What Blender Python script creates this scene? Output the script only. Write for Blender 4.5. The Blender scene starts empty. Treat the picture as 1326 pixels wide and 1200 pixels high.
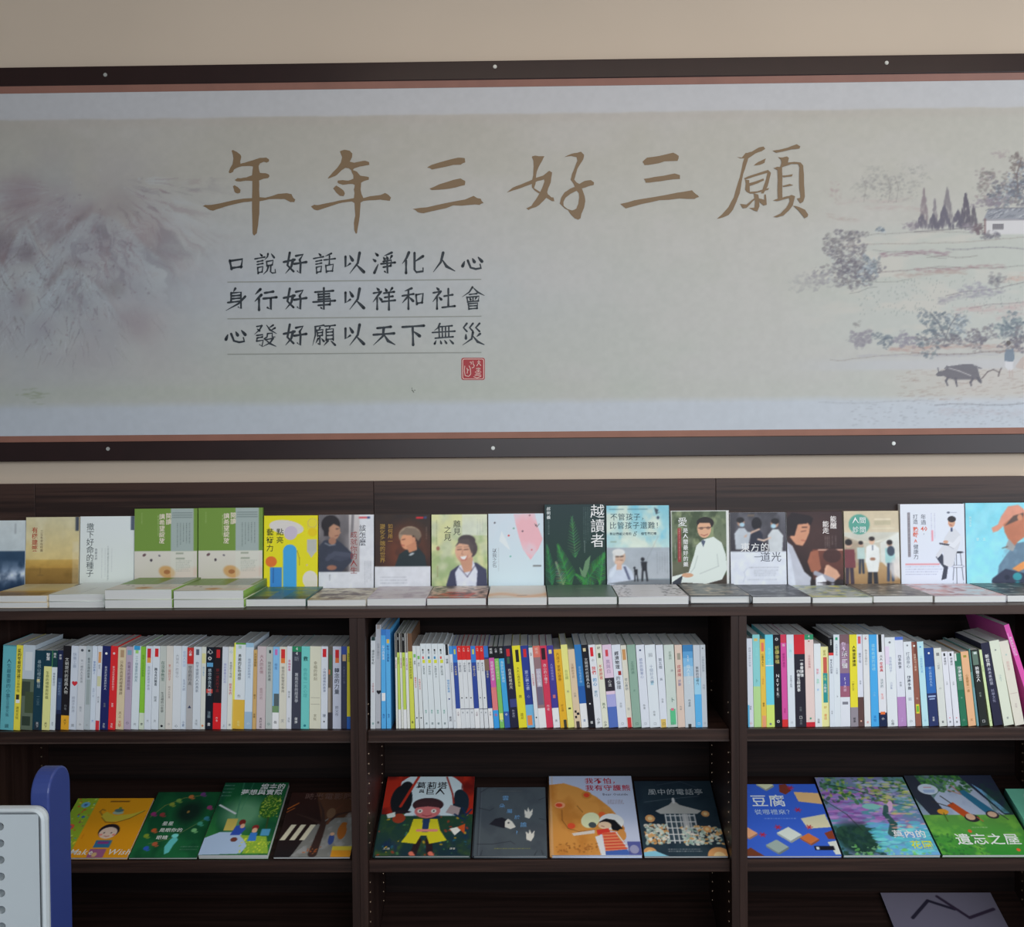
import bpy, math, random
import numpy as np
from mathutils import Matrix, Vector
SC = bpy.context.scene
COL = SC.collection

# ------------------------------------------------------------------ camera
F = 1300.0                       # focal length in pixels of a 1326 x 1200 frame
CAMP = Vector((0.0, -2.45, 1.60))
YAW, PITCH, ROLL = 0.0146, -0.0204, -0.0084
RM = Matrix.Rotation(YAW, 3, 'Z') @ Matrix.Rotation(math.pi/2 + PITCH, 3, 'X') @ Matrix.Rotation(ROLL, 3, 'Z')
cam = bpy.data.objects.new('camera', bpy.data.cameras.new('camera'))
COL.objects.link(cam)
cam.matrix_world = Matrix.Translation(CAMP) @ RM.to_4x4()
cam.data.sensor_width = 36.0
cam.data.lens = F / 1326.0 * 36.0
cam.data.clip_start = 0.05
SC.camera = cam

def U(px, py, Y):                # where the sight line through a pixel meets the upright plane Y
    d = RM @ Vector(((px - 663.0)/F, (600.0 - py)/F, -1.0))
    return CAMP + d * ((Y - CAMP.y) / d.y)

# ------------------------------------------------------------------ light
world = bpy.data.worlds.new('world'); SC.world = world; world.use_nodes = True
world.node_tree.nodes['Background'].inputs[0].default_value = (0.80, 0.90, 1.0, 1)
world.node_tree.nodes['Background'].inputs[1].default_value = 0.15
def area(name, loc, target, sx, sy, power, col):
    l = bpy.data.lights.new(name, 'AREA'); l.shape = 'RECTANGLE'; l.size = sx; l.size_y = sy
    l.energy = power; l.color = col
    o = bpy.data.objects.new(name, l); COL.objects.link(o)
    o.location = loc
    o.rotation_euler = (Vector(target) - Vector(loc)).to_track_quat('-Z', 'Y').to_euler()
    return o
area('window_light_right', (3.15, -2.2, 1.85), (0.3, 0.2, 1.45), 2.6, 1.7, 52, (0.84, 0.92, 1.0))
area('window_light_rear', (0.6, -5.0, 2.25), (0.0, 0.2, 1.5), 3.4, 1.3, 84, (0.86, 0.93, 1.0))
area('ceiling_light', (0.6, -0.9, 2.95), (0.6, -0.9, 0.0), 2.4, 0.5, 9, (1.0, 0.80, 0.60))
SC.view_settings.view_transform = 'Standard'
SC.view_settings.look = 'None'
SC.view_settings.gamma = 1.0
SC.view_settings.exposure = 0.22
SC.view_settings.use_curve_mapping = False
SC.cycles.max_bounces = 6

# ------------------------------------------------------------------ materials
GAIN = 1.28
def lin(c):
    c = np.asarray(c, dtype=float)/255.0
    return np.where(c <= 0.04045, c/12.92, ((c+0.055)/1.055)**2.4)
def mat(name, rgb, rough=0.5, spec=0.5, metal=0.0, noise=None):
    m = bpy.data.materials.new(name); m.use_nodes = True
    nt = m.node_tree; b = nt.nodes['Principled BSDF']
    c = tuple(lin(rgb)) + (1,)
    b.inputs['Base Color'].default_value = c
    b.inputs['Roughness'].default_value = rough
    b.inputs['Specular IOR Level'].default_value = spec
    b.inputs['Metallic'].default_value = metal
    if noise:
        sc, amt, bump = noise
        tc = nt.nodes.new('ShaderNodeTexCoord'); n = nt.nodes.new('ShaderNodeTexNoise')
        n.inputs['Scale'].default_value = sc; n.inputs['Detail'].default_value = 6
        nt.links.new(tc.outputs['Object'], n.inputs['Vector'])
        r = nt.nodes.new('ShaderNodeValToRGB')
        r.color_ramp.elements[0].position = 0.3; r.color_ramp.elements[1].position = 0.7
        r.color_ramp.elements[0].color = tuple(x*(1-amt) for x in c[:3]) + (1,)
        r.color_ramp.elements[1].color = tuple(min(1, x*(1+amt)) for x in c[:3]) + (1,)
        nt.links.new(n.outputs['Fac'], r.inputs['Fac']); nt.links.new(r.outputs['Color'], b.inputs['Base Color'])
        if bump:
            bp = nt.nodes.new('ShaderNodeBump'); bp.inputs['Strength'].default_value = bump; bp.inputs['Distance'].default_value = 0.002
            nt.links.new(n.outputs['Fac'], bp.inputs['Height']); nt.links.new(bp.outputs['Normal'], b.inputs['Normal'])
    return m
def wood(name, dark, light, axis, rough=0.42, spec=0.35):
    m = bpy.data.materials.new(name); m.use_nodes = True
    nt = m.node_tree; b = nt.nodes['Principled BSDF']
    tc = nt.nodes.new('ShaderNodeTexCoord'); mp = nt.nodes.new('ShaderNodeMapping')
    s = [90.0, 90.0, 90.0]; s['XYZ'.index(axis)] = 2.2
    mp.inputs['Scale'].default_value = s
    n = nt.nodes.new('ShaderNodeTexNoise'); n.inputs['Scale'].default_value = 1.0; n.inputs['Detail'].default_value = 5; n.inputs['Roughness'].default_value = 0.6
    n2 = nt.nodes.new('ShaderNodeTexNoise'); n2.inputs['Scale'].default_value = 0.25; n2.inputs['Detail'].default_value = 3
    mx = nt.nodes.new('ShaderNodeMath'); mx.operation = 'ADD'
    r = nt.nodes.new('ShaderNodeValToRGB')
    r.color_ramp.elements[0].position = 0.75; r.color_ramp.elements[1].position = 1.25 if False else 1.0
    h = nt.nodes.new('ShaderNodeMath'); h.operation = 'MULTIPLY'; h.inputs[1].default_value = 0.87
    r.color_ramp.elements[0].color = tuple(lin(dark)) + (1,); r.color_ramp.elements[1].color = tuple(lin(light)) + (1,)
    L = nt.links.new
    L(tc.outputs['Object'], mp.inputs['Vector']); L(mp.outputs['Vector'], n.inputs['Vector']); L(mp.outputs['Vector'], n2.inputs['Vector'])
    L(n.outputs['Fac'], mx.inputs[0]); L(n2.outputs['Fac'], mx.inputs[1]); L(mx.outputs[0], h.inputs[0]); L(h.outputs[0], r.inputs['Fac'])
    L(r.outputs['Color'], b.inputs['Base Color'])
    bp = nt.nodes.new('ShaderNodeBump'); bp.inputs['Strength'].default_value = 0.12; bp.inputs['Distance'].default_value = 0.001
    L(n.outputs['Fac'], bp.inputs['Height']); L(bp.outputs['Normal'], b.inputs['Normal'])
    b.inputs['Roughness'].default_value = rough; b.inputs['Specular IOR Level'].default_value = spec
    return m
def printmat(name, rough, spec, coat=0.0):
    m = bpy.data.materials.new(name); m.use_nodes = True
    nt = m.node_tree; b = nt.nodes['Principled BSDF']
    a = nt.nodes.new('ShaderNodeAttribute'); a.attribute_name = 'Col'
    nt.links.new(a.outputs['Color'], b.inputs['Base Color'])
    b.inputs['Roughness'].default_value = rough; b.inputs['Specular IOR Level'].default_value = spec
    b.inputs['Coat Weight'].default_value = coat; b.inputs['Coat Roughness'].default_value = 0.25
    return m
M_PRINT = printmat('printed_card', 0.38, 0.22)
M_MURAL = printmat('printed_mural', 0.48, 0.35)
M_WALL = mat('painted_wall', (203, 185, 166), 0.85, 0.2, noise=(3.0, 0.02, 0.05))
M_FLOOR = mat('floor_tile', (120, 112, 104), 0.6, noise=(6, .1, 0))
M_CEIL = mat('ceiling_paint', (205, 200, 192), 0.9, noise=(5, .02, 0))
M_WOODX = wood('walnut_laminate_along', (40, 25, 21), (66, 46, 39), 'X')
M_WOODZ = wood('walnut_laminate_upright', (40, 25, 21), (54, 37, 32), 'Z')
M_WOODY = wood('walnut_laminate_deep', (38, 24, 20), (58, 40, 34), 'Y')
M_BACK = wood('walnut_back_shade_darkened', (20, 13, 12), (34, 23, 20), 'X', 0.6, 0.12)  # walnut darkened in its colour to stand in for shade inside the cases
M_DECK = wood('walnut_deck_shade_darkened', (30, 19, 16), (46, 31, 27), 'X', 0.55, 0.2)  # sloping shelves: interior shade put into a darker walnut colour
M_EDGE = mat('edge_banding', (60, 44, 38), 0.5, noise=(30, .1, 0))
M_FRAME = mat('dark_frame_lacquer', (38, 20, 19), 0.34, 0.4, noise=(20, .1, 0))
M_LINER = mat('brown_frame_liner', (142, 98, 84), 0.5, noise=(20, .06, 0))
M_STEEL = mat('screw_steel', (190, 190, 185), 0.5, metal=0.8)
M_HOLE = mat('peg_sleeve_metal', (190, 165, 140), 0.3, metal=0.9)
M_WHITE = mat('white_plastic', (196, 204, 208), 0.45, noise=(8, .02, 0))
M_BLUE = mat('blue_plastic', (50, 66, 130), 0.38, noise=(8, .04, 0))
M_RUB = mat('black_rubber', (30, 30, 32), 0.6)
def pagemat():
    m = mat('paper_pages', (222, 222, 218), 0.8, 0.2)
    nt = m.node_tree; b = nt.nodes['Principled BSDF']
    tc = nt.nodes.new('ShaderNodeTexCoord'); mp = nt.nodes.new('ShaderNodeMapping'); mp.inputs['Scale'].default_value = (3, 3500, 3)
    n = nt.nodes.new('ShaderNodeTexNoise'); n.inputs['Scale'].default_value = 1; n.inputs['Detail'].default_value = 2
    r = nt.nodes.new('ShaderNodeValToRGB'); r.color_ramp.elements[0].color = tuple(lin((205, 205, 202)))+(1,); r.color_ramp.elements[1].color = tuple(lin((236, 236, 234)))+(1,)
    nt.links.new(tc.outputs['Object'], mp.inputs['Vector']); nt.links.new(mp.outputs['Vector'], n.inputs['Vector']); nt.links.new(n.outputs['Fac'], r.inputs['Fac']); nt.links.new(r.outputs['Color'], b.inputs['Base Color'])
    return m
M_PAGE = pagemat()

# ------------------------------------------------------------------ mesh helpers
class MB:
    """collects polygons (optionally coloured) and links them as one mesh object"""
    def __init__(s): s.v = []; s.f = []; s.c = []
    def quad(s, pts, c=(1, 1, 1)): s.poly(pts, c)
    def poly(s, pts, c=(1, 1, 1)):
        k = len(s.v); s.v += [tuple(p) for p in pts]; s.f.append(tuple(range(k, k+len(pts)))); s.c.append(c)
    def box(s, x0, x1, y0, y1, z0, z1, c=(1, 1, 1), M=None):
        P = [(x0, y0, z0), (x1, y0, z0), (x1, y1, z0), (x0, y1, z0), (x0, y0, z1), (x1, y0, z1), (x1, y1, z1), (x0, y1, z1)]
        if M is not None: P = [tuple(M @ Vector(p)) for p in P]
        k = len(s.v); s.v += P
        for f in ((0, 1, 5, 4), (1, 2, 6, 5), (2, 3, 7, 6), (3, 0, 4, 7), (4, 5, 6, 7), (3, 2, 1, 0)):
            s.f.append(tuple(k+i for i in f)); s.c.append(c)
    def prism(s, prof, a0, a1, fn, c=(1, 1, 1)):
        """profile points swept from a0 to a1; fn(u,v,a) -> point"""
        n = len(prof); k = len(s.v)
        s.v += [fn(u, v, a0) for u, v in prof] + [fn(u, v, a1) for u, v in prof]
        for i in range(n):
            j = (i+1) % n; s.f.append((k+i, k+j, k+n+j, k+n+i)); s.c.append(c)
        s.f.append(tuple(k+i for i in range(n))[::-1]); s.f.append(tuple(k+n+i for i in range(n))); s.c += [c, c]
    def build(s, name, m, parent=None, bevel=0.0):
        me = bpy.data.meshes.new(name); me.from_pydata(s.v, [], s.f)
        at = me.color_attributes.new('Col', 'FLOAT_COLOR', 'CORNER')
        n = np.array([len(f) for f in s.f]); cc = np.repeat(np.array(s.c, dtype=np.float32), n, axis=0)
        at.data.foreach_set('color', np.hstack([cc, np.ones((len(cc), 1), np.float32)]).ravel())
        me.materials.append(m); me.update()
        o = bpy.data.objects.new(name, me); COL.objects.link(o); o.parent = parent
        if bevel:
            b = o.modifiers.new('bevel', 'BEVEL'); b.width = bevel; b.segments = 2; b.limit_method = 'ANGLE'
        return o
def rgb(c, g=None):
    return tuple(np.clip(lin(c)*(GAIN if g is None else g), 0, 0.9))
def empty(name, loc=(0, 0, 0), rot=None):
    o = bpy.data.objects.new(name, None); COL.objects.link(o); o.location = loc; o.empty_display_size = 0.05
    if rot: o.rotation_euler = rot
    return o
def tag(o, label, cat, group=None):
    o['label'] = label; o['category'] = cat
    if group: o['group'] = group
    return o
def struct(o): o['kind'] = 'structure'; return o
def gridmesh(img, P00, P10, P01):
    """numpy image (h,w,3 linear) laid on a flat grid of vertices: returns verts, faces, colours"""
    h, w, _ = img.shape
    P00, P10, P01 = map(np.array, (P00, P10, P01))
    u = np.linspace(0, 1, w)[None, :, None]; v = np.linspace(0, 1, h)[:, None, None]
    V = P00 + u*(P10-P00) + v*(P01-P00)
    i = np.arange(h*w).reshape(h, w)
    Fq = np.stack([i[1:, :-1], i[1:, 1:], i[:-1, 1:], i[:-1, :-1]], -1).reshape(-1, 4)
    return V.reshape(-1, 3), Fq, img.reshape(-1, 3)
def build_mixed(name, mb, grid, m, parent=None):
    """an MB plus a painted grid in one mesh, colours per corner"""
    gv, gf, gc = grid
    n0 = len(mb.v)
    v = np.vstack([np.array(mb.v, float).reshape(-1, 3), gv])
    lens = np.array([len(f) for f in mb.f] + [4]*len(gf), dtype=np.int32)
    li = np.concatenate([np.array([i for f in mb.f for i in f], dtype=np.int32), (gf+n0).ravel().astype(np.int32)])
    cs = np.repeat(np.array(mb.c, dtype=np.float32).reshape(-1, 3), [len(f) for f in mb.f], axis=0) if mb.f else np.zeros((0, 3), np.float32)
    cc = np.vstack([cs, gc[gf.ravel()].astype(np.float32)])
    me = bpy.data.meshes.new(name)
    me.vertices.add(len(v)); me.vertices.foreach_set('co', v.astype(np.float32).ravel())
    me.loops.add(len(li)); me.loops.foreach_set('vertex_index', li)
    me.polygons.add(len(lens)); me.polygons.foreach_set('loop_start', np.concatenate([[0], np.cumsum(lens)[:-1]]).astype(np.int32))
    me.polygons.foreach_set('loop_total', lens)
    me.update(calc_edges=True)
    at = me.color_attributes.new('Col', 'FLOAT_COLOR', 'CORNER')
    at.data.foreach_set('color', np.hstack([cc, np.ones((len(cc), 1), np.float32)]).ravel())
    me.materials.append(m)
    o = bpy.data.objects.new(name, me); COL.objects.link(o); o.parent = parent
    return o

# ------------------------------------------------------------------ glyphs (Blender's own built-in font)
_gl = {}
def glyph(ch, bold=0.0):
    k = (ch, bold)
    if k not in _gl:
        cu = bpy.data.curves.new('glyph', 'FONT'); cu.body = ch; cu.resolution_u = 1; cu.offset = bold
        ob = bpy.data.objects.new('glyph', cu); me = bpy.data.meshes.new_from_object(ob)
        v = [(a.co.x, a.co.y) for a in me.vertices]; f = [tuple(p.vertices) for p in me.polygons]
        adv = 1.0 if ord(ch) > 0x2000 else (max([a[0] for a in v])+0.06 if v else 0.3)
        _gl[k] = (v, f, adv)
        bpy.data.meshes.remove(me); bpy.data.objects.remove(ob); bpy.data.curves.remove(cu)
    return _gl[k]
def put_glyph(mb, ch, fn, cx, cy, sx, sy, c, bold=0.0, shear=0.0):
    """fn(u,v) -> 3d point; glyph centred on cx,cy, em sizes sx,sy, v up"""
    v, f, adv = glyph(ch, bold)
    w = 0.5 if ord(ch) > 0x2000 else adv/2
    k = len(mb.v)
    mb.v += [tuple(fn(cx+(x-w)*sx + shear*(y-0.36)*sy, cy+(y-0.36)*sy)) for x, y in v]
    mb.f += [tuple(k+i for i in q) for q in f]; mb.c += [c]*len(f)
def vtext(mb, s, fn, cx, ytop, size, c, pitch=1.08, bold=0.0, sx=1.0):
    y = ytop - size*0.5
    for ch in s:
        if ch != ' ': put_glyph(mb, ch, fn, cx, y, size*sx, size, c, bold)
        y -= size*pitch*(1 if ch != ' ' else 0.6)
def htext(mb, s, fn, x0, cy, size, c, pitch=1.04, bold=0.0, sx=1.0, shear=0.0):
    x = x0
    for ch in s:
        a = glyph(ch, bold)[2]
        if ch != ' ': put_glyph(mb, ch, fn, x+a*size*sx/2, cy, size*sx, size, c, bold, shear)
        x += a*size*sx*(pitch if a == 1.0 else 1.0)

# ------------------------------------------------------------------ painter
class Pt:
    """a small raster in unit coordinates (x right 0..1, y down 0..1), painted by shapes"""
    def __init__(s, w, h, c, asp=1.0):
        s.w, s.h, s.asp = w, h, asp     # asp = real height / real width
        s.a = np.ones((h, w, 3))*np.array(c, float)
        s.X, s.Y = np.meshgrid((np.arange(w)+.5)/w, (np.arange(h)+.5)/h)
        s.rs = np.random.RandomState(7)
    def _mix(s, sl, m, c):
        m = m[..., None]; s.a[sl] = s.a[sl]*(1-m)+np.array(c, float)*m
    def _win(s, x0, y0, x1, y1):
        i0 = max(0, int(x0*s.w)-2); i1 = min(s.w, int(x1*s.w)+3); j0 = max(0, int(y0*s.h)-2); j1 = min(s.h, int(y1*s.h)+3)
        return (slice(j0, j1), slice(i0, i1)) if i1 > i0 and j1 > j0 else None
    def rect(s, x0, y0, x1, y1, c, a=1.0):
        sl = s._win(x0, y0, x1, y1)
        if sl is None: return
        X, Y = s.X[sl], s.Y[sl]
        m = np.clip((X-x0)*s.w+.5, 0, 1)*np.clip((x1-X)*s.w+.5, 0, 1)*np.clip((Y-y0)*s.h+.5, 0, 1)*np.clip((y1-Y)*s.h+.5, 0, 1)
        s._mix(sl, m*a, c)
    def ell(s, cx, cy, rx, ry, c, a=1.0, rot=0.0, soft=0.0):
        r = max(rx, ry*s.asp, rx/s.asp, ry)*1.05*(1+soft*1.5)
        sl = s._win(cx-r, cy-r, cx+r, cy+r)
        if sl is None: return
        X, Y = s.X[sl]-cx, (s.Y[sl]-cy)*s.asp; cr, sr = math.cos(rot), math.sin(rot)
        u = (X*cr+Y*sr)/rx; v = (-X*sr+Y*cr)/(ry*s.asp)
        d = np.sqrt(u*u+v*v)
        e = max(soft, 0.7/(min(rx*s.w, ry*s.h)+1e-6))
        s._mix(sl, np.clip((1-d)/e+.5, 0, 1)*a, c)
    def poly(s, pts, c, a=1.0):
        p = np.array(pts, float); x0, y0 = p.min(0); x1, y1 = p.max(0)
        sl = s._win(x0, y0, x1, y1)
        if sl is None: return
        X, Y = s.X[sl], s.Y[sl]; acc = np.zeros(X.shape)
        for ox, oy in ((-.25, -.25), (.25, -.25), (-.25, .25), (.25, .25)):
            XX, YY = X+ox/s.w, Y+oy/s.h; ins = np.zeros(X.shape, bool)
            for i in range(len(p)):
                xa, ya = p[i]; xb, yb = p[i-1]
                if ya == yb: continue
                ins ^= ((ya > YY) != (yb > YY)) & (XX < (xb-xa)*(YY-ya)/(yb-ya)+xa)
            acc += ins
        s._mix(sl, acc/4*a, c)
    def line(s, pts, w, c, a=1.0, w1=None):
        n = len(pts)-1
        for i in range(n):
            wa = w if w1 is None else w+(w1-w)*i/max(1, n); wb = w if w1 is None else w+(w1-w)*(i+1)/max(1, n)
            (xa, ya), (xb, yb) = pts[i], pts[i+1]; r = max(wa, wb)
            sl = s._win(min(xa, xb)-r, min(ya, yb)-r, max(xa, xb)+r, max(ya, yb)+r)
            if sl is None: continue
            X, Y = s.X[sl]-xa, (s.Y[sl]-ya)*s.asp; dx, dy = xb-xa, (yb-ya)*s.asp; L = dx*dx+dy*dy+1e-12
            t = np.clip((X*dx+Y*dy)/L, 0, 1); d = np.hypot(X-t*dx, Y-t*dy)
            s._mix(sl, np.clip(((wa+(wb-wa)*t)/2-d)*s.w+.5, 0, 1)*a, c)
    def vgrad(s, y0, y1, c0, c1, x0=0, x1=1, a=1.0):
        sl = s._win(x0, y0, x1, y1)
        Y = s.Y[sl]; t = np.clip((Y-y0)/(y1-y0), 0, 1)[..., None]
        m = (np.clip((s.X[sl]-x0)*s.w+.5, 0, 1)*np.clip((x1-s.X[sl])*s.w+.5, 0, 1)*np.clip((Y-y0)*s.h+.5, 0, 1)*np.clip((y1-Y)*s.h+.5, 0, 1))[..., None]*a
        s.a[sl] = s.a[sl]*(1-m)+(np.array(c0)*(1-t)+np.array(c1)*t)*m
    def noise(s, sx, sy=None, oct=4, seed=0):
        rs = np.random.RandomState(seed); sy = sy or sx; out = np.zeros((s.h, s.w)); amp = 1; tot = 0
        for o in range(oct):
            nx, ny = int(sx*2**o)+2, int(sy*2**o)+2; g = rs.rand(ny, nx)
            x = s.X[0]*(nx-1.001); y = s.Y[:, 0]*(ny-1.001); xi = x.astype(int); yi = y.astype(int)
            fx = x-xi; fy = y-yi; fx = fx*fx*(3-2*fx); fy = fy*fy*(3-2*fy)
            A = g[yi][:, xi]; B = g[yi][:, np.minimum(xi+1, nx-1)]; C = g[np.minimum(yi+1, ny-1)][:, xi]; D = g[np.minimum(yi+1, ny-1)][:, np.minimum(xi+1, nx-1)]
            out += amp*((A*(1-fx)+B*fx)*(1-fy[:, None])+(C*(1-fx)+D*fx)*fy[:, None]); tot += amp; amp *= .55
        return out/tot
    def blend(s, m, c): s.a = s.a*(1-m[..., None])+np.array(c, float)*m[..., None]
    def dabs(s, n, x0, y0, x1, y1, cols, r0, r1, a=0.8, rot=None, sq=0.6):
        for i in range(n):
            x = s.rs.uniform(x0, x1); y = s.rs.uniform(y0, y1); r = s.rs.uniform(r0, r1)
            s.ell(x, y, r, r*sq/s.asp, cols[s.rs.randint(len(cols))], a, s.rs.uniform(0, 3.14) if rot is None else rot)
    def lintext(s, x0, y0, x1, y1, n, c, a=0.7, vert=True):
        """rows or columns of print too small to read"""
        for i in range(n):
            if vert:
                x = x0+(x1-x0)*(i+.5)/n; e = y1-(y1-y0)*s.rs.uniform(0, .25); y = y0
                while y < e:
                    l = s.rs.uniform(.008, .02); s.rect(x-.006, y, x+.006, y+l, c, a*s.rs.uniform(.5, 1)); y += l+.008
            else:
                y = y0+(y1-y0)*(i+.5)/n; e = x1-(x1-x0)*s.rs.uniform(0, .15); x = x0
                while x < e:
                    l = s.rs.uniform(.012, .03); s.rect(x, y-.005, x+l, y+.005, c, a*s.rs.uniform(.5, 1)); x += l+.008
    def out(s, g=None): return np.clip(lin(s.a)*(GAIN if g is None else g), 0, 0.9)
# ------------------------------------------------------------------ room shell
def slab(name, x0, x1, y0, y1, z0, z1, m, parent=None, bevel=0.0):
    b = MB(); b.box(x0, x1, y0, y1, z0, z1); return b.build(name, m, parent, bevel)
YW = 0.312                                   # wall face
struct(slab('wall_back', -3.2, 3.2, YW, YW+0.12, 0, 3.0, M_WALL))
struct(slab('floor', -3.2, 3.2, -5.4, YW, -0.05, 0, M_FLOOR))
struct(slab('ceiling', -3.2, 3.2, -5.4, YW+0.12, 3.0, 3.05, M_CEIL))

# ------------------------------------------------------------------ framed mural
ZT, ZB = 2.632, 1.5605                       # outer edges of the frame
XL, XR = -1.80, 1.80
mural = empty('framed_mural', (0, YW, ZB))
tag(mural, 'long dark-framed landscape mural with golden brush calligraphy above the bookcases', 'mural')
MI = Matrix.Translation((0, -YW, -ZB))
def loc(p): return (p[0], p[1]-YW, p[2]-ZB)
YF, YC = 0.280, 0.292
def rail(name, z0, z1, x0, x1):
    b = MB(); b.box(x0, x1, YF-YW, -0.0005, z0-ZB, z1-ZB); return b.build(name, M_FRAME, mural, 0.002)
rail('frame_rail', ZT-0.050, ZT, XL, XR); rail('frame_rail', ZB, ZB+0.053, XL, XR)
rail('frame_stile', ZB+0.053, ZT-0.050, XL, XL+0.05); rail('frame_stile', ZB+0.053, ZT-0.050, XR-0.05, XR)
def liner(zo, zi):
    s = 1 if zi > zo else -1
    b = MB(); prof = [(YF+0.004-YW, zo-ZB), (YC-0.001-YW, zi-ZB), (YC+0.006-YW, zi-ZB), (YC+0.006-YW, zo-ZB)]
    b.prism(prof, XL+0.05, XR-0.05, lambda u, v, a: (a, u, v)); return b.build('liner_rail', M_LINER, mural)
liner(ZT-0.050, ZT-0.067); liner(ZB+0.053, ZB+0.070)
for px, py in ((136.5, 97), (641, 86.5), (1148, 81.5), (140, 581), (638.5, 580), (1157, 574)):
    p = U(px, py, YF)
    b = MB(); n = 14; R = 0.0052
    ring = [(R*math.cos(2*math.pi*i/n), R*math.sin(2*math.pi*i/n)) for i in range(n)]
    b.prism(ring, 0.0, -0.0018, lambda u, v, a: (u, a, v)); b.prism([(u*.7, v*.7) for u, v in ring], -0.0018, -0.003, lambda u, v, a: (u, a, v))
    o = b.build('frame_screw', M_STEEL, mural); o.location = loc((p.x, YF, p.z))
    o['label'] = 'small steel screw'

# the painted canvas: a raster in photo-like pixel units laid on the plane YC
MS = 474.0
cx0, cx1, cz0, cz1 = XL+0.05, XR-0.05, ZB+0.068, ZT-0.065
gx0, gx1 = -1.50, 1.47                       # painted finely here, plain beyond
STEP = 1.28
mw, mh = int((gx1-gx0)*MS/STEP), int((cz1-cz0)*MS/STEP)
mp = Pt(mw, mh, (178, 183, 180), (cz1-cz0)/(gx1-gx0))
def mc(px, py):                              # pixel -> unit coordinates on the canvas
    p = U(px, py, YC); return ((p.x-gx0)/(gx1-gx0), (cz1-p.z)/(cz1-cz0))
def mcs(pts, ox=0, oy=0, k=1.0): return [mc(ox+x/k, oy+y/k) for x, y in pts]
LX = 1.0/(mw*STEP)                           # one photo pixel in unit x
LY = 1.0/(mh*STEP)
nz = mp.noise(6, 3, 5, 3); nz2 = mp.noise(40, 14, 4, 5); fib = mp.noise(200, 70, 2, 9)
X, Y = mp.X, mp.Y
mp.vgrad(0, 1, (184, 176, 162), (186, 192, 186))
mp.blend(np.clip((Y-.25)/.3, 0, 1)*np.clip((.8-Y)/.2, 0, 1)*.75*np.exp(-((X-.30)/.26)**2), (182, 190, 202))  # bluish window reflection painted into the canvas colour
mp.blend(np.clip((X-.45)/.5, 0, 1)*.5, (192, 190, 178))
mp.blend(np.clip(nz*2.4-1.1, 0, .35), (196, 190, 188))
# paper borders above and below
yb0, yb1 = mc(660, 148)[1], mc(660, 519)[1]
wob = (mp.noise(60, 2, 3, 11)-.5)*.006
bt = np.clip((yb0+wob-Y)/.006+.5, 0, 1); bb = np.clip((Y-yb1-wob)/.02+.5, 0, 1)
mp.blend(bt*.85, (194, 194, 200)); mp.blend(bb*.8, (190, 200, 216))
mp.blend(np.exp(-((Y-yb0-.012)/.012)**2)*.35, (186, 172, 162))
mp.blend(np.exp(-((Y-yb1+.035)/.03)**2)*.35*np.clip(1.1-X*1.2, 0, 1), (178, 190, 160))
mp.a *= (1+(fib[..., None]-.5)*.035)
# ---- the misty mountain at the left
def ridge_layer(pts, c, a, foot=.95):
    xs = [p[0] for p in pts]; ys = [p[1] for p in pts]
    top = np.interp(X[0], xs, ys); return top
def mist(px0, px1, py0, py1, soft=30):
    a0, b0 = mc(px0, py0); a1, b1 = mc(px1, py1); sx, sy = soft*LX, soft*LY
    return np.clip((X-a0)/sx+.5, 0, 1)*np.clip((a1-X)/sx+.5, 0, 1)*np.clip((Y-b0)/sy+.5, 0, 1)*np.clip((b1-Y)/sy+.5, 0, 1)
mcx, mcy = mc(60, 350)
rad = np.exp(-(((X-mcx)/(185*LX))**2+((Y-mcy)/(135*LY))**2)**1.5)
mp.blend(rad*.55*np.clip(nz2*2-.3, 0, 1), (150, 150, 166))
mp.blend(rad*.45*np.clip(mp.noise(14, 8, 4, 21)*2.6-1.0, 0, 1), (162, 136, 146))
peaks = [((128, 275), 165, 240, .75), ((32, 291), 60, 200, .8), ((95, 345), 95, 170, .7), ((-8, 330), 50, 160, .7)]
for (pxy, wd, ht, st) in peaks:
    ux, uy = mc(*pxy); pts = []
    for i in range(-20, 21):
        t = i/20; pts.append((ux+t*wd*LX, uy+((math.sqrt(t*t+.02)-.1414)*ht*.62*(1+.25*abs(t))+mp.rs.uniform(-2.5, 2.5))*LY))
    top = np.interp(X[0], [p[0] for p in pts], [p[1] for p in pts], left=9, right=9)
    d = (Y-top[None, :])/LY
    uu = np.abs(X-ux)/(wd*LX)
    mp.blend(np.clip(d/4, 0, 1)*np.exp(-np.clip(d, 0, None)/70)*.62*st*np.clip((1-uu)*1.6, 0, 1), (176, 190, 198))
    mp.blend(np.exp(-((d+4)/8)**2)*.5*st*np.clip(nz2*3-.9, 0, 1)*np.clip((.72-uu)*2.4, 0, 1), (136, 114, 116))
mrs = np.random.RandomState(5)
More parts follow.
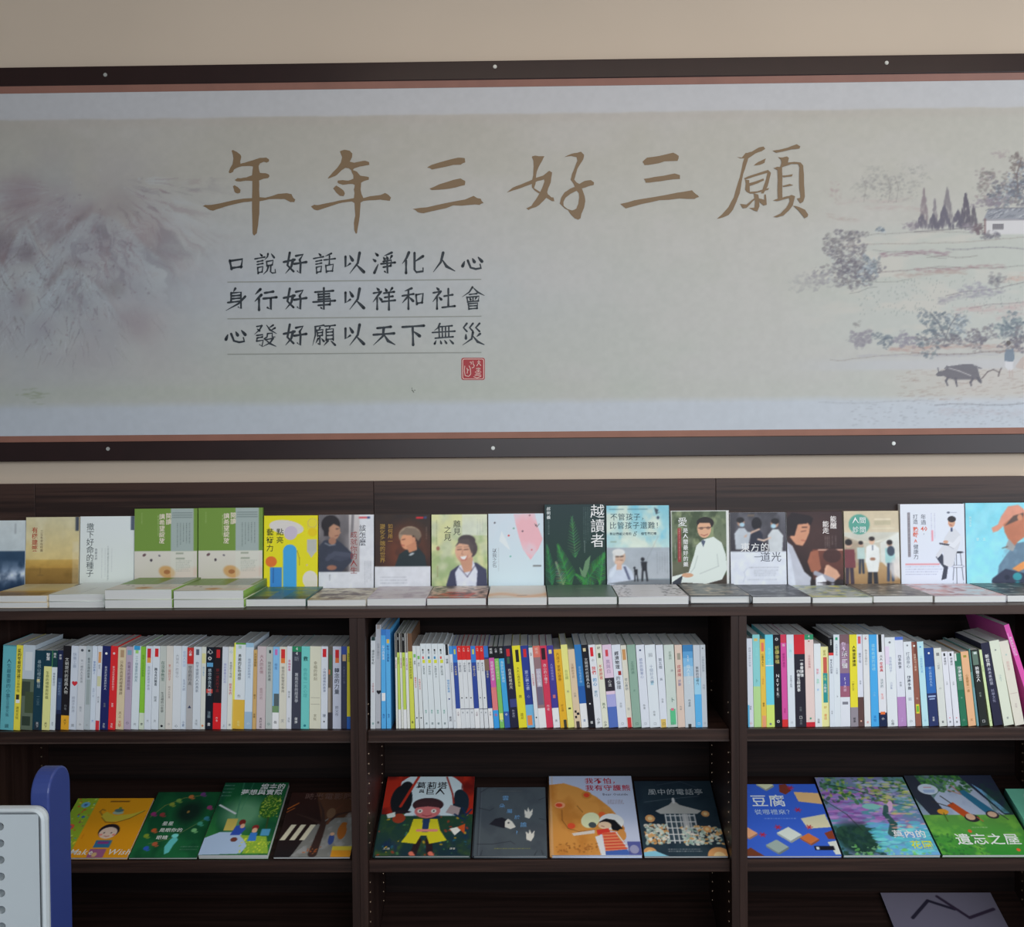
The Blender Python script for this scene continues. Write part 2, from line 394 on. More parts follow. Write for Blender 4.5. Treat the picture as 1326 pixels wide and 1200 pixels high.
# painterly streaks that fan down from each summit
tex = Pt(512, 512, (0, 0, 0)); t1 = tex.noise(26, 7, 5, 51); t2 = tex.noise(60, 10, 4, 52)
for (pxy, wd, ht, st) in peaks:
    ux, uy = mc(pxy[0], pxy[1]-40); dx = (X-ux)/LX+(nz2-.5)*46; dy = (Y-uy)/LY+(nz-.5)*40
    th = np.arctan2(dx*.85, np.abs(dy)+8); r = np.hypot(dx, dy)
    ii = np.clip(((th/math.pi+.5)*511), 0, 511).astype(int); jj = (np.clip(r/330, 0, 1)*511).astype(int)
    env = np.clip((r-34)/30, 0, 1)*np.exp(-(r/(wd*.95))**4)*(dy > -6)*np.clip((mc(0, 478)[1]-Y)/(50*LY), 0, 1)*st
    mp.blend(np.clip(t1[jj, ii]*5-2.7, 0, 1)*env*.62, (116, 104, 120)); mp.blend(np.clip(2.1-t1[jj, ii]*5, 0, 1)*env*.55, (190, 202, 210)); mp.blend(np.clip(t2[jj, ii]*5-2.9, 0, 1)*env*.5, (146, 112, 122))
for i in range(330):                          # dry-brush ridges running down both flanks
    pxy, wd, ht, st = peaks[mrs.randint(4)]
    t = mrs.uniform(-1, 1); q = mrs.uniform(.05, .95)
    x = pxy[0]+t*wd*.85*q**.6+mrs.normal(0, 4); y = pxy[1]+q*ht*.8+mrs.normal(0, 6)
    if x > 225 or y > 470: continue
    L = mrs.uniform(5, 26); ang = math.atan2(1.0, (t*.9+mrs.normal(0, .12)))
    p = [(x, y)]
    for k in range(4): p.append((p[-1][0]+math.cos(ang)*L/4+mrs.normal(0, .8), p[-1][1]+math.sin(ang)*L/4))
    c = [(112, 98, 112), (128, 104, 112), (140, 122, 128), (120, 112, 104), (202, 210, 218), (196, 202, 212)][mrs.randint(6)]
    fade = max(0, 1-((x-60)/185)**2-max(0, (y-400)/110)**2)
    mp.line(mcs(p), mrs.uniform(.8, 2.6)*LX, c, mrs.uniform(.08, .3)*fade, .5*LX)
for i in range(500):
    x, y = mrs.normal(60, 60), mrs.normal(345, 50)
    if y > 470 or x > 240: continue
    ux, uy = mc(x, y); mp.ell(ux, uy, mrs.uniform(.6, 2.2)*LX, mrs.uniform(.6, 2)*LY, [(118, 98, 112), (148, 120, 128), (190, 200, 208)][mrs.randint(3)], mrs.uniform(.08, .35))
for cx_, cy_, rr, cc_, aa_ in ((30, 255, 36, (150, 124, 132), .5), (0, 310, 22, (110, 88, 100), .5), (38, 330, 16, (104, 84, 98), .45), (68, 300, 24, (140, 118, 126), .4), (150, 270, 40, (150, 132, 130), .35), (200, 300, 30, (164, 146, 148), .35), (175, 420, 34, (160, 138, 144), .4), (148, 372, 16, (128, 118, 118), .35), (25, 390, 20, (136, 110, 124), .35), (60, 420, 26, (146, 132, 148), .3)):
    ux, uy = mc(cx_, cy_)
    for k in range(10):
        mp.ell(ux+mrs.normal(0, rr*.3)*LX, uy+mrs.normal(0, rr*.3)*LY, rr*.6*LX, rr*.55*LY, cc_, aa_*.16, 0, 1.2)
for k in range(30):
    ux, uy = mc(mrs.normal(47, 9), 510+mrs.normal(0, 5)); mp.ell(ux, uy, mrs.uniform(2, 5)*LX, 1.0*LY, (150, 160, 128), .35)
# ---- the village landscape at the right
vx0 = mc(1010, 400)[0]; vf = np.clip((X-vx0)/(120*LX), 0, 1)
fy0, fy1 = mc(1200, 285)[1], mc(1200, 455)[1]
fieldm = vf*np.clip((Y-fy0)/(20*LY), 0, 1)*np.clip((fy1-Y)/(20*LY), 0, 1)
mp.blend(fieldm*.32, (184, 198, 188)); mp.blend(fieldm*np.clip(mp.noise(30, 30, 3, 33)*3-1.6, 0, .6), (204, 196, 184))
plm = vf*np.clip((Y-mc(1200, 462)[1])/(8*LY), 0, 1)*np.clip((mc(1200, 525)[1]-Y)/(16*LY), 0, 1)
mp.blend(plm*.45*np.clip((X-mc(1120, 400)[0])/(120*LX), 0, 1), (206, 190, 180))
mp.blend(vf*np.clip((mc(1200, 480)[1]-Y)/(4*LY), 0, 1)*np.clip((Y-mc(1200, 460)[1])/(8*LY), 0, 1)*.5, (188, 192, 202))
def wline(x0, y0, x1, y1, c, a, w, wob=1.6, dy=0):
    n = max(3, int(abs(x1-x0)/9)); p = []; ph = mrs.uniform(0, 6); wob *= .9
    for i in range(n+1):
        t = i/n; p.append((x0+(x1-x0)*t, y0+(y1-y0)*t+dy*math.sin(math.pi*t)+wob*math.sin(ph+t*7)+mrs.normal(0, wob*.25)))
    if w < 3: mp.line(mcs(p), w*LX*.8, c, a*.8)
    else:
        for i in range(int(abs(x1-x0)*w*.28)):
            k_ = mrs.randint(len(p)-1); f_ = mrs.rand(); x_ = p[k_][0]*(1-f_)+p[k_+1][0]*f_; y_ = p[k_][1]*(1-f_)+p[k_+1][1]*f_+mrs.normal(0, w*.33)
            ux_, uy_ = mc(x_, y_); mp.ell(ux_, uy_, mrs.uniform(1.5, 5)*LX, mrs.uniform(.6, 1.3)*LY, c, a*.5*mrs.uniform(.3, 1))
for (x0, y0, x1, y1, c, a, w) in (
    (1100, 303, 1330, 300, (130, 118, 116), .5, 1.2), (1085, 320, 1326, 308, (150, 130, 122), .5, 1.4), (1130, 322, 1225, 333, (120, 110, 110), .45, 1.2),
    (1140, 329, 1230, 327, (150, 112, 128), .6, 5), (1200, 333, 1265, 332, (120, 108, 104), .5, 1.4), (1225, 322, 1326, 321, (124, 118, 130), .5, 2.2),
    (1100, 352, 1230, 348, (136, 116, 118), .5, 2), (1185, 350, 1300, 345, (168, 128, 132), .5, 5), (1160, 356, 1250, 352, (178, 150, 140), .5, 6), (1205, 347, 1326, 345, (120, 112, 110), .5, 1.3),
    (1215, 389, 1300, 376, (140, 134, 152), .55, 6), (1225, 383, 1326, 366, (120, 110, 116), .6, 1.6), (1135, 371, 1100, 380, (120, 120, 120), .5, 1.4),
    (1300, 362, 1326, 360, (204, 162, 146), .6, 8), (1235, 402, 1326, 396, (196, 158, 156), .5, 8), (1255, 398, 1326, 390, (134, 112, 120), .5, 1.6),
    (1090, 366, 1180, 362, (128, 124, 116), .5, 1.2), (1075, 465, 1225, 456, (150, 134, 128), .5, 1.6), (1180, 458, 1326, 455, (124, 104, 104), .55, 2.4),
    (1150, 450, 1326, 448, (188, 146, 134), .55, 7), (1110, 462, 1326, 457, (170, 166, 178), .45, 3), (1060, 521, 1210, 519, (160, 164, 172), .4, 2.2), (1210, 524, 1326, 522, (128, 126, 136), .55, 2.0),
    (1215, 532, 1326, 534, (184, 176, 184), .35, 9), (1070, 278, 1110, 288, (176, 150, 142), .4, 4), (1120, 268, 1200, 272, (186, 164, 160), .4, 5), (1085, 262, 1180, 258, (186, 166, 162), .35, 5),
    (1290, 410, 1326, 406, (190, 160, 158), .4, 7)):
    wline(x0, y0, x1, y1, c, a, w)
def foliage(cx_, cy_, rx, ry, cols, n, a=.55, r=(1.0, 3.0), hole=0):
    lob = [(mrs.uniform(.1, .35), mrs.uniform(0, 6.3), f) for f in (2, 3, 5, 7)]
    for i in range(n):
        t = mrs.uniform(0, 2*math.pi); q = math.sqrt(mrs.uniform(hole, 1))*(1+sum(a_*math.sin(f*t+p_) for a_, p_, f in lob))
        ux, uy = mc(cx_+rx*q*math.cos(t), cy_+ry*q*math.sin(t)); rr = mrs.uniform(*r)
        mp.ell(ux, uy, rr*LX, rr*.62*LY, cols[mrs.randint(len(cols))], a*mrs.uniform(.4, 1), mrs.uniform(-.8, .8))
DK = [(118, 112, 126), (104, 100, 116), (126, 118, 122)]; BL = [(96, 108, 124), (110, 124, 138), (176, 188, 196)]; PU = [(134, 122, 134), (148, 136, 148)]
GY = [(150, 148, 144), (160, 156, 152), (140, 138, 136)]
for i in range(60):
    x = mrs.uniform(1105, 1200); foliage(x, mrs.uniform(215, 258), 7, 5, GY, 5, .28, (1, 2.6))
foliage(1150, 240, 18, 14, GY, 90, .4); foliage(1080, 248, 10, 10, [(176, 152, 150)], 40, .3); foliage(1122, 240, 12, 12, GY, 50, .35)
for x in (1118, 1150, 1160): mp.line(mcs([(x, 262), (x+3, 244), (x-2, 228)]), 1.0*LX, (140, 132, 128), .4)
def cypress(x, base, h, w, c, a):
    for i in range(int(h*w*.16)):
        t = mrs.uniform(0, 1)**.75; y = base-h*(1-t); ww = w*.5*t*(1.05-.25*t)
        ux, uy = mc(x+mrs.uniform(-ww, ww), y); mp.ell(ux, uy, mrs.uniform(.8, 1.8)*LX, mrs.uniform(2, 4.5)*LY, c, a*mrs.uniform(.5, 1))
    mp.line(mcs([(x, base-h*1.02), (x, base-h*.8)]), 1.2*LX, c, a)
cypress(1196, 290, 45, 16, (142, 126, 132), .45); cypress(1210, 292, 34, 10, (136, 126, 134), .5); cypress(1226, 286, 42, 19, (132, 124, 130), .5)
cypress(1250, 292, 40, 20, (98, 90, 106), .7); cypress(1222, 294, 26, 22, (104, 98, 116), .7); cypress(1240, 294, 20, 26, (100, 94, 112), .65)
cypress(1193, 294, 14, 22, (108, 102, 118), .6); cypress(1208, 295, 16, 18, (100, 94, 112), .6); cypress(1260, 292, 24, 14, (104, 96, 108), .6)
foliage(1255, 294, 10, 6, PU, 40, .6); foliage(1180, 292, 14, 6, PU, 60, .4)
mp.line(mcs([(1184, 300), (1230, 297), (1275, 292)]), 1.4*LX, (108, 104, 110), .6)
for i in range(46): foliage(mrs.uniform(1262, 1326), mrs.uniform(222, 262), 8, 5, [(142, 132, 126), (126, 122, 120), (150, 128, 132)], 7, .5)
foliage(1300, 252, 26, 16, DK+BL, 320, .62); foliage(1318, 212, 11, 14, [(122, 108, 106), (136, 124, 118)], 120, .6); foliage(1322, 240, 14, 22, BL+DK, 220, .65)
foliage(1285, 262, 22, 8, PU, 130, .55); foliage(1295, 200, 9, 5, [(166, 146, 148)], 30, .35)
mp.line(mcs([(1318, 250), (1316, 226), (1322, 206)]), 2.0*LX, (120, 100, 98), .6); mp.line(mcs([(1316, 228), (1308, 216)]), 1.3*LX, (120, 100, 98), .5)
# farmhouse with a thatched roof
mp.poly(mcs([(1275, 284), (1340, 282), (1340, 303), (1276, 304)]), (210, 206, 208), .9)
mp.poly(mcs([(1279, 271), (1340, 268), (1340, 284), (1273, 284)]), (138, 142, 156), .85)
for i in range(60):
    x, y = mrs.uniform(1276, 1330), mrs.uniform(271, 283); mp.line(mcs([(x, y), (x+4, y-2)]), .8*LX, [(206, 206, 210), (96, 100, 116)][mrs.randint(2)], .6)
mp.line(mcs([(1279, 271), (1340, 268)]), 1.2*LX, (110, 108, 120), .7); mp.line(mcs([(1273, 285), (1340, 284)]), 1.4*LX, (104, 100, 112), .7)
mp.poly(mcs([(1285, 290), (1299, 290), (1299, 297), (1285, 297)]), (92, 86, 96), .85)
for k in range(5): mp.line(mcs([(1287+2.6*k, 291), (1287+2.6*k, 296)]), .8*LX, (190, 188, 190), .7)
mp.line(mcs([(1275, 284), (1275, 303)]), 2.4*LX, (128, 84, 88), .7); foliage(1283, 305, 14, 4, DK, 60, .5); foliage(1266, 296, 7, 7, [(116, 96, 104)], 50, .6)
# bushes beside the fields
foliage(1098, 340, 34, 26, DK+[(132, 124, 130)], 520, .5); foliage(1078, 316, 12, 12, GY+DK, 150, .5); foliage(1102, 305, 15, 9, GY+DK, 140, .5); foliage(1106, 352, 26, 20, DK, 300, .5)
foliage(1125, 348, 14, 14, BL, 140, .5); foliage(1062, 362, 18, 12, [(150, 146, 152)], 130, .4); foliage(1040, 366, 20, 10, [(164, 162, 162)], 90, .35)
foliage(1090, 345, 28, 20, [(190, 194, 190), (178, 190, 190)], 90, .5, (.8, 2)); foliage(1140, 298, 6, 4, BL, 30, .5)
foliage(1208, 428, 22, 26, BL[:2]+[(118, 132, 138)], 330, .6); foliage(1240, 418, 14, 14, BL, 120, .5); foliage(1228, 440, 34, 8, DK, 160, .5)
for pts in ([(1222, 444), (1228, 425), (1238, 408)], [(1226, 440), (1216, 420), (1204, 404)]): mp.line(mcs(pts), 1.6*LX, (110, 110, 120), .6)
foliage(1114, 438, 14, 12, [(142, 136, 148)], 200, .5); foliage(1146, 440, 12, 9, BL[:2], 90, .5); foliage(1172, 440, 14, 9, [(140, 134, 150)], 130, .5)
foliage(1268, 436, 16, 14, DK, 170, .5); foliage(1308, 424, 20, 14, BL[:2]+[(120, 138, 142)], 240, .6); foliage(1316, 440, 16, 14, DK, 160, .55)
foliage(1108, 420, 6, 3, GY, 16, .4); foliage(1290, 362, 10, 9, GY+DK, 90, .45); foliage(1262, 374, 20, 7, [(150, 144, 160)], 90, .4)
for i in range(260):
    x, y = mrs.uniform(1110, 1326), mrs.uniform(358, 408); ux, uy = mc(x, y); mp.ell(ux, uy, .8*LX, 1.2*LY, (140, 150, 146), .4)
for i in range(170):
    x, y = mrs.uniform(1160, 1326), mrs.uniform(478, 518); mp.line(mcs([(x, y), (x+mrs.uniform(3, 9), y-.6)]), .9*LX, (168, 140, 128), .35)
for i in range(150):
    x, y = mrs.uniform(1100, 1326), mrs.uniform(518, 550); ux, uy = mc(x, y); mp.ell(ux, uy, 2*LX, .9*LY, (150, 154, 166), .3)
# water buffalo, plough and farmer (crop units: 5.39 per pixel from 1080,400)
def bf(pts): return mcs(pts, 1080, 400, 5.39)
BC = (98, 94, 106)
mp.poly(bf([(705, 455), (730, 432), (770, 425), (790, 398), (850, 390), (900, 382), (965, 382), (1000, 410), (1015, 470), (1030, 500), (1025, 515), (990, 490), (960, 490), (870, 492), (830, 490), (790, 480), (760, 465), (720, 468)]), BC, .85)
for pts in ([(790, 480), (778, 500), (790, 530)], [(845, 485), (850, 510), (855, 535)], [(965, 485), (950, 510), (955, 532)], [(1000, 480), (1010, 500), (1022, 512)]): mp.line(bf(pts), 3.2*LX, BC, .85, 2*LX)
for pts in ([(728, 438), (722, 410)], [(770, 415), (785, 398), (800, 402)], [(985, 395), (1010, 408), (1025, 412)]): mp.line(bf(pts), 1.4*LX, BC, .85)
mp.line(bf([(800, 410), (870, 430), (950, 462)]), 1.2*LX, (196, 190, 190), .8)
mp.line(bf([(1030, 482), (1070, 435), (1110, 420), (1150, 440), (1165, 410)]), 1.6*LX, (110, 96, 98), .8); mp.line(bf([(1150, 440), (1145, 465)]), 2*LX, (110, 96, 98), .8)
mp.poly(bf([(1190, 280), (1250, 275), (1258, 340), (1245, 368), (1185, 362)]), (104, 124, 146), .85); mp.ell(*mc(1305.5, 443.5), 3.2*LX, 3.0*LY, (92, 78, 78), .9)
mp.line(bf([(1195, 290), (1155, 302), (1130, 300)]), 1.8*LX, (150, 128, 120), .7)
mp.poly(bf([(1190, 362), (1248, 366), (1245, 425), (1215, 430), (1190, 400)]), (212, 210, 214), .85)
for x in (1222, 1240): mp.line(bf([(x, 425), (x+2, 468)]), 1.4*LX, (188, 160, 150), .8)
mp.poly(bf([(1262, 400), (1300, 345), (1330, 320), (1330, 420), (1270, 410)]), (196, 164, 146), .6)
# ---- build the canvas: fine painted field, plain strips beyond both ends
mp.a = mp.a*.72+mp.a.mean(2, keepdims=True)*.28
img = np.clip(lin(mp.a)*.93, 0, .9)
cb = MB()
for x0, x1, col in ((cx0, gx0, img[:, 0].mean(0)), (gx1, cx1, img[:, -1].mean(0))):
    cb.quad([loc((x0, YC, cz0)), loc((x1, YC, cz0)), loc((x1, YC, cz1)), loc((x0, YC, cz1))], tuple(col))
cb.box(cx0, cx1, YC+0.0005-YW, YC+0.012-YW, cz0-ZB, cz1-ZB, (.5, .5, .5))
canvas = build_mixed('painted_panel', cb, gridmesh(img, loc((gx0, YC, cz1)), loc((gx1, YC, cz1)), loc((gx0, YC, cz0))), M_MURAL, mural)

# ---- brush lettering
INK = rgb((38, 44, 50)); GOLD = rgb((124, 101, 74), 1.0)
def wallp(px, py, lift=0.0): p = U(px, py, YC-0.0006-lift); return loc((p.x, p.y, p.z))
def outlines(name, lst, c, k, ox, oy, label):
    b = MB()
    for i, pts in enumerate(lst):
        # small raggedness of the brush edge
        q = []
        for j in range(len(pts)):
            x0, y0 = pts[j-1]; x1, y1 = pts[j]
            q.append(((x0+x1)/2+mrs.normal(0, 1.2), (y0+y1)/2+mrs.normal(0, 1.2))); q.append((x1, y1))
        P = [wallp(ox+x/k, oy+y/k, 0.0001*i) for x, y in q]
        ar = sum(P[t-1][0]*P[t][2]-P[t][0]*P[t-1][2] for t in range(len(P)))
        if ar < 0: P = P[::-1]
        b.poly(P, c)
    o = b.build(name, M_MURAL, mural); o['label'] = label; return o
G = 8.5714
outlines('brush_character', [[(385,130),(400,120),(440,140),(480,170),(492,200),(480,250),(485,275),(530,262),(620,235),(700,208),(770,205),(800,225),(798,250),(775,262),(740,252),(700,270),(685,300),(690,340),(700,375),(760,378),(800,395),(805,415),(790,432),(740,440),(690,460),(690,560),(695,645),(760,650),(830,632),(900,608),(1000,600),(1050,610),(1065,645),(1092,670),(1080,700),(1040,700),(970,665),(900,665),(800,668),(695,690),(692,830),(680,950),(665,1045),(635,1072),(618,1045),(615,900),(612,690),(520,700),(430,720),(350,740),(260,768),(180,795),(150,790),(110,765),(65,745),(90,730),(160,730),(260,712),(400,680),(520,660),(612,655),(615,560),(615,465),(540,462),(480,472),(440,468),(418,455),(450,432),(490,435),(550,425),(612,402),(618,340),(622,305),(580,298),(500,302),(440,322),(410,340),(400,365),(365,380),(352,368),(370,320),(395,280),(405,215),(400,180)],
 [(400,525),(420,512),(450,530),(485,565),(480,595),(455,605),(420,590),(412,560)]], GOLD, G, 255, 180, 'golden brush character for year, first from the left')
outlines('brush_character', [[(430,135),(480,118),(540,130),(568,160),(565,200),(540,250),(590,262),(650,250),(710,240),(755,255),(758,285),(720,292),(650,305),(590,325),(575,345),(620,362),(655,405),(700,412),(752,422),(752,450),(700,465),(665,485),(660,560),(670,610),(690,655),(760,635),(880,620),(930,598),(970,620),(998,650),(985,685),(940,680),(880,672),(760,680),(690,688),(660,705),(650,850),(635,950),(620,1045),(605,1050),(590,1010),(585,930),(600,850),(592,710),(560,692),(460,705),(370,730),(250,770),(180,792),(140,780),(108,748),(145,728),(190,732),(300,708),(420,682),(585,655),(592,600),(585,560),(595,510),(570,498),(520,500),(460,508),(420,495),(402,480),(408,460),(460,455),(520,462),(580,440),(578,400),(555,345),(530,325),(490,320),(450,345),(400,395),(350,420),(295,440),(310,415),(350,370),(400,320),(440,260),(455,200),(440,165)],
 [(355,548),(390,515),(430,540),(470,570),(485,605),(470,635),(430,630),(390,595)]], GOLD, G, 390, 180, 'golden brush character for year, second from the left')
outlines('brush_character', [[(980,152),(1000,140),(1060,122),(1110,110),(1138,112),(1140,130),(1120,140),(1060,148),(1000,160)],[(990,240),(1030,222),(1090,203),(1120,197),(1140,208),(1138,225),(1100,235),(1050,243),(1000,246)],[(920,325),(980,318),(1060,300),(1140,285),(1175,270),(1205,282),(1217,300),(1200,308),(1160,308),(1090,310),(1030,328),(965,343),(940,338)]], GOLD, 3.234, 250, 170, 'golden brush character for three, left of the two')
outlines('brush_character', [[(95,595),(160,540),(250,505),(370,455),(420,430),(500,405),(545,370),(570,352),(600,370),(590,430),(585,480),(560,540),(545,590),(550,610),(590,645),(615,648),(625,690),(600,690),(535,652),(500,690),(460,730),(420,755),(370,770),(335,788),(310,770),(370,740),(420,670),(455,610),(490,540),(515,470),(510,448),(440,465),(370,500),(300,525),(220,555)],
 [(380,190),(410,183),(450,190),(515,190),(490,240),(450,310),(430,360),(420,430),(415,500),(400,545),(470,588),(455,605),(405,570),(375,535),(372,480),(390,400),(395,300),(392,240),(375,205)],
 [(735,200),(810,165),(880,152),(920,140),(955,175),(945,225),(910,280),(880,330),(860,400),(845,450),(870,480),(905,500),(935,560),(960,630),(968,690),(955,760),(925,830),(915,880),(890,895),(850,880),(810,840),(780,795),(830,790),(870,770),(890,720),(900,650),(895,600),(870,570),(840,500),(805,450),(820,390),(850,320),(880,240),(870,200),(810,188)],
 [(900,500),(960,465),(1030,455),(1065,480),(1060,510),(1000,525),(940,545),(880,570),(800,610),(750,650),(725,700),(728,740),(770,775),(830,795),(790,800),(740,770),(685,715),(700,650),(740,590),(800,550),(850,530)]], GOLD, G, 645, 180, 'golden brush character for good')
outlines('brush_character', [[(592,122),(610,105),(660,98),(715,85),(737,98),(732,118),(680,120),(630,132),(600,135)],[(597,190),(640,182),(720,168),(742,175),(742,190),(690,195),(640,202),(605,205)],[(503,290),(560,275),(640,262),(730,245),(790,235),(805,250),(818,262),(800,270),(740,268),(660,275),(590,290),(525,308)]], GOLD, 3.0837, 640, 170, 'golden brush character for three, right of the two')
outlines('brush_character', [[(295,285),(350,290),(390,240),(410,240),(460,225),(540,178),(590,168),(608,195),(570,220),(500,245),(420,300),(395,380),(365,470),(345,570),(325,690),(290,780),(250,870),(200,930),(140,955),(70,972),(130,920),(200,840),(260,730),(290,620),(325,510),(350,400),(375,300),(330,300)],
 [(480,380),(530,340),(615,300),(600,350),(550,372)],[(375,520),(450,488),(540,460),(640,428),(665,450),(600,470),(480,505),(385,535)],[(640,430),(672,460),(655,530),(635,610),(590,690),(560,690),(590,610),(620,520),(630,470)],
 [(385,535),(430,540),(435,600),(440,690),(400,670),(385,650),(392,580)],[(430,575),(500,555),(590,522),(595,545),(530,575),(435,608)],[(430,672),(520,665),(600,640),(650,628),(640,650),(580,668),(490,690),(440,692)],
 [(480,690),(530,700),(540,760),(545,830),(520,890),(495,885),(430,850),(490,845),(495,780),(485,720)],[(330,805),(400,812),(440,780),(500,735),(505,745),(440,810),(400,850),(360,855)],[(530,740),(570,750),(600,760),(600,700),(615,700),(625,815),(590,825),(550,790)],
 [(690,215),(760,205),(860,180),(960,142),(998,165),(990,190),(900,200),(800,225),(730,238)],
 [(755,285),(800,290),(850,278),(872,295),(860,345),(930,338),(1000,345),(1030,380),(1038,480),(1040,600),(1048,720),(1030,780),(1000,800),(962,745),(1000,735),(990,650),(985,500),(990,400),(975,362),(900,362),(850,380),(795,400),(800,500),(798,640),(800,735),(850,720),(900,705),(940,720),(915,820),(870,880),(810,935),(740,955),(700,948),(780,910),(840,850),(880,780),(875,740),(800,760),(740,775),(695,768),(750,745),(745,650),(750,540),(745,430),(700,408),(740,392),(775,395),(790,340),(780,310)],
 [(800,490),(860,485),(915,475),(905,500),(810,512)],[(800,605),(880,583),(920,598),(810,618)],[(920,825),(980,838),(1050,870),(1085,920),(1075,950),(1045,965),(1020,930),(970,870)]], GOLD, G, 920, 170, 'golden brush character for wish')

YAN = "g28,8 36,16;a6,30 48,22;a16,42 40,37;a16,54 40,49;a18,66 20,92;a18,67 40,62 37,86;a21,88 37,85;"
SHI = "g20,4 28,12;a6,26 38,20;t36,22 4,64;a22,44 22,94;g30,44 40,54;"
ST = {
'口': "a22,35 30,72;a22,38 76,30 70,66;a30,68 72,62",
'說': YAN+"t62,8 60,20 48,34;g76,8 88,24;a56,40 58,60;a56,41 84,36 80,56;a58,58 80,55;t64,60 58,80 42,96;a74,58 73,84 80,90 94,88 92,74",
'好': "a28,4 18,58 44,84;t42,34 34,64 10,92;a2,44 48,34;a54,18 84,12 70,34;a70,34 74,50 72,92 60,82;a46,52 98,44",
'話': YAN+"t82,8 56,20;a50,36 98,30;a74,18 73,54;a58,58 61,88;a58,60 90,54 86,84;a61,84 87,82",
'以': "a14,22 14,66 34,52;g32,18 44,38;t74,6 66,50 32,94;g62,58 92,88",
'淨': "g14,8 24,18;g4,34 14,42;g26,56 10,92;t84,6 52,20;g48,26 54,34;g62,22 66,32;t84,20 76,34;a48,44 82,38 80,62;a38,54 98,48;a48,68 80,62;a64,40 66,94 54,86",
'化': "t32,6 22,30 4,54;a20,40 20,94;t92,22 56,46;a56,8 56,80 64,90 92,86 92,72",
'人': "t48,8 38,48 6,90;m44,38 62,66 98,86",
'心': "g14,46 6,66;a28,42 40,72 62,78 84,74 80,58;g48,34 56,48;g72,28 88,46",
'身': "t46,2 38,16;a28,20 28,58;a28,22 70,18 70,88 58,80;a30,34 68,31;a30,46 68,43;a14,62 70,56;t88,36 60,66 6,96",
'行': "t30,6 8,28;t34,30 6,58;a24,46 24,94;a48,22 84,16;a42,46 98,40;a74,44 74,92 60,84",
'事': "a12,20 90,14;a26,28 28,42;a26,30 76,26 72,40;a30,41 73,38;a26,52 78,48 76,74;a4,62 98,56;a26,76 76,72;a50,2 50,94 38,86",
'祥': SHI+"g56,6 62,16;t86,4 76,18;a50,26 94,20;a54,44 88,39;a42,62 98,56;a72,22 72,96",
'和': "t44,6 14,18;a4,38 52,30;a30,14 30,94;t30,38 4,68;g34,44 50,60;a62,32 66,74;a62,34 92,28 88,68;a66,70 89,66",
'社': SHI+"a52,40 88,34;a70,8 70,84;a44,88 98,82",
'會': "t48,2 34,24 4,44;m50,4 70,24 98,38;a34,34 66,30;a24,44 28,66;a24,46 76,41 72,62;a28,65 73,61;a50,46 50,62;g36,48 40,56;t64,46 58,56;a30,72 33,96;a30,73 70,70 67,94;a33,83 67,81;a33,95 68,92",
'發': "a14,12 36,8;t36,8 26,26 4,46;g16,22 26,30;m56,6 70,26 98,42;t84,6 66,18;t92,18 74,28;a14,50 40,46 38,58;a16,60 38,57;a16,60 14,74;a14,74 42,70 36,96 26,88;a60,42 58,56 46,64;a60,42 80,40 80,56 92,56;a50,68 84,62;t84,62 70,82 38,98;m54,70 70,84 96,96",
'願': "a12,14 50,8;t14,14 14,50 2,94;t34,18 28,26;a20,28 24,54;a20,30 46,26 43,52;a23,41 44,38;a24,53 44,50;a33,54 33,92 26,86;t26,64 16,84;g40,64 50,76;a54,12 98,8;t76,12 72,22;a60,24 60,72;a60,26 90,23 90,72;a62,38 88,36;a62,52 88,50;a60,68 90,66;t68,74 50,94;g80,74 98,92",
'天': "a22,22 80,16;a6,50 94,44;t50,20 46,56 6,94;m50,48 68,76 98,92",
'下': "a4,18 96,12;a48,18 50,94;g54,38 78,56",
'無': "t34,4 26,22 10,34;a28,18 86,13;a30,20 32,64;a44,18 45,63;a58,17 58,62;a72,15 72,61;a2,42 98,36;a14,66 90,60;g18,76 12,90;g36,76 40,88;g54,75 62,87;g76,73 90,88",
'災': "a24,4 10,22 24,38;a50,4 36,22 50,38;a78,4 62,22 78,38;g20,50 20,68;t80,48 66,60;t50,42 44,70 6,96;m50,58 70,82 98,94"}
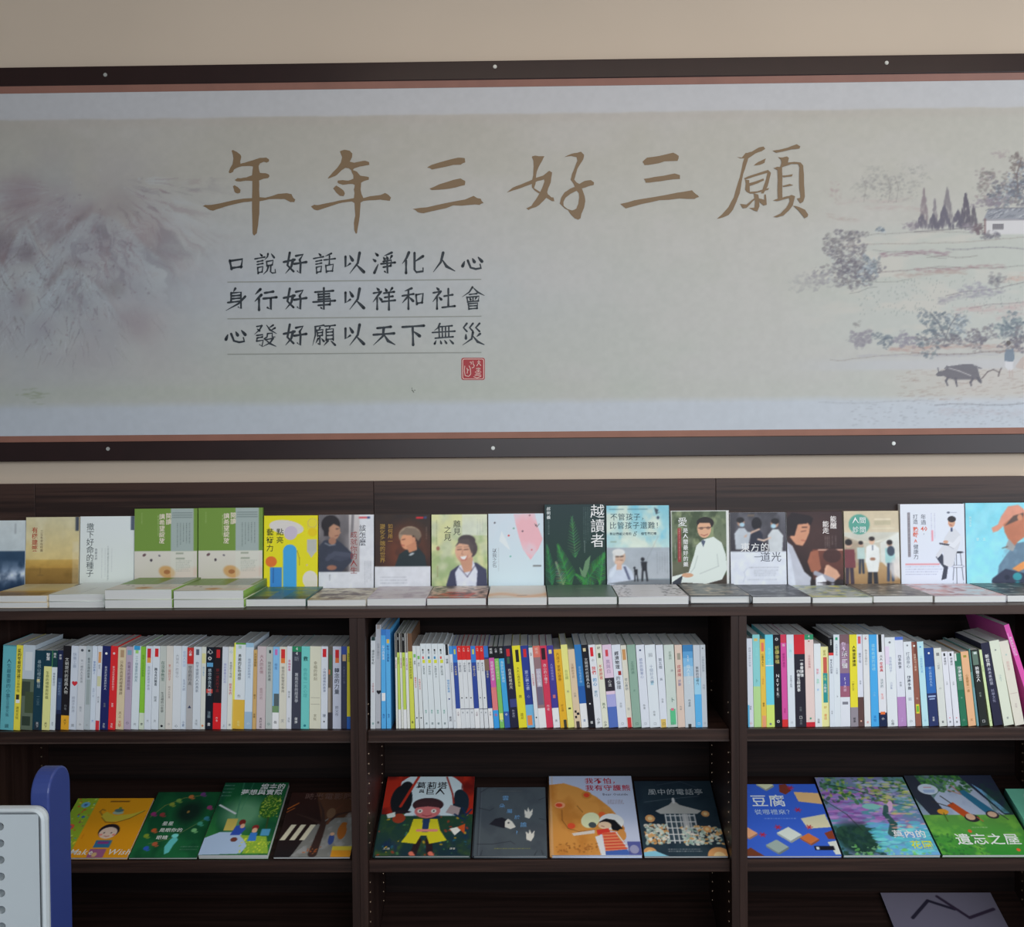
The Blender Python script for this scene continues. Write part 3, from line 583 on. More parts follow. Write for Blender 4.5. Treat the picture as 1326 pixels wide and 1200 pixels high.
def brush(b, ch, cx_, cy_, size, c):
    n = ST[ch].count(';')+1; W = 10.4 if n <= 6 else (8.8 if n < 12 else 7.0); lay = 0
    for s in ST[ch].split(';'):
        if not s: continue
        ty = s[0]; pts = [tuple(map(float, q.split(','))) for q in s[1:].split()]
        if ty == 'a' and len(pts) == 2:      # a level or upright stroke swells at both ends
            (xa, ya), (xb, yb) = pts; pts = [(xa+(xb-xa)*t, ya+(yb-ya)*t) for t in (0, .18, .5, .85, 1)]; prof = [.9, 1.0, .72, .95, 1.15]
        elif len(pts) == 2: (xa, ya), (xb, yb) = pts; pts = [(xa, ya), ((xa+xb)/2, (ya+yb)/2), (xb, yb)]; prof = {'t': [1.2, .9, .25], 'g': [.45, 1.1, 1.35], 'm': [.4, 1.2, .4]}[ty]
        else:
            m = len(pts); prof = {'a': [1.0]+[.9]*(m-2)+[.55 if m > 3 else .9], 't': [1.2]+[.95]*(m-2)+[.2], 'g': [.5]+[1]*(m-2)+[1.3], 'm': [.45]+[1.15]*(m-2)+[.35]}[ty]
        if ty == 'm': prof[1 if len(pts) == 3 else 1] = 1.25
        L, R = [], []
        for i, (x, y) in enumerate(pts):
            a = pts[max(0, i-1)]; d = pts[min(len(pts)-1, i+1)]
            tx, ty_ = d[0]-a[0], d[1]-a[1]; l = math.hypot(tx, ty_) or 1; nx, ny = -ty_/l, tx/l; h = W*prof[i]/2
            L.append((x+nx*h, y+ny*h)); R.append((x-nx*h, y-ny*h))
        for i in range(len(pts)-1):
            q = [L[i], L[i+1], R[i+1], R[i]]
            b.poly([wallp(cx_+(x-50)/100*size, cy_+(y-50)/100*size, 0.00002*lay) for x, y in q][::-1], c)
        for (x, y), h in ((pts[0], prof[0]), (pts[-1], prof[-1])):
            r = W*h/2
            b.poly([wallp(cx_+(x+r*math.cos(t)-50)/100*size, cy_+(y+r*math.sin(t)-50)/100*size, 0.00002*lay) for t in [2*math.pi*k/7 for k in range(7)]][::-1], c)
        lay += 1
xsc = [306, 343.4, 382, 419.4, 458.4, 497, 535, 574.5, 612.5]
for row, y0 in (('口說好話以淨化人心', 341.5), ('身行好事以祥和社會', 388), ('心發好願以天下無災', 434.5)):
    for i, ch in enumerate(row):
        b = MB(); brush(b, ch, xsc[i], y0-(xsc[i]-306)*.006, 30.5, INK); b.build('ink_character', M_MURAL, mural)
for xa, ya, xb, yb in ((294.5, 365.2, 623.3, 361.6), (294.5, 412.7, 623.5, 409.3), (294.5, 458.6, 623.5, 456.2)):
    b = MB(); b.poly([wallp(xa, ya+.7), wallp(xb, yb+.7), wallp(xb, yb-.7), wallp(xa, ya-.7)], rgb((140, 142, 136), 1.1)); b.build('ruled_line', M_MURAL, mural)
# red seal
b = MB(); RED = rgb((150, 44, 50), 1.2); PALE = rgb((205, 180, 170), 1.2)
def sl(x, y, l=0): return wallp(520+x/11.05, 450+y/11.05, l)
def rr(x0, y0, x1, y1, r, c, l):
    P = []
    for cx_, cy_, a0 in ((x1-r, y0+r, -90), (x1-r, y1-r, 0), (x0+r, y1-r, 90), (x0+r, y0+r, 180)):
        for k in range(5): a = math.radians(a0+22.5*k); P.append(sl(cx_+r*math.cos(a), cy_+r*math.sin(a), l))
    b.poly(P[::-1], c)
rr(856, 146, 1192, 462, 30, RED, 0); rr(870, 160, 1180, 450, 26, PALE, .0001); rr(880, 168, 1170, 442, 20, RED, .0002)
def sline(pts, w=9):
    for (xa, ya), (xb, yb) in zip(pts, pts[1:]):
        l = math.hypot(xb-xa, yb-ya) or 1; nx, ny = -(yb-ya)/l*w/2, (xb-xa)/l*w/2
        q = [sl(xa+nx, ya+ny, .0003), sl(xb+nx, yb+ny, .0003), sl(xb-nx, yb-ny, .0003), sl(xa-nx, ya-ny, .0003)]
        b.poly(q[::-1], PALE)
for pts in ([(905, 260), (898, 330), (910, 400), (960, 412), (990, 380), (985, 300), (965, 258)], [(935, 290), (945, 330), (938, 370)], [(945, 322), (965, 318)],
            [(975, 210), (1000, 205), (995, 240)], [(1020, 190), (1025, 240), (1040, 250), (1035, 280), (1005, 290)], [(1105, 180), (1105, 215), (1075, 265)], [(1085, 205), (1130, 205)], [(1105, 215), (1135, 260)],
            [(1065, 300), (1130, 298)], [(1098, 285), (1098, 345)], [(1070, 325), (1125, 322)], [(1050, 350), (1140, 348)], [(1060, 375), (1130, 372)], [(1045, 395), (1140, 395)], [(1030, 415), (1080, 432), (1140, 410)]):
    sline(pts)
o = b.build('red_seal', M_MURAL, mural); o['label'] = 'small square red seal with pale marks'
b = MB()
for q in ([(145, 570), (152, 568), (150, 600), (143, 598)], [(140, 610), (158, 602), (182, 640), (172, 646), (155, 622)], [(180, 604), (200, 604), (196, 616), (180, 615)]):
    b.poly([sl(*p) for p in q][::-1], rgb((96, 100, 92)))
b.build('tiny_bird_mark', M_MURAL, mural)

# ------------------------------------------------------------------ bookcases
ZC = 1.196          # worktop surface
ZS2, ZS3, ZS4 = 0.8905, 0.5665, 0.2465   # shelf levels
XD = [-2.285, -1.353, -0.4195, 0.5145, 1.350]
PT = 0.0195
YB = 0.300          # inner back
SLOPE = math.radians(23.5)
names = [('dark walnut bookcase cut off by the left edge, only its end showing', 0), ('dark walnut bookcase behind the blue and white rack', 1), ('dark walnut bookcase in the middle of the picture', 2), ('dark walnut bookcase at the right, holding the tall pink book', 3)]
wt = slab('worktop', XD[0]-0.004, XD[4]+0.004, -0.002, 0.288, ZC-0.022, ZC, M_WOODX, None, 0.001)
tag(wt, 'long dark walnut worktop across all three bookcases, under the face-out books', 'worktop')
for lab, i in names:
    x0, x1 = XD[i], XD[i+1]
    r = empty('bookcase', ((x0+x1)/2, 0, 0)); tag(r, lab, 'bookcase', 'bookcase row')
    mx = (x0+x1)/2
    def L(*a): return a
    for xa, xb in ((x0, x0+PT), (x1-PT, x1)):
        sp = slab('side_panel', xa-mx+.0002, xb-mx-.0002, 0.0, YW-0.003, 0.0, ZC-0.0225, M_WOODZ, r, 0.0006)
        inner = xb-mx if xa == x0 else xa-mx; sgn = 1 if xa == x0 else -1
        for yy in (0.037, 0.262):
            b = MB(); z = 0.155
            while z < ZC-0.05:
                if all(abs(z-zs+0.012) > 0.03 for zs in (ZS2, ZS3, ZS4)) and not (0.96 < z):
                    n = 10; ring = [(0.0030*math.cos(2*math.pi*k/n), 0.0030*math.sin(2*math.pi*k/n)) for k in range(n)]
                    b.prism([(yy+u, z+v) for u, v in ring], inner-sgn*.0003, inner+sgn*.0009, lambda u, v, a: (a, u, v))
                z += 0.0249
            o = b.build('peg_sleeves', M_HOLE, sp); o['kind'] = 'stuff'
    xi0, xi1 = x0-mx+PT+.0008, x1-mx-PT-.0008
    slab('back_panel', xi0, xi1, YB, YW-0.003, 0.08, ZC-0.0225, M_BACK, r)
    slab('bottom_board', xi0, xi1, 0.02, YB-.0005, 0.0805, 0.1, M_WOODX, r)
    slab('plinth', xi0, xi1, 0.02, 0.04, 0.0, 0.08, M_WOODX, r)
    slab('riser_panel', x0-mx+.0006, x1-mx-.0006, 0.290, YW-0.002, ZC-0.022, 1.499, M_WOODX, r, 0.0008)
    sh = slab('shelf', xi0, xi1, 0.020, YB-.0005, ZS2-0.030, ZS2, M_WOODX, r, 0.001)
    slab('edge_strip', xi0, xi1, 0.0185, 0.020, ZS2-0.0300, ZS2-0.0262, M_EDGE, sh)
    for zs in (ZS3, ZS4):
        b = MB(); yf = 0.020
        ya, yb_ = yf+0.001, YB-.0005; t = math.tan(SLOPE)
        prof = [(ya, zs-0.030), (ya, zs-0.004), (ya+0.010, zs-0.004), (yb_, zs-0.004+(yb_-ya-0.010)*t), (yb_, zs-0.024+(yb_-ya-0.010)*t), (ya+0.02, zs-0.030)]
        b.prism(prof, xi0, xi1, lambda u, v, a: (a, u, v))
        sh = b.build('sloping_shelf', M_DECK, r)
        slab('front_lip', xi0, xi1, yf-0.001, yf+0.0008, zs-0.030, zs, M_WOODX, sh)
# ------------------------------------------------------------------ shelved books
def spine_book(w, h, d, base, bands, texts, rng, name='book'):
    """paperback: spine faces -y, local origin at the bottom left front corner"""
    t = 0.0006
    b = MB(); bc = rgb(base)
    r = min(0.0012, w*.2)
    # wrap-round cover: a U in plan
    b.box(0, w, 0, t, 0, h, bc)
    b.box(0, t, t, d, 0, h, bc); b.box(w-t, w, t, d, 0, h, bc)
    f = lambda u, v, l=0.0001: (u*w, -l, v*h)
    for k, (v0, v1, u0, u1, c) in enumerate(bands):      # v from the top, 0..1
        l = 0.00012+0.00004*k
        b.poly([(u0*w, -l, (1-v1)*h), (u1*w, -l, (1-v1)*h), (u1*w, -l, (1-v0)*h), (u0*w, -l, (1-v0)*h)], rgb(c))
        if u0 <= 0.01 and u1 >= .99 and v1-v0 > .12:     # wide bands run round onto both covers
            b.box(-l, t, 0, d*.999, (1-v1)*h, (1-v0)*h, rgb(c)); b.box(w-t, w+l, 0, d*.999, (1-v1)*h, (1-v0)*h, rgb(c))
    for s, v0, size, u, c, bold in texts:                # v0 start from the top, size as share of spine width
        size = min(size, (h*(1-v0)-.0015)/(w*1.04*len(s)))
        vtext(b, s, lambda x, y: (x, -0.0004, y), u*w, (1-v0)*h, size*w, rgb(c), 1.04, bold)
    o = b.build(name, M_PRINT)
    p = MB(); m = 0.0012
    p.box(t, w-t, t, d-m, m*.5, h-m*.6); p.build('page_block', M_PAGE, o)
    return o

K = (34, 36, 42); WH = (226, 230, 234); GR = (120, 124, 128); RD = (176, 36, 44); GD = (196, 160, 90); BLU = (46, 84, 150)
W1 = (196, 204, 214); W2 = (200, 202, 200); CR = (206, 202, 184)
def B(v0, v1, c, u0=0.0, u1=1.0): return (v0, v1, u0, u1, c)
def T(s, v=.12, size=.62, c=K, u=.5, bold=0.0): return (s, v, size, u, c, bold)
# (bottom left, bottom right, top left, top right, top) in crop units, words, short word, colour, bands, texts
SA = ('A', 5.525, 0, 800); SB = ('B', 5.1, 220, 800); SCc = ('C', 5.1, 460, 790); SD = ('D', 4.735, 690, 790); SE = ('E', 6.314, 940, 790); SF = ('F', 6.437, 1120, 790)
BAY1 = [
 (SA, 5, 100, 38, 120, 195, 'wide teal book, first at the left end', 'teal', (96, 168, 176), [B(.0, .012, (70, 130, 140))], [T('人生最重要的小事', .16, .36, (40, 84, 100)), T('生活散文集', .62, .28, (60, 104, 118)), T('圓', .93, .3, (30, 60, 70))]),
 (SA, 102, 147, 124, 172, 195, 'lemon yellow book with black title', 'yellow', (232, 206, 74), [B(.58, .64, (60, 56, 40), .2, .7), B(.64, .68, WH, .2, .8)], [T('愛的教育學習法', .04, .62, (50, 46, 30), bold=.012), T('給父母的信', .36, .5, (70, 64, 40)), T('遠見文化', .72, .5, (90, 80, 40))]),
 (SA, 148, 234, 172, 258, 195, 'book with a misty green hillside photo', 'hillside', (178, 188, 196), [B(.4, 1, (92, 104, 88)), B(.43, .6, (58, 68, 58), .0, .7), B(.55, .8, (66, 78, 56), .3, 1.0), B(.84, .95, (48, 60, 50), .1, .8), B(.08, .3, (196, 202, 206), .2, .8)], []),
 (SA, 236, 303, 262, 325, 232, 'dark teal book with white title', 'dark teal', (26, 58, 72), [B(.36, .4, (214, 196, 120), .3, .6), B(.9, 1, (40, 50, 60), .2, .7)], [T('尋找山裡的智慧', .12, .42, (150, 170, 176)), T('一二三', .56, .36, (110, 140, 150)), T('天下', .9, .3, WH)]),
 (SA, 304, 358, 325, 372, 232, 'pale yellow book with dark teal cap', 'pale yellow', (214, 212, 140), [B(0, .2, (26, 58, 72))], [T('智慧', .03, .5, WH, bold=.01), T('生命的禮物與祝福', .26, .45, (100, 104, 60)), T('天下', .9, .4, K)]),
 (SA, 359, 396, 374, 422, 232, 'white book with dark teal cap', 'teal-capped white', (206, 214, 224), [B(0, .21, (26, 62, 66)), B(0, .21, (110, 190, 110), 0, .06)], [T('明天', .03, .5, WH, bold=.01), T('學會愛自己', .28, .5, (96, 104, 120)), T('天下', .9, .4, (40, 60, 90))]),
 (SA, 397, 436, 420, 462, 232, 'navy blue book with starry spine', 'navy starry', (34, 42, 74), [B(.35, .75, (58, 76, 108), .1, .9), B(.8, 1, (26, 30, 50))], [T('夢想', .05, .5, WH), T('宇宙的旅行', .4, .5, (140, 160, 190))]),
 (SA, 437, 493, 462, 515, 200, 'black book with orange bottom label', 'black and orange', (30, 28, 32), [B(.83, 1, (226, 160, 44))], [T('文明現代的經典人物', .14, .5, (200, 200, 196)), T('作者', .7, .35, GR), T('天下', .87, .4, K)]),
 (SA, 495, 548, 518, 560, 200, 'white book with small red heart', 'red-heart white', (196, 202, 212), [], [T('快樂工廠', .08, .5, (140, 150, 168)), T('♥', .42, .66, (196, 50, 60)), T('給孩子的詩', .6, .42, (140, 146, 158)), T('圓', .93, .4, GR)]),
 (SA, 550, 602, 562, 625, 200, 'grey-white book with dark dot on top', 'dotted grey', (196, 198, 202), [], [T('●', .03, .5, (80, 84, 92)), T('不一樣的人生風景', .16, .4, (130, 134, 140)), T('散文', .72, .38, (140, 144, 150)), T('小', .92, .35, (70, 74, 80))]),
 (SA, 603, 645, 626, 666, 200, 'thin grey book with dark circle', 'thin grey', (172, 180, 184), [B(.4, .7, (150, 160, 160), .2, .8)], [T('●', .04, .5, (60, 66, 66)), T('看見台灣的故事', .14, .48, (80, 90, 90)), T('小', .93, .4, GR)]),
 (SA, 647, 682, 668, 701, 200, 'slim white book with small blue lettering', 'slim white', (200, 208, 222), [], [T('學習的路上', .18, .5, (80, 110, 160)), T('我們一起', .5, .45, (150, 160, 180)), T('文', .88, .5, (60, 120, 190))]),
 (SA, 684, 716, 703, 741, 200, 'slim white book with tan tab and red foot', 'tan-tabbed white', (202, 206, 214), [B(.07, .2, (206, 150, 100), .2, .8), B(.36, .48, (196, 196, 160), .1, .9), B(.89, 1, (200, 52, 62), .1, .9)], [T('成長', .22, .5, GR), T('的力量', .6, .45, GR)]),
 (SA, 718, 775, 742, 800, 200, 'deep navy book with white title', 'deep navy', (34, 40, 92), [], [T('●', .07, .4, WH), T('我決定成為更好的人', .24, .32, (196, 200, 216)), T('聖嚴', .68, .26, GR), T('文化', .92, .3, WH)]),
 (SA, 777, 826, 800, 852, 200, 'bright red book with white title', 'bright red', (208, 44, 48), [], [T('●', .07, .45, (240, 190, 190)), T('我決定成為更好的自己', .24, .34, (240, 200, 196)), T('聖嚴', .68, .3, (240, 200, 196)), T('文化', .92, .35, WH)]),
 (SA, 828, 885, 852, 908, 212, 'beige book with a red foot mark', 'beige', (206, 190, 158), [B(.03, .12, (170, 140, 110), .3, .75)], [T('只為你而寫的經典情詩', .16, .42, (90, 66, 50)), T('天上', .78, .4, (130, 90, 70)), T('文學', .89, .42, (190, 70, 60))]),
 (SA, 887, 936, 908, 950, 206, 'dusty mauve book', 'mauve', (176, 160, 178), [B(.04, .1, (120, 160, 176), .2, .8)], [T('向著光的道路前進', .18, .5, (110, 84, 112)), T('小', .9, .5, (70, 60, 90))]),
 (SA, 938, 992, 952, 1008, 200, 'white book with blue heart label', 'blue-topped white', (206, 214, 222), [B(0, .05, (60, 150, 200), .1, .9), B(.05, .09, (150, 200, 110), .3, .7)], [T('三十個重要的朋友', .12, .42, (110, 140, 150)), T('光', .92, .4, GR)]),
 (SA, 994, 1032, 1010, 1055, 205, 'lime green book', 'lime green', (130, 186, 60), [B(.8, 1, (200, 210, 190))], [T('健康心生活的故事集', .1, .46, (90, 140, 40)), T('書', .92, .5, K)]),
 (SA, 1034, 1082, 1057, 1096, 200, 'white book with red tag and grey title', 'red-tagged white', (204, 210, 218), [B(.03, .14, (196, 50, 54), .2, .75), B(.14, .2, (220, 150, 80), .2, .75)], [T('我的朋友從不老去', .24, .44, (130, 140, 150)), T('文', .88, .4, GR)]),
 (SA, 1084, 1134, 1098, 1146, 200, 'white book with red tag and bold black title', 'bold-titled white', (206, 212, 220), [B(.03, .13, (200, 44, 50), .3, .8)], [T('聽不見的聲音', .26, .42, (70, 76, 84), bold=.012), T('圓滿', .6, .4, GR), T('文', .88, .4, GR)]),
 (SA, 1136, 1182, 1148, 1190, 200, 'grey-green book with handwritten title', 'handwritten grey', (186, 190, 184), [], [T('在沒事教室', .18, .62, (80, 110, 96)), T('生活裡的小哲學', .55, .46, (70, 80, 76)), T('●', .94, .5, K)]),
 (SA, 1184, 1232, 1192, 1245, 200, 'cream book with fine red title', 'cream', (206, 200, 192), [], [T('第二個好日子', .22, .4, (190, 110, 96)), T('給大人的書', .48, .36, (150, 140, 134)), T('小', .92, .4, GR)]),
 (SA, 1234, 1292, 1248, 1300, 200, 'white book with pale grey title', 'pale-titled white', (206, 210, 214), [], [T('大排天一的信心', .1, .4, (150, 154, 160)), T('心', .94, .4, GR)]),
 (SB, 71, 108, 82, 118, 185, 'white book with pale blue title', 'blue-titled white', (202, 210, 222), [], [T('從前人的話', .06, .55, (150, 170, 200)), T('生活大師', .4, .5, (130, 140, 160)), T('小書', .9, .5, (90, 110, 140))]),
 (SB, 110, 150, 121, 163, 195, 'grey book with red top tag', 'red-topped grey', (170, 168, 168), [B(0, .2, (190, 50, 48))], [T('心靈', .03, .5, WH, bold=.01), T('空白的行走', .22, .62, (60, 60, 62)), T('▲', .7, .6, (50, 60, 90))]),
 (SB, 152, 201, 166, 208, 190, 'white book with grey medical title', 'grey-titled white', (200, 206, 212), [B(.03, .1, (90, 96, 110), .3, .7)], [T('你不需要別人的勇氣', .18, .44, (110, 120, 134)), T('文化', .88, .4, GR)]),
 (SB, 203, 232, 210, 242, 190, 'cream book with pale yellow label', 'yellow-labelled cream', (204, 206, 196), [B(.08, .2, (206, 200, 140), .1, .9)], [T('樂活養生', .24, .5, (130, 160, 190)), T('●', .94, .6, (206, 130, 90))]),
 (SB, 235, 284, 245, 296, 192, 'black book with white title and blue seal', 'black white-titled', (26, 32, 42), [B(.19, .24, (90, 150, 190), .1, .9), B(.51, .56, (190, 70, 60), .1, .9)], [T('心', .02, .75, WH), T('◎', .11, .6, WH), T('慈悲來自天地間', .26, .5, (180, 196, 206)), T('法鼓', .78, .45, (140, 160, 170)), T('書', .92, .45, WH)]),
 (SB, 286, 337, 298, 346, 192, 'black book with bright red lower part', 'black and red', (36, 30, 34), [B(.68, 1, (206, 36, 42)), B(.03, .13, (190, 40, 44), .3, .75)], [T('那一道光的下面', .26, .42, (130, 44, 48)), T('作者', .85, .3, (240, 190, 190))]),
 (SB, 339, 378, 351, 392, 190, 'white book with pale lavender print', 'lavender-printed white', (200, 204, 210), [], [T('我的青春日記本', .2, .46, (130, 130, 180)), T('上', .94, .5, GR)]),
 (SB, 380, 414, 396, 426, 190, 'white book with red writing and yellow edge', 'red-written white', (212, 212, 206), [B(0, 1, (216, 210, 90), .88, 1.0)], [T('心', .04, .6, (120, 170, 180)), T('幸福的三句話', .18, .5, (90, 96, 100)), T('給青年們', .44, .55, (190, 60, 60)), T('書', .93, .5, GR)]),
 (SB, 415, 490, 432, 501, 165, 'wide white book with mustard bottom', 'mustard-bottomed', (208, 214, 224), [B(.66, 1, (212, 172, 68)), B(0, .02, (90, 150, 60)), B(0, .66, (228, 214, 80), 0, .12)], [T('我', .03, .3, (110, 170, 110)), T('勇敢的愛你成伴', .13, .32, (60, 64, 60), bold=.01), T('作', .6, .3, GR), T('出版', .9, .25, (240, 214, 140))]),
 (SB, 492, 543, 507, 557, 165, 'pale blue book with steel blue foot', 'pale blue', (196, 208, 224), [B(0, .05, (150, 184, 206)), B(.8, 1, (150, 176, 198))], [T('和好如初的時光', .18, .36, (120, 136, 160)), T('心', .92, .35, WH)]),
 (SB, 544, 570, 552, 580, 210, 'slim golden brown book', 'golden brown', (196, 160, 104), [], [T('天然食譜集', .04, .7, (110, 84, 40)), T('鄉土', .56, .6, (90, 64, 30)), T('出版', .8, .6, (60, 44, 24))]),
 (SB, 572, 629, 584, 637, 187, 'pinkish beige book', 'pinkish beige', (192, 178, 180), [], [T('大人的友情', .1, .44, (150, 110, 116)), T('給同行的', .5, .34, (150, 120, 124)), T('美好出版', .86, .42, (60, 50, 60))]),
 (SB, 631, 675, 639, 683, 190, 'grey-green book with dark leaf mark', 'leaf-marked grey', (174, 180, 176), [B(.04, .08, (40, 60, 60), .4, .7)], [T('陪在你的身邊', .18, .48, (80, 90, 90)), T('小', .92, .5, (40, 110, 100))]),
 (SB, 677, 719, 684, 723, 190, 'sky blue book with painted landscape', 'sky blue', (130, 180, 220), [B(.72, .8, (110, 140, 100)), B(.57, .72, (84, 96, 100), .2, 1), B(.8, 1, WH), B(.03, .1, (190, 110, 170), .3, .7)], [T('樹屋', .2, .5, (90, 130, 170)), T('樹', .9, .5, K)]),
 (SB, 720, 768, 726, 773, 190, 'cream book with red and orange tag', 'red-tagged cream', (206, 202, 188), [B(.03, .14, (200, 50, 50), .2, .75), B(.14, .2, (216, 120, 60), .2, .75)], [T('慈悲的智慧和食尚', .24, .44, (110, 104, 96)), T('文', .88, .5, GR)]),
 (SB, 770, 803, 777, 809, 187, 'slim white book with magenta print', 'magenta-printed white', (206, 208, 214), [], [T('幸福故事', .16, .55, (190, 50, 110)), T('散文集', .54, .45, GR), T('文化', .86, .5, (110, 114, 120))]),
 (SB, 805, 864, 812, 868, 187, 'charcoal book with green top', 'charcoal', (60, 62, 76), [B(0, .065, (44, 130, 90))], [T('44', .0, .5, WH), T('斷', .12, .55, (130, 134, 144)), T('邂逅志哲的經濟學', .32, .4, (196, 198, 204)), T('健康', .86, .34, WH)]),
 (SB, 866, 920, 876, 928, 187, 'turquoise book', 'turquoise', (108, 190, 184), [], [T('救', .12, .6, (30, 60, 60), bold=.012), T('你的每一天心理', .26, .5, (80, 160, 158)), T('●', .94, .4, (40, 120, 130))]),
 (SB, 922, 996, 931, 1000, 187, 'wide cream book with thin lines', 'wide cream', (206, 204, 184), [B(.62, .625, (150, 146, 130), .1, .9), B(.7, .705, (150, 146, 130), .1, .9)], [T('幸福的時刻', .18, .34, (140, 132, 110)), T('文化', .82, .3, (120, 110, 90))]),
 (SB, 998, 1042, 1002, 1042, 187, 'white book with narrow red tag', 'narrow-tagged white', (204, 208, 216), [B(.03, .13, (196, 40, 48), .2, .75)], [T('小狗的禮物的故事', .26, .44, (100, 110, 140)), T('理', .82, .5, (70, 80, 100)), T('●', .9, .3, K)]),
 (SB, 1044, 1073, 1043, 1075, 187, 'dark marbled book', 'marbled', (96, 88, 80), [B(.1, .35, (70, 96, 70), .2, .9), B(.28, .34, (180, 110, 80), .1, .5), B(.5, .8, (160, 150, 140), .0, .6), B(.8, 1, (60, 56, 60))], []),
 (SB, 1076, 1131, 1081, 1131, 187, 'silver white book with bold title', 'silver', (186, 190, 206), [B(.04, .14, (190, 40, 46), .3, .75), B(.14, .2, (206, 110, 60), .3, .75)], [T('轉念的力量', .26, .62, (60, 64, 76), bold=.01), T('師父作', .72, .42, (90, 94, 110))]),
 (SB, 1133, 1170, 1139, 1168, 187, 'dark slate book with blue top', 'dark slate', (56, 60, 82), [B(0, .1, (60, 80, 150)), B(.1, .18, (190, 160, 120), .2, .8)], [T('大書家的小事', .24, .5, (96, 100, 124))]),
 (SB, 1172, 1196, 1173, 1191, 187, 'yellow book with blue foot at the right end', 'yellow and blue', (212, 200, 60), [B(.85, 1, (50, 100, 180))], [T('數學遊戲', .08, .6, (60, 90, 60))]),
]
def ser(n): return ['first', 'second', 'third', 'fourth'][n]
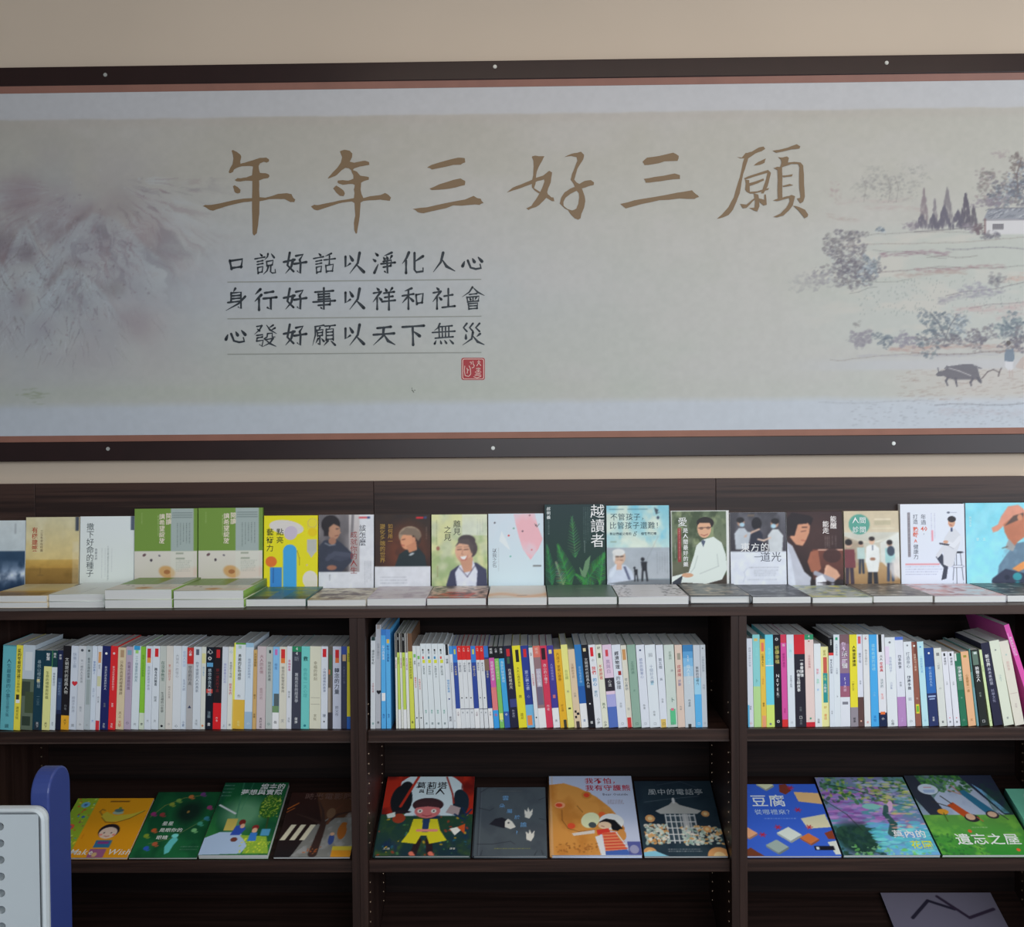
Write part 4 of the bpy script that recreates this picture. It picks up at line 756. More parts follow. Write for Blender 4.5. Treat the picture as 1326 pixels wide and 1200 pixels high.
BAY2 = [
 (SCc, 103, 134, 103, 134, 175, 'slim grey-white book, first at the left end', 'grey-white', (198, 202, 206), [B(.0, .04, (40, 60, 60), .1, .9)], [T('讀詩好年紀', .14, .6, (50, 60, 60)), T('文學共賞', .5, .5, (170, 110, 110)), T('書', .93, .5, (60, 130, 120))]),
 (SCc, 137, 169, 138, 174, 95, 'tall silver book with black heart', 'tall silver', (170, 172, 178), [B(0, .04, (150, 140, 136), .2, .8)], [T('四季之歌的心', .18, .5, (120, 124, 130)), T('♥', .63, .8, K), T('書', .93, .5, K)]),
 (SCc, 171, 204, 173, 205, 125, 'left of two tall light blue books', 'light blue', (84, 164, 218), [B(.64, .72, WH, .1, .9), B(0, .06, (60, 120, 190))], [T('童心詩集畫', .16, .62, (210, 226, 236)), T('海洋', .85, .5, (30, 70, 140))]),
 (SCc, 206, 238, 206, 237, 125, 'right of two tall light blue books', 'light blue', (90, 168, 220), [B(0, .1, (70, 130, 200)), B(.1, .14, (220, 180, 80), .2, .8)], [T('動物小說選集', .16, .62, (30, 64, 130)), T('海洋', .85, .5, (30, 70, 140))]),
 (SCc, 268, 284, 247, 265, 152, 'thin white comic, first of the leaning thin set', 'thin white', (214, 214, 206), [B(0, .25, (70, 64, 60), .2, .9)], [T('老夫子漫畫大集', .28, .6, (180, 70, 70))]),
 (SCc, 286, 303, 267, 286, 152, 'thin black-topped lime comic, second of the thin set', 'thin lime', (186, 204, 92), [B(0, .2, (36, 34, 34)), B(.8, 1, WH)], [T('知識', .04, .6, WH), T('漫畫大百科', .25, .6, (60, 80, 30))]),
 (SCc, 305, 322, 288, 306, 152, 'thin white comic, third of the thin set', 'thin white', (214, 214, 206), [B(0, .2, (90, 84, 80), .2, .9)], [T('老夫子漫畫大集', .26, .6, (180, 70, 110))]),
 (SCc, 324, 342, 308, 327, 152, 'thin black-topped lime comic, fourth of the thin set', 'thin lime', (182, 202, 86), [B(0, .2, (36, 34, 34)), B(.8, 1, WH)], [T('科學', .04, .6, WH), T('漫畫大百科', .25, .6, (60, 80, 30))]),
 (SCc, 344, 363, 329, 348, 152, 'thin white comic, fifth of the thin set', 'thin white', (214, 214, 208), [B(0, .2, (110, 104, 100), .2, .9)], [T('老夫子漫畫大集', .26, .6, (150, 80, 130))]),
 (SCc, 365, 394, 350, 371, 152, 'brown-topped yellow-green comic, last of the thin set', 'yellow-green', (200, 204, 84), [B(0, .19, (110, 80, 60))], [T('宇宙的奧秘的故事', .26, .6, (100, 100, 40)), T('書', .92, .6, K)]),
 (SCc, 397, 423, 373, 398, 235, 'left white book with red lettering and a green seal', 'red-lettered white', (208, 212, 212), [B(.1, .14, (120, 180, 100), .2, .8)], [T('媽咪', .18, .5, K), T('教養有方法', .38, .55, (196, 70, 60)), T('●', .86, .5, K)]),
 (SCc, 426, 452, 400, 425, 235, 'right white book with red lettering and a green seal', 'red-lettered white', (208, 212, 212), [B(.12, .16, (120, 180, 100), .2, .8)], [T('爸比', .2, .5, K), T('幸福有方法', .4, .55, (190, 80, 64)), T('●', .86, .5, K)]),
 ] + [(SCc, bl, br, tl, tr, 220, ser(i)+' of four white books with yellow-green squares', 'yellow-squared', (208, 214, 216), [B(.19, .23, (206, 208, 60), .3, .8), B(.15, .18, [(206, 90, 90), (50, 110, 130), (50, 130, 180), (206, 90, 80)][i], .3, .6)], [T('●', .06, .4, K), T('學會', .08, .3, K), T(['走路的雲', '你好和好', '人間的淨土', '翻山越嶺'][i], .26, .4, (100, 110, 112)), T('書房', .78, .34, (70, 150, 130)), T('書', .93, .4, (40, 80, 80))]) for i, (bl, br, tl, tr) in enumerate(((455, 491, 426, 461), (493, 531, 464, 501), (533, 572, 503, 541), (574, 614, 543, 583)))] + [
 (SCc, 616, 650, 587, 613, 225, 'white book with pale blue lettering and black label', 'blue-lettered white', (208, 212, 216), [B(0, .13, (40, 40, 44), .3, .8)], [T('爸媽', .17, .5, K), T('做個好教練', .42, .5, (60, 140, 190)), T('●', .64, .4, (40, 60, 120)), T('書房', .86, .5, K)]),
 (SCc, 652, 672, 615, 637, 235, 'slim white book with blue cap', 'blue-capped white', (206, 210, 214), [B(0, .1, (70, 140, 200))], [T('大家來說話', .2, .6, (100, 110, 120)), T('小', .9, .5, (120, 90, 80))]),
 (SCc, 674, 702, 639, 669, 235, 'first royal blue series book with white foot', 'royal blue', (52, 76, 150), [B(.76, 1, WH), B(0, .2, (60, 120, 196)), B(.04, .1, (190, 190, 90), .3, .7)], [T('大人物傳', .24, .55, (206, 190, 140)), T('文創', .8, .45, (120, 90, 100))]),
 ] + [(SCc, bl, br, tl, tr, 235, lb, 'red-topped', (208, 210, 212), [B(0, .17, (206, 44, 44)), B(.76, .77, (120, 120, 130))], [T('人物', .02, .5, (240, 190, 180)), T(tx, .2, .55, (70, 76, 90)), T('●', .62, .4, K), T('書', .8, .4, GR)]) for bl, br, tl, tr, lb, tx in ((704, 732, 671, 701, 'first red-topped white series book of the left trio', '小國王記'), (734, 762, 703, 729, 'second red-topped white series book of the left trio', '小說家集'), (764, 792, 731, 758, 'third red-topped white series book of the left trio', '護士之花'))] + [
 (SCc, 794, 825, 760, 791, 235, 'second royal blue series book with white foot', 'royal blue', (50, 72, 146), [B(.76, 1, WH), B(0, .2, (60, 120, 196)), B(.04, .1, (190, 190, 90), .3, .7)], [T('科學之父', .24, .55, (206, 190, 140)), T('文創', .8, .45, (120, 90, 100))]),
 (SCc, 827, 852, 793, 818, 235, 'left book of the red-topped white series pair', 'red-topped', (208, 210, 212), [B(0, .17, (206, 44, 44)), B(.76, .77, (120, 120, 130))], [T('人物', .02, .5, (240, 190, 180)), T('愛的學校', .2, .55, (70, 76, 90)), T('●', .62, .4, K), T('書', .8, .4, GR)]),
 (SCc, 854, 882, 820, 845, 235, 'right book of the red-topped white series pair', 'red-topped', (208, 210, 212), [B(0, .17, (206, 44, 44)), B(.76, .77, (120, 120, 130))], [T('人物', .02, .5, (240, 190, 180)), T('黑人之光', .2, .55, (70, 76, 90)), T('●', .62, .4, K), T('書', .8, .4, GR)]),
 (SCc, 884, 914, 848, 873, 235, 'third royal blue series book with white foot', 'royal blue', (46, 60, 128), [B(.76, 1, WH), B(0, .14, (60, 110, 180)), B(.16, .3, (120, 96, 80))], [T('音樂家', .3, .55, (196, 190, 160)), T('文創', .8, .45, (120, 90, 100))]),
 (SCc, 917, 952, 875, 905, 238, 'purple-pink book with black cap and blue foot', 'purple-pink', (196, 90, 160), [B(0, .14, (30, 30, 34)), B(.78, 1, (60, 150, 214)), B(.5, .78, (214, 120, 120))], [T('校園', .02, .55, WH), T('誰都愛的故事', .18, .62, (240, 206, 230)), T('海', .82, .6, (206, 70, 60))]),
 (SCc, 955, 985, 908, 941, 238, 'leaf green book with black cap', 'leaf green', (120, 184, 96), [B(0, .15, (30, 30, 34)), B(.82, .9, (226, 220, 120), .1, .9)], [T('心情', .02, .55, WH), T('孩子的心情天氣', .18, .6, (206, 230, 160)), T('森', .9, .5, WH)]),
 (SCc, 987, 1023, 944, 972, 238, 'cyan book with black cap and navy foot', 'cyan', (64, 156, 206), [B(0, .15, (30, 30, 34)), B(.8, 1, (50, 90, 160))], [T('海洋', .02, .55, WH), T('海豚的秘密基地', .18, .58, (190, 226, 236)), T('◎', .82, .5, WH)]),
 (SCc, 1026, 1081, 977, 1030, 235, 'wide black book with pale title', 'wide black', (36, 36, 58), [B(.04, .13, (190, 44, 50), .3, .7), B(.65, .75, (60, 66, 120), .2, 1), B(.14, .22, (60, 90, 70), .3, .6)], [T('在黑夜裡的光', .28, .4, (214, 208, 196)), T('作家們', .78, .32, (150, 150, 170))]),
 (SCc, 1083, 1136, 1032, 1085, 235, 'wide bright yellow book', 'bright yellow', (230, 208, 50), [B(.05, .2, (40, 40, 36), .35, .75)], [T('大人心裡的勇氣', .26, .34, (120, 110, 40)), T('教', .6, .4, (120, 110, 40)), T('遠足', .82, .4, (110, 90, 30))]),
 (SCc, 1138, 1189, 1089, 1141, 235, 'royal blue book with red tag and blue-orange wave', 'red-tagged blue', (44, 62, 136), [B(.04, .14, (196, 44, 50), .3, .7), B(.72, 1, (110, 170, 206)), B(.85, .97, (216, 130, 80), .1, .7)], [T('夏之秋之書', .3, .5, (180, 190, 220)), T('心', .6, .4, (160, 170, 210))]),
 (SCc, 1191, 1216, 1143, 1173, 235, 'slim white book with fine red lettering', 'slim white', (208, 210, 212), [B(.0, .02, (60, 110, 110))], [T('科學', .08, .45, K), T('作文的訓練班', .34, .5, (190, 70, 90)), T('●', .86, .5, K)]),
 (SCc, 1218, 1263, 1177, 1218, 235, 'brownish photo book with white foot', 'photo-covered', (140, 112, 116), [B(0, .14, (206, 110, 96)), B(.28, .6, (176, 168, 184), .2, .9), B(.5, .72, (110, 100, 120), .1, .9), B(.76, 1, WH)], [T('城市', .02, .5, (230, 190, 180)), T('小小心事', .3, .55, WH)]),
 (SCc, 1265, 1306, 1220, 1256, 235, 'crimson book with dark top label', 'crimson', (198, 58, 84), [B(.03, .17, (50, 30, 40), .15, .75)], [T('改心的小種子', .22, .5, (240, 200, 206)), T('作者', .72, .45, (230, 180, 190))]),
 (SD, 129, 167, 81, 122, 217, 'indigo book with white foot', 'indigo', (66, 60, 140), [B(.76, 1, WH), B(.05, .1, (214, 196, 130), .25, .7), B(.6, .64, (190, 110, 110), .3, .7)], [T('人間福報美德', .22, .42, (150, 146, 206)), T('書', .9, .4, GR)]),
 (SD, 169, 214, 131, 170, 240, 'orange book', 'orange', (230, 168, 46), [B(.9, 1, (60, 60, 50), .5, .9)], [T('大孩子', .04, .5, (140, 90, 30)), T('家庭心理學', .2, .44, (130, 80, 30)), T('好父母', .7, .34, (140, 90, 30))]),
 (SD, 216, 256, 172, 208, 212, 'pale yellow book with ladybird mark', 'pale yellow', (222, 214, 130), [B(.76, .78, (60, 70, 50), .3, .7)], [T('台北國', .3, .5, (130, 150, 90)), T('和', .55, .4, GR)]),
 (SD, 257, 297, 214, 250, 240, 'beige book with checkered foot', 'checkered beige', (208, 186, 156), [B(.78, .81, K, .2, .5), B(.81, .84, K, .5, .9), B(.85, .88, K, .2, .5), B(.92, 1, (70, 60, 60), .3, .8)], [T('父親的手足', .18, .44, (150, 120, 96)), T('小說', .55, .36, GR)]),
 (SD, 299, 341, 250, 295, 212, 'blue book with white foot', 'white-footed blue', (50, 116, 176), [B(.71, 1, WH), B(.5, .71, (40, 90, 160))], [T('安全指南手冊', .26, .4, (150, 190, 220)), T('書', .9, .4, (50, 90, 140))]),
 (SD, 343, 384, 297, 337, 212, 'black book with white vertical title', 'black', (30, 30, 38), [B(.04, .08, (206, 190, 150), .2, .6)], [T('文明現代的經典人物', .16, .48, (200, 200, 200)), T('●', .7, .3, WH), T('書', .92, .45, WH)]),
 (SD, 386, 427, 339, 380, 212, 'white book with red tag and red-blue title', 'red-and-blue-titled', (212, 214, 218), [B(.03, .14, (206, 40, 50), .2, .65)], [T('小', .17, .4, K), T('我們', .26, .6, (206, 60, 60), bold=.01), T('的心', .4, .6, (50, 140, 190), bold=.01), T('旅行', .55, .5, (50, 120, 150)), T('小步', .88, .5, K)]),
 (SD, 429, 466, 382, 419, 212, 'cream book with red and black title', 'red-titled cream', (212, 212, 194), [B(.1, .16, (70, 90, 60), .3, .7)], [T('好', .02, .5, K), T('不要跟著', .24, .6, (196, 60, 50)), T('路人', .7, .5, (80, 110, 80)), T('小步', .92, .5, K)]),
 (SD, 468, 523, 421, 477, 212, 'pink and blue book with black middle label', 'pink and blue', (212, 188, 206), [B(.6, .8, (160, 160, 206)), B(.75, 1, (80, 106, 176)), B(.4, .56, (48, 44, 54)), B(.06, .14, (196, 70, 80), .3, .6)], [T('黑與白', .18, .5, (150, 130, 160)), T('心法', .42, .4, WH)]),
 (SD, 525, 578, 479, 536, 212, 'white book with bold black title and red seal', 'bold black-titled', (206, 210, 218), [B(.32, .37, (150, 50, 50), .5, .85)], [T('經濟物理', .08, .5, (50, 50, 56), bold=.012), T('的倫理', .38, .5, (60, 60, 70), .45), T('文作', .7, .3, GR), T('囗', .94, .3, GR)]),
 (SD, 580, 613, 540, 574, 215, 'slim cream book with red foot', 'red-footed cream', (206, 202, 188), [B(.88, 1, (196, 60, 60), .1, .8), B(.05, .18, (190, 140, 90), .2, .8)], [T('從心教研', .4, .55, (110, 120, 130)), T('日', .76, .5, GR)]),
 (SD, 615, 665, 576, 620, 212, 'sage green book', 'sage green', (136, 164, 148), [], [T('正念的詩', .2, .38, (90, 120, 106)), T('文', .54, .3, (90, 120, 106)), T('囗', .94, .35, (70, 96, 84))]),
 (SD, 667, 717, 623, 680, 212, 'white book with small dark print', 'small-printed white', (206, 210, 222), [], [T('●', .05, .3, (50, 60, 96)), T('給你的簡單心', .16, .4, (130, 140, 170)), T('作者', .72, .3, GR), T('囗', .94, .3, GR)]),
 (SD, 719, 781, 682, 751, 212, 'wide white book with round seal', 'round-sealed white', (208, 214, 222), [], [T('回', .1, .4, (120, 124, 130)), T('十個好天使', .24, .36, (140, 150, 170)), T('愛', .44, .4, (120, 180, 200)), T('作者', .8, .25, GR), T('囗', .94, .28, GR)]),
 (SD, 783, 826, 753, 796, 212, 'white book with mustard square', 'mustard-squared white', (206, 210, 218), [B(.9, 1, (206, 176, 96), .1, .8)], [T('第五種', .16, .5, (110, 116, 124)), T('高', .4, .4, (100, 110, 120)), T('作者', .65, .3, GR), T('囗', .94, .4, K)]),
 (SD, 828, 888, 798, 863, 212, 'pale green-white book with a flying bird', 'bird-marked', (190, 200, 192), [B(.78, .97, (90, 180, 130), .3, .85), B(.77, .8, (206, 110, 130), .4, .7)], [T('彩蝶飛', .08, .28, (110, 130, 116), .6), T('詩', .3, .25, GR, .7), T('卜', .64, .5, (40, 90, 80), .6), T('囗', .94, .3, GR)]),
 (SD, 890, 933, 865, 911, 212, 'beige-pink book with grey seal', 'beige-pink', (208, 186, 172), [B(.1, .18, (150, 144, 130), .3, .75)], [T('皮膚病', .24, .55, (170, 70, 80)), T('診斷', .42, .45, (110, 110, 160)), T('作者', .74, .3, GR)]),
 (SD, 935, 996, 914, 984, 212, 'wide blue book fading to grey', 'wide blue', (186, 194, 200), [B(0, .08, (60, 120, 170)), B(.08, .16, (90, 150, 196)), B(.16, .26, (120, 172, 208)), B(.26, .38, (150, 186, 210)), B(.96, 1, (60, 60, 60), .3, .6)], [T('25', .12, .35, WH), T('個人生目標', .24, .38, (200, 214, 224)), T('作者群', .66, .25, (96, 104, 112))]),
 (SD, 998, 1038, 986, 1023, 212, 'grey book with sky blue lower half', 'blue-bottomed grey', (186, 192, 200), [B(.4, .6, (150, 196, 220)), B(.6, 1, (90, 168, 216))], [T('無限的目標力', .26, .46, (70, 76, 84)), T('囗', .94, .4, WH)]),
 (SD, 1040, 1071, 1025, 1055, 212, 'grey-white book, last at the right end', 'grey-white', (184, 190, 196), [], [T('●', .03, .4, GR), T('只想告訴你我', .14, .5, (130, 140, 150)), T('力行', .48, .5, (110, 116, 124)), T('囗', .94, .4, GR)]),
]
BAY3 = [
 (SE, 180, 226, 165, 211, 230, 'white book with pale blue foot, first at the left end', 'blue-footed white', (204, 208, 216), [B(.75, 1, (96, 170, 206), 0, .3)], [T('跨越心中的小宇宙', .1, .42, (140, 146, 156)), T('詩集', .76, .36, (90, 96, 110)), T('心', .94, .5, (206, 100, 100))]),
 (SE, 228, 286, 213, 270, 198, 'aqua and pale green book', 'aqua', (132, 196, 196), [B(.56, 1, (172, 206, 140)), B(.04, .07, (206, 180, 110), .2, .7)], [T('卜', .48, .5, (90, 140, 130)), T('生活詩', .14, .4, (150, 210, 206))]),
 (SE, 288, 330, 274, 322, 235, 'orange-yellow book with pink badge', 'orange-yellow', (232, 182, 74), [B(.04, .14, (226, 110, 90), .25, .75), B(.87, 1, (232, 150, 110), .2, .9)], [T('心靈與人生', .16, .5, (80, 60, 30)), T('一本手札', .42, .4, (190, 120, 40)), T('靜思', .72, .42, (80, 60, 30))]),
 (SE, 332, 396, 319, 374, 198, 'aqua book with lime foot', 'lime-footed aqua', (104, 196, 212), [B(.76, 1, (196, 216, 110)), B(.33, .34, WH)], [T('為愛心呢喃', .14, .45, (150, 220, 230)), T('●', .95, .4, GR)]),
 (SE, 398, 458, 376, 440, 198, 'black book with gold-green calligraphic title', 'gold-titled black', (30, 28, 34), [B(.16, .18, (90, 120, 50), .3, .7)], [T('◎', .03, .5, WH), T('祈禱幸福', .12, .6, (180, 170, 100), bold=.012), T('NEVER', .42, .6, WH), T('四日', .62, .4, GR), T('◎', .92, .5, WH)]),
 (SE, 460, 506, 442, 488, 198, 'magenta book with red ends', 'magenta', (202, 80, 150), [B(0, .09, (200, 60, 84)), B(.92, 1, (206, 50, 50))], [T('我', .1, .5, WH), T('都愛的畫作', .2, .5, (150, 40, 110)), T('文化', .8, .4, (150, 30, 90))]),
 (SE, 510, 566, 495, 547, 198, 'white book with pale blue haze', 'hazy white', (206, 212, 218), [B(.1, .25, (190, 214, 224), .2, .8)], [T('海', .16, .4, (150, 190, 200)), T('天空落下的雨', .44, .28, (90, 96, 110)), T('囗', .94, .3, GR)]),
 (SE, 568, 654, 553, 640, 198, 'wide black book with red top and white title', 'red-topped black', (42, 40, 50), [B(0, .21, (196, 42, 52))], [T('一本書讀懂', .26, .34, (226, 226, 226), .68, .012), T('四書五經故事', .38, .34, (220, 220, 220), .36, .012), T('出版', .78, .22, GR), T('囗', .88, .3, WH), T('商務', .92, .25, GR)]),
 (SE, 656, 726, 643, 710, 198, 'wide pale pink book with green top and red foot', 'pale pink', (222, 196, 190), [B(0, .055, (50, 140, 100)), B(.95, 1, (196, 44, 56)), B(.9, .92, (80, 150, 120), .4, .6)], [T('44', .0, .4, WH), T('日本留聲機', .22, .3, (180, 130, 130)), T('●', .06, .25, (190, 120, 110))]),
 (SE, 730, 783, 711, 763, 272, 'short white book with coloured syllables', 'short white', (212, 216, 226), [], [T('幫助', .3, .4, (220, 120, 140)), T('我們', .42, .4, (130, 200, 170)), T('書', .54, .35, (140, 180, 220)), T('出版', .9, .35, K)]),
 (SE, 786, 845, 767, 828, 298, 'short cream book with teal and red labels', 'teal-labelled cream', (220, 214, 150), [B(.13, .33, (190, 90, 76), .3, .8), B(.33, .7, (50, 140, 140), .25, .85)], [T('紙頁', .04, .4, (140, 130, 60)), T('心情', .35, .4, (190, 220, 120)), T('小精靈', .46, .4, WH), T('好', .74, .4, (196, 150, 50)), T('書店', .84, .4, (206, 110, 60))]),
 (SE, 848, 886, 831, 886, 222, 'white book with black top label', 'black-labelled white', (206, 212, 224), [B(0, .17, (30, 30, 34)), B(.17, .2, (206, 60, 60))], [T('新腦袋', .02, .4, WH), T('幫人生的說書', .24, .5, (80, 86, 100)), T('作者', .82, .35, GR)]),
 (SE, 888, 936, 888, 924, 198, 'white book with small green badge', 'green-badged white', (208, 214, 224), [B(.03, .06, (50, 150, 110), .3, .7)], [T('人間的事物', .1, .4, (150, 156, 170)), T('小天使', .36, .35, (130, 136, 150)), T('卜', .66, .4, K)]),
 (SE, 938, 1015, 935, 1000, 198, 'wide purple photo book with white foot', 'purple photo', (140, 112, 130), [B(0, .1, (120, 90, 96)), B(.42, .56, (90, 80, 150)), B(.56, .68, (150, 90, 110)), B(.68, 1, (210, 212, 222)), B(.73, .76, (120, 120, 130), .2, .8)], [T('你不來一趟', .08, .46, (214, 190, 214), .4, .01), T('禾一個', .18, .6, WH, .5, .012), T('51', .46, .42, WH), T('天旅', .55, .34, (220, 190, 210))]),
 (SE, 1017, 1079, 1002, 1063, 198, 'yellow book with grey foot and bold title', 'grey-footed yellow', (234, 206, 56), [B(.79, 1, (140, 132, 140))], [T('人物速寫接線', .12, .46, (50, 44, 30), .6, .012), T('一家之言', .5, .34, (130, 110, 40), .4), T('健康', .9, .35, K)]),
 (SE, 1081, 1128, 1066, 1106, 198, 'white book with brown foot', 'brown-footed white', (206, 208, 218), [B(.68, 1, (90, 66, 64)), B(.02, .1, (206, 90, 100), .2, .7)], [T('曠野之情', .2, .45, (110, 116, 140)), T('作者', .5, .35, GR), T('●', .93, .4, (230, 170, 150))]),
 (SE, 1130, 1180, 1108, 1158, 198, 'white book with red sixth mark', 'red-marked white', (212, 212, 212), [], [T('6', .01, .8, (190, 50, 60)), T('無法言喻的心', .16, .42, (150, 150, 150)), T('書', .94, .4, (206, 120, 110))]),
 (SE, 1186, 1248, 1166, 1230, 198, 'bright sky blue book', 'bright blue', (72, 160, 216), [], [T('還有希望的目標', .1, .5, (150, 206, 236)), T('小作', .62, .34, (130, 190, 226)), T('天空', .88, .42, (30, 90, 160))]),
 (SE, 1250, 1311, 1232, 1288, 198, 'white book with black band and dark blue foot', 'black-banded white', (212, 212, 216), [B(0, .19, (34, 34, 34), .2, .62), B(.85, 1, (30, 40, 70)), B(.84, .87, (220, 110, 60), .2, .8)], [T('大人', .22, .4, (90, 90, 90)), T('學經典', .3, .42, (200, 70, 76), .5, .012), T('法式的', .48, .4, (110, 130, 130)), T('生活', .64, .4, (220, 130, 120)), T('小', .9, .4, WH)]),
 (SF, 186, 270, 159, 240, 225, 'wide white book with pale pink stain', 'wide white', (212, 216, 228), [B(.1, .3, (214, 200, 222), .0, .4)], [T('●', .04, .3, GR), T('百年的日子', .22, .3, (140, 150, 180)), T('小說集', .5, .24, (150, 156, 180)), T('心想', .92, .3, K)]),
 (SF, 272, 343, 243, 306, 222, 'white book with blue cap and mauve foot', 'mauve-footed white', (208, 210, 220), [B(0, .035, (80, 110, 190)), B(.67, 1, (172, 130, 180))], [T('四季飲食', .2, .42, (60, 66, 80)), T('作者', .5, .3, GR), T('小步', .9, .3, (200, 170, 210))]),
 (SF, 345, 416, 309, 377, 262, 'white book with large rough title', 'rough-titled white', (210, 214, 224), [], [T('●', .03, .3, GR), T('打造身心', .12, .5, (110, 116, 130)), T('健康手冊', .4, .44, (60, 64, 80), .5, .012), T('囚', .66, .4, (130, 136, 150)), T('小', .92, .4, GR)]),
 (SF, 418, 468, 379, 430, 265, 'brown book with yellow-green square', 'brown', (140, 88, 74), [B(.74, .85, (206, 196, 60), .2, .8), B(.76, .83, (110, 170, 60), .3, .7), B(0, .2, (110, 66, 58), .5, 1)], [T('●', .03, .5, (230, 220, 210)), T('閱讀天地小學堂', .14, .44, (220, 190, 170)), T('作', .66, .4, (220, 190, 170))]),
 (SF, 471, 529, 432, 484, 262, 'pale ice blue book', 'ice blue', (176, 212, 230), [], [T('●', .05, .35, (60, 130, 190)), T('一個的好旅行家', .16, .4, (110, 160, 200)), T('小', .92, .4, (80, 150, 180))]),
 (SF, 531, 610, 487, 556, 315, 'royal blue book with navy lower part', 'navy-footed blue', (48, 100, 168), [B(0, .24, (40, 70, 130)), B(.58, 1, (44, 54, 96)), B(.61, .63, (150, 170, 206), .1, .9), B(.645, .66, (150, 170, 206), .2, .8)], [T('●', .05, .3, WH), T('從心而快的人生', .24, .3, (170, 196, 226)), T('道聲', .88, .25, WH)]),
 (SF, 612, 678, 558, 613, 315, 'cream book with grey crest', 'crested cream', (204, 206, 200), [B(.06, .1, (130, 130, 130), .3, .7)], [T('一切愛', .18, .32, (140, 140, 140)), T('心', .5, .3, GR), T('書', .93, .35, (60, 64, 70))]),
 (SF, 680, 733, 634, 686, 345, 'left of two matching white books with black titles', 'black-titled white', (212, 212, 222), [B(.02, .06, K, .3, .6)], [T('寒梅記', .08, .42, (70, 70, 80)), T('小說', .4, .3, GR), T('●', .88, .25, (206, 80, 90)), T('書', .93, .35, K)]),
 (SF, 735, 791, 688, 731, 345, 'right of two matching white books with black titles', 'black-titled white', (212, 212, 222), [B(.02, .06, K, .3, .6)], [T('寒露記', .08, .42, (70, 70, 80)), T('小說', .4, .3, GR), T('●', .88, .25, (206, 80, 90)), T('書', .93, .35, K)]),
 (SF, 793, 850, 733, 792, 360, 'dark green book with white title panel', 'dark green', (44, 110, 82), [B(0, .1, (206, 210, 206), 0, .3), B(.17, .5, (70, 120, 96))], [T('健康秘密', .18, .56, (226, 230, 226), .6, .012), T('作', .6, .3, (150, 190, 170)), T('小', .9, .4, (150, 190, 170))]),
 (SF, 852, 921, 794, 841, 345, 'apricot beige book', 'apricot', (220, 170, 130), [B(.05, .08, (150, 140, 60), .3, .7)], [T('心靈饗宴一書', .3, .4, (150, 110, 50)), T('文', .9, .35, (130, 90, 50))]),
 (SF, 923, 948, 843, 868, 322, 'slim teal-green book with shaded spine', 'teal-green', (96, 140, 138), [B(0, .3, (40, 80, 70), 0, .5), B(.5, 1, (110, 150, 160), .3, 1)], []),
 (SF, 950, 1021, 885, 938, 330, 'black book with green-grey photo top', 'photo-topped black', (40, 44, 42), [B(.02, .2, (96, 116, 104), .1, .8), B(.03, .06, (190, 200, 196), .3, .7)], [T('鈎聲之人', .22, .5, (220, 224, 220), .5, .01), T('作者', .56, .3, (140, 150, 140)), T('囗', .92, .4, WH)]),
 (SF, 1023, 1057, 940, 970, 330, 'slim pale green book', 'slim pale green', (196, 212, 160), [], [T('青春小說集', .2, .5, (130, 150, 100)), T('小', .92, .5, K)]),
 (SF, 1062, 1143, 983, 1022, 275, 'tall black book with white title', 'tall black', (42, 42, 62), [], [T('新世界', .14, .5, WH, .5, .012), T('與未來的我', .3, .42, (190, 190, 206)), T('科學文化', .56, .4, (150, 150, 176))]),
 (SF, 1150, 1238, 1015, 1079, 258, 'thick pale cream-green book', 'cream-green', (206, 210, 192), [], [T('●', .1, .2, GR), T('小天下', .4, .25, (150, 170, 170)), T('書', .9, .25, GR)]),
 (SF, 1240, 1330, 1090, 1162, 262, 'thick cream book with faded pink title', 'thick cream', (210, 204, 190), [B(.62, .625, (180, 160, 150), .1, .9)], [T('●', .15, .25, (170, 190, 180)), T('龍將故', .24, .34, (206, 176, 170)), T('文化', .74, .25, (170, 150, 150))]),
]
rngb = random.Random(4)
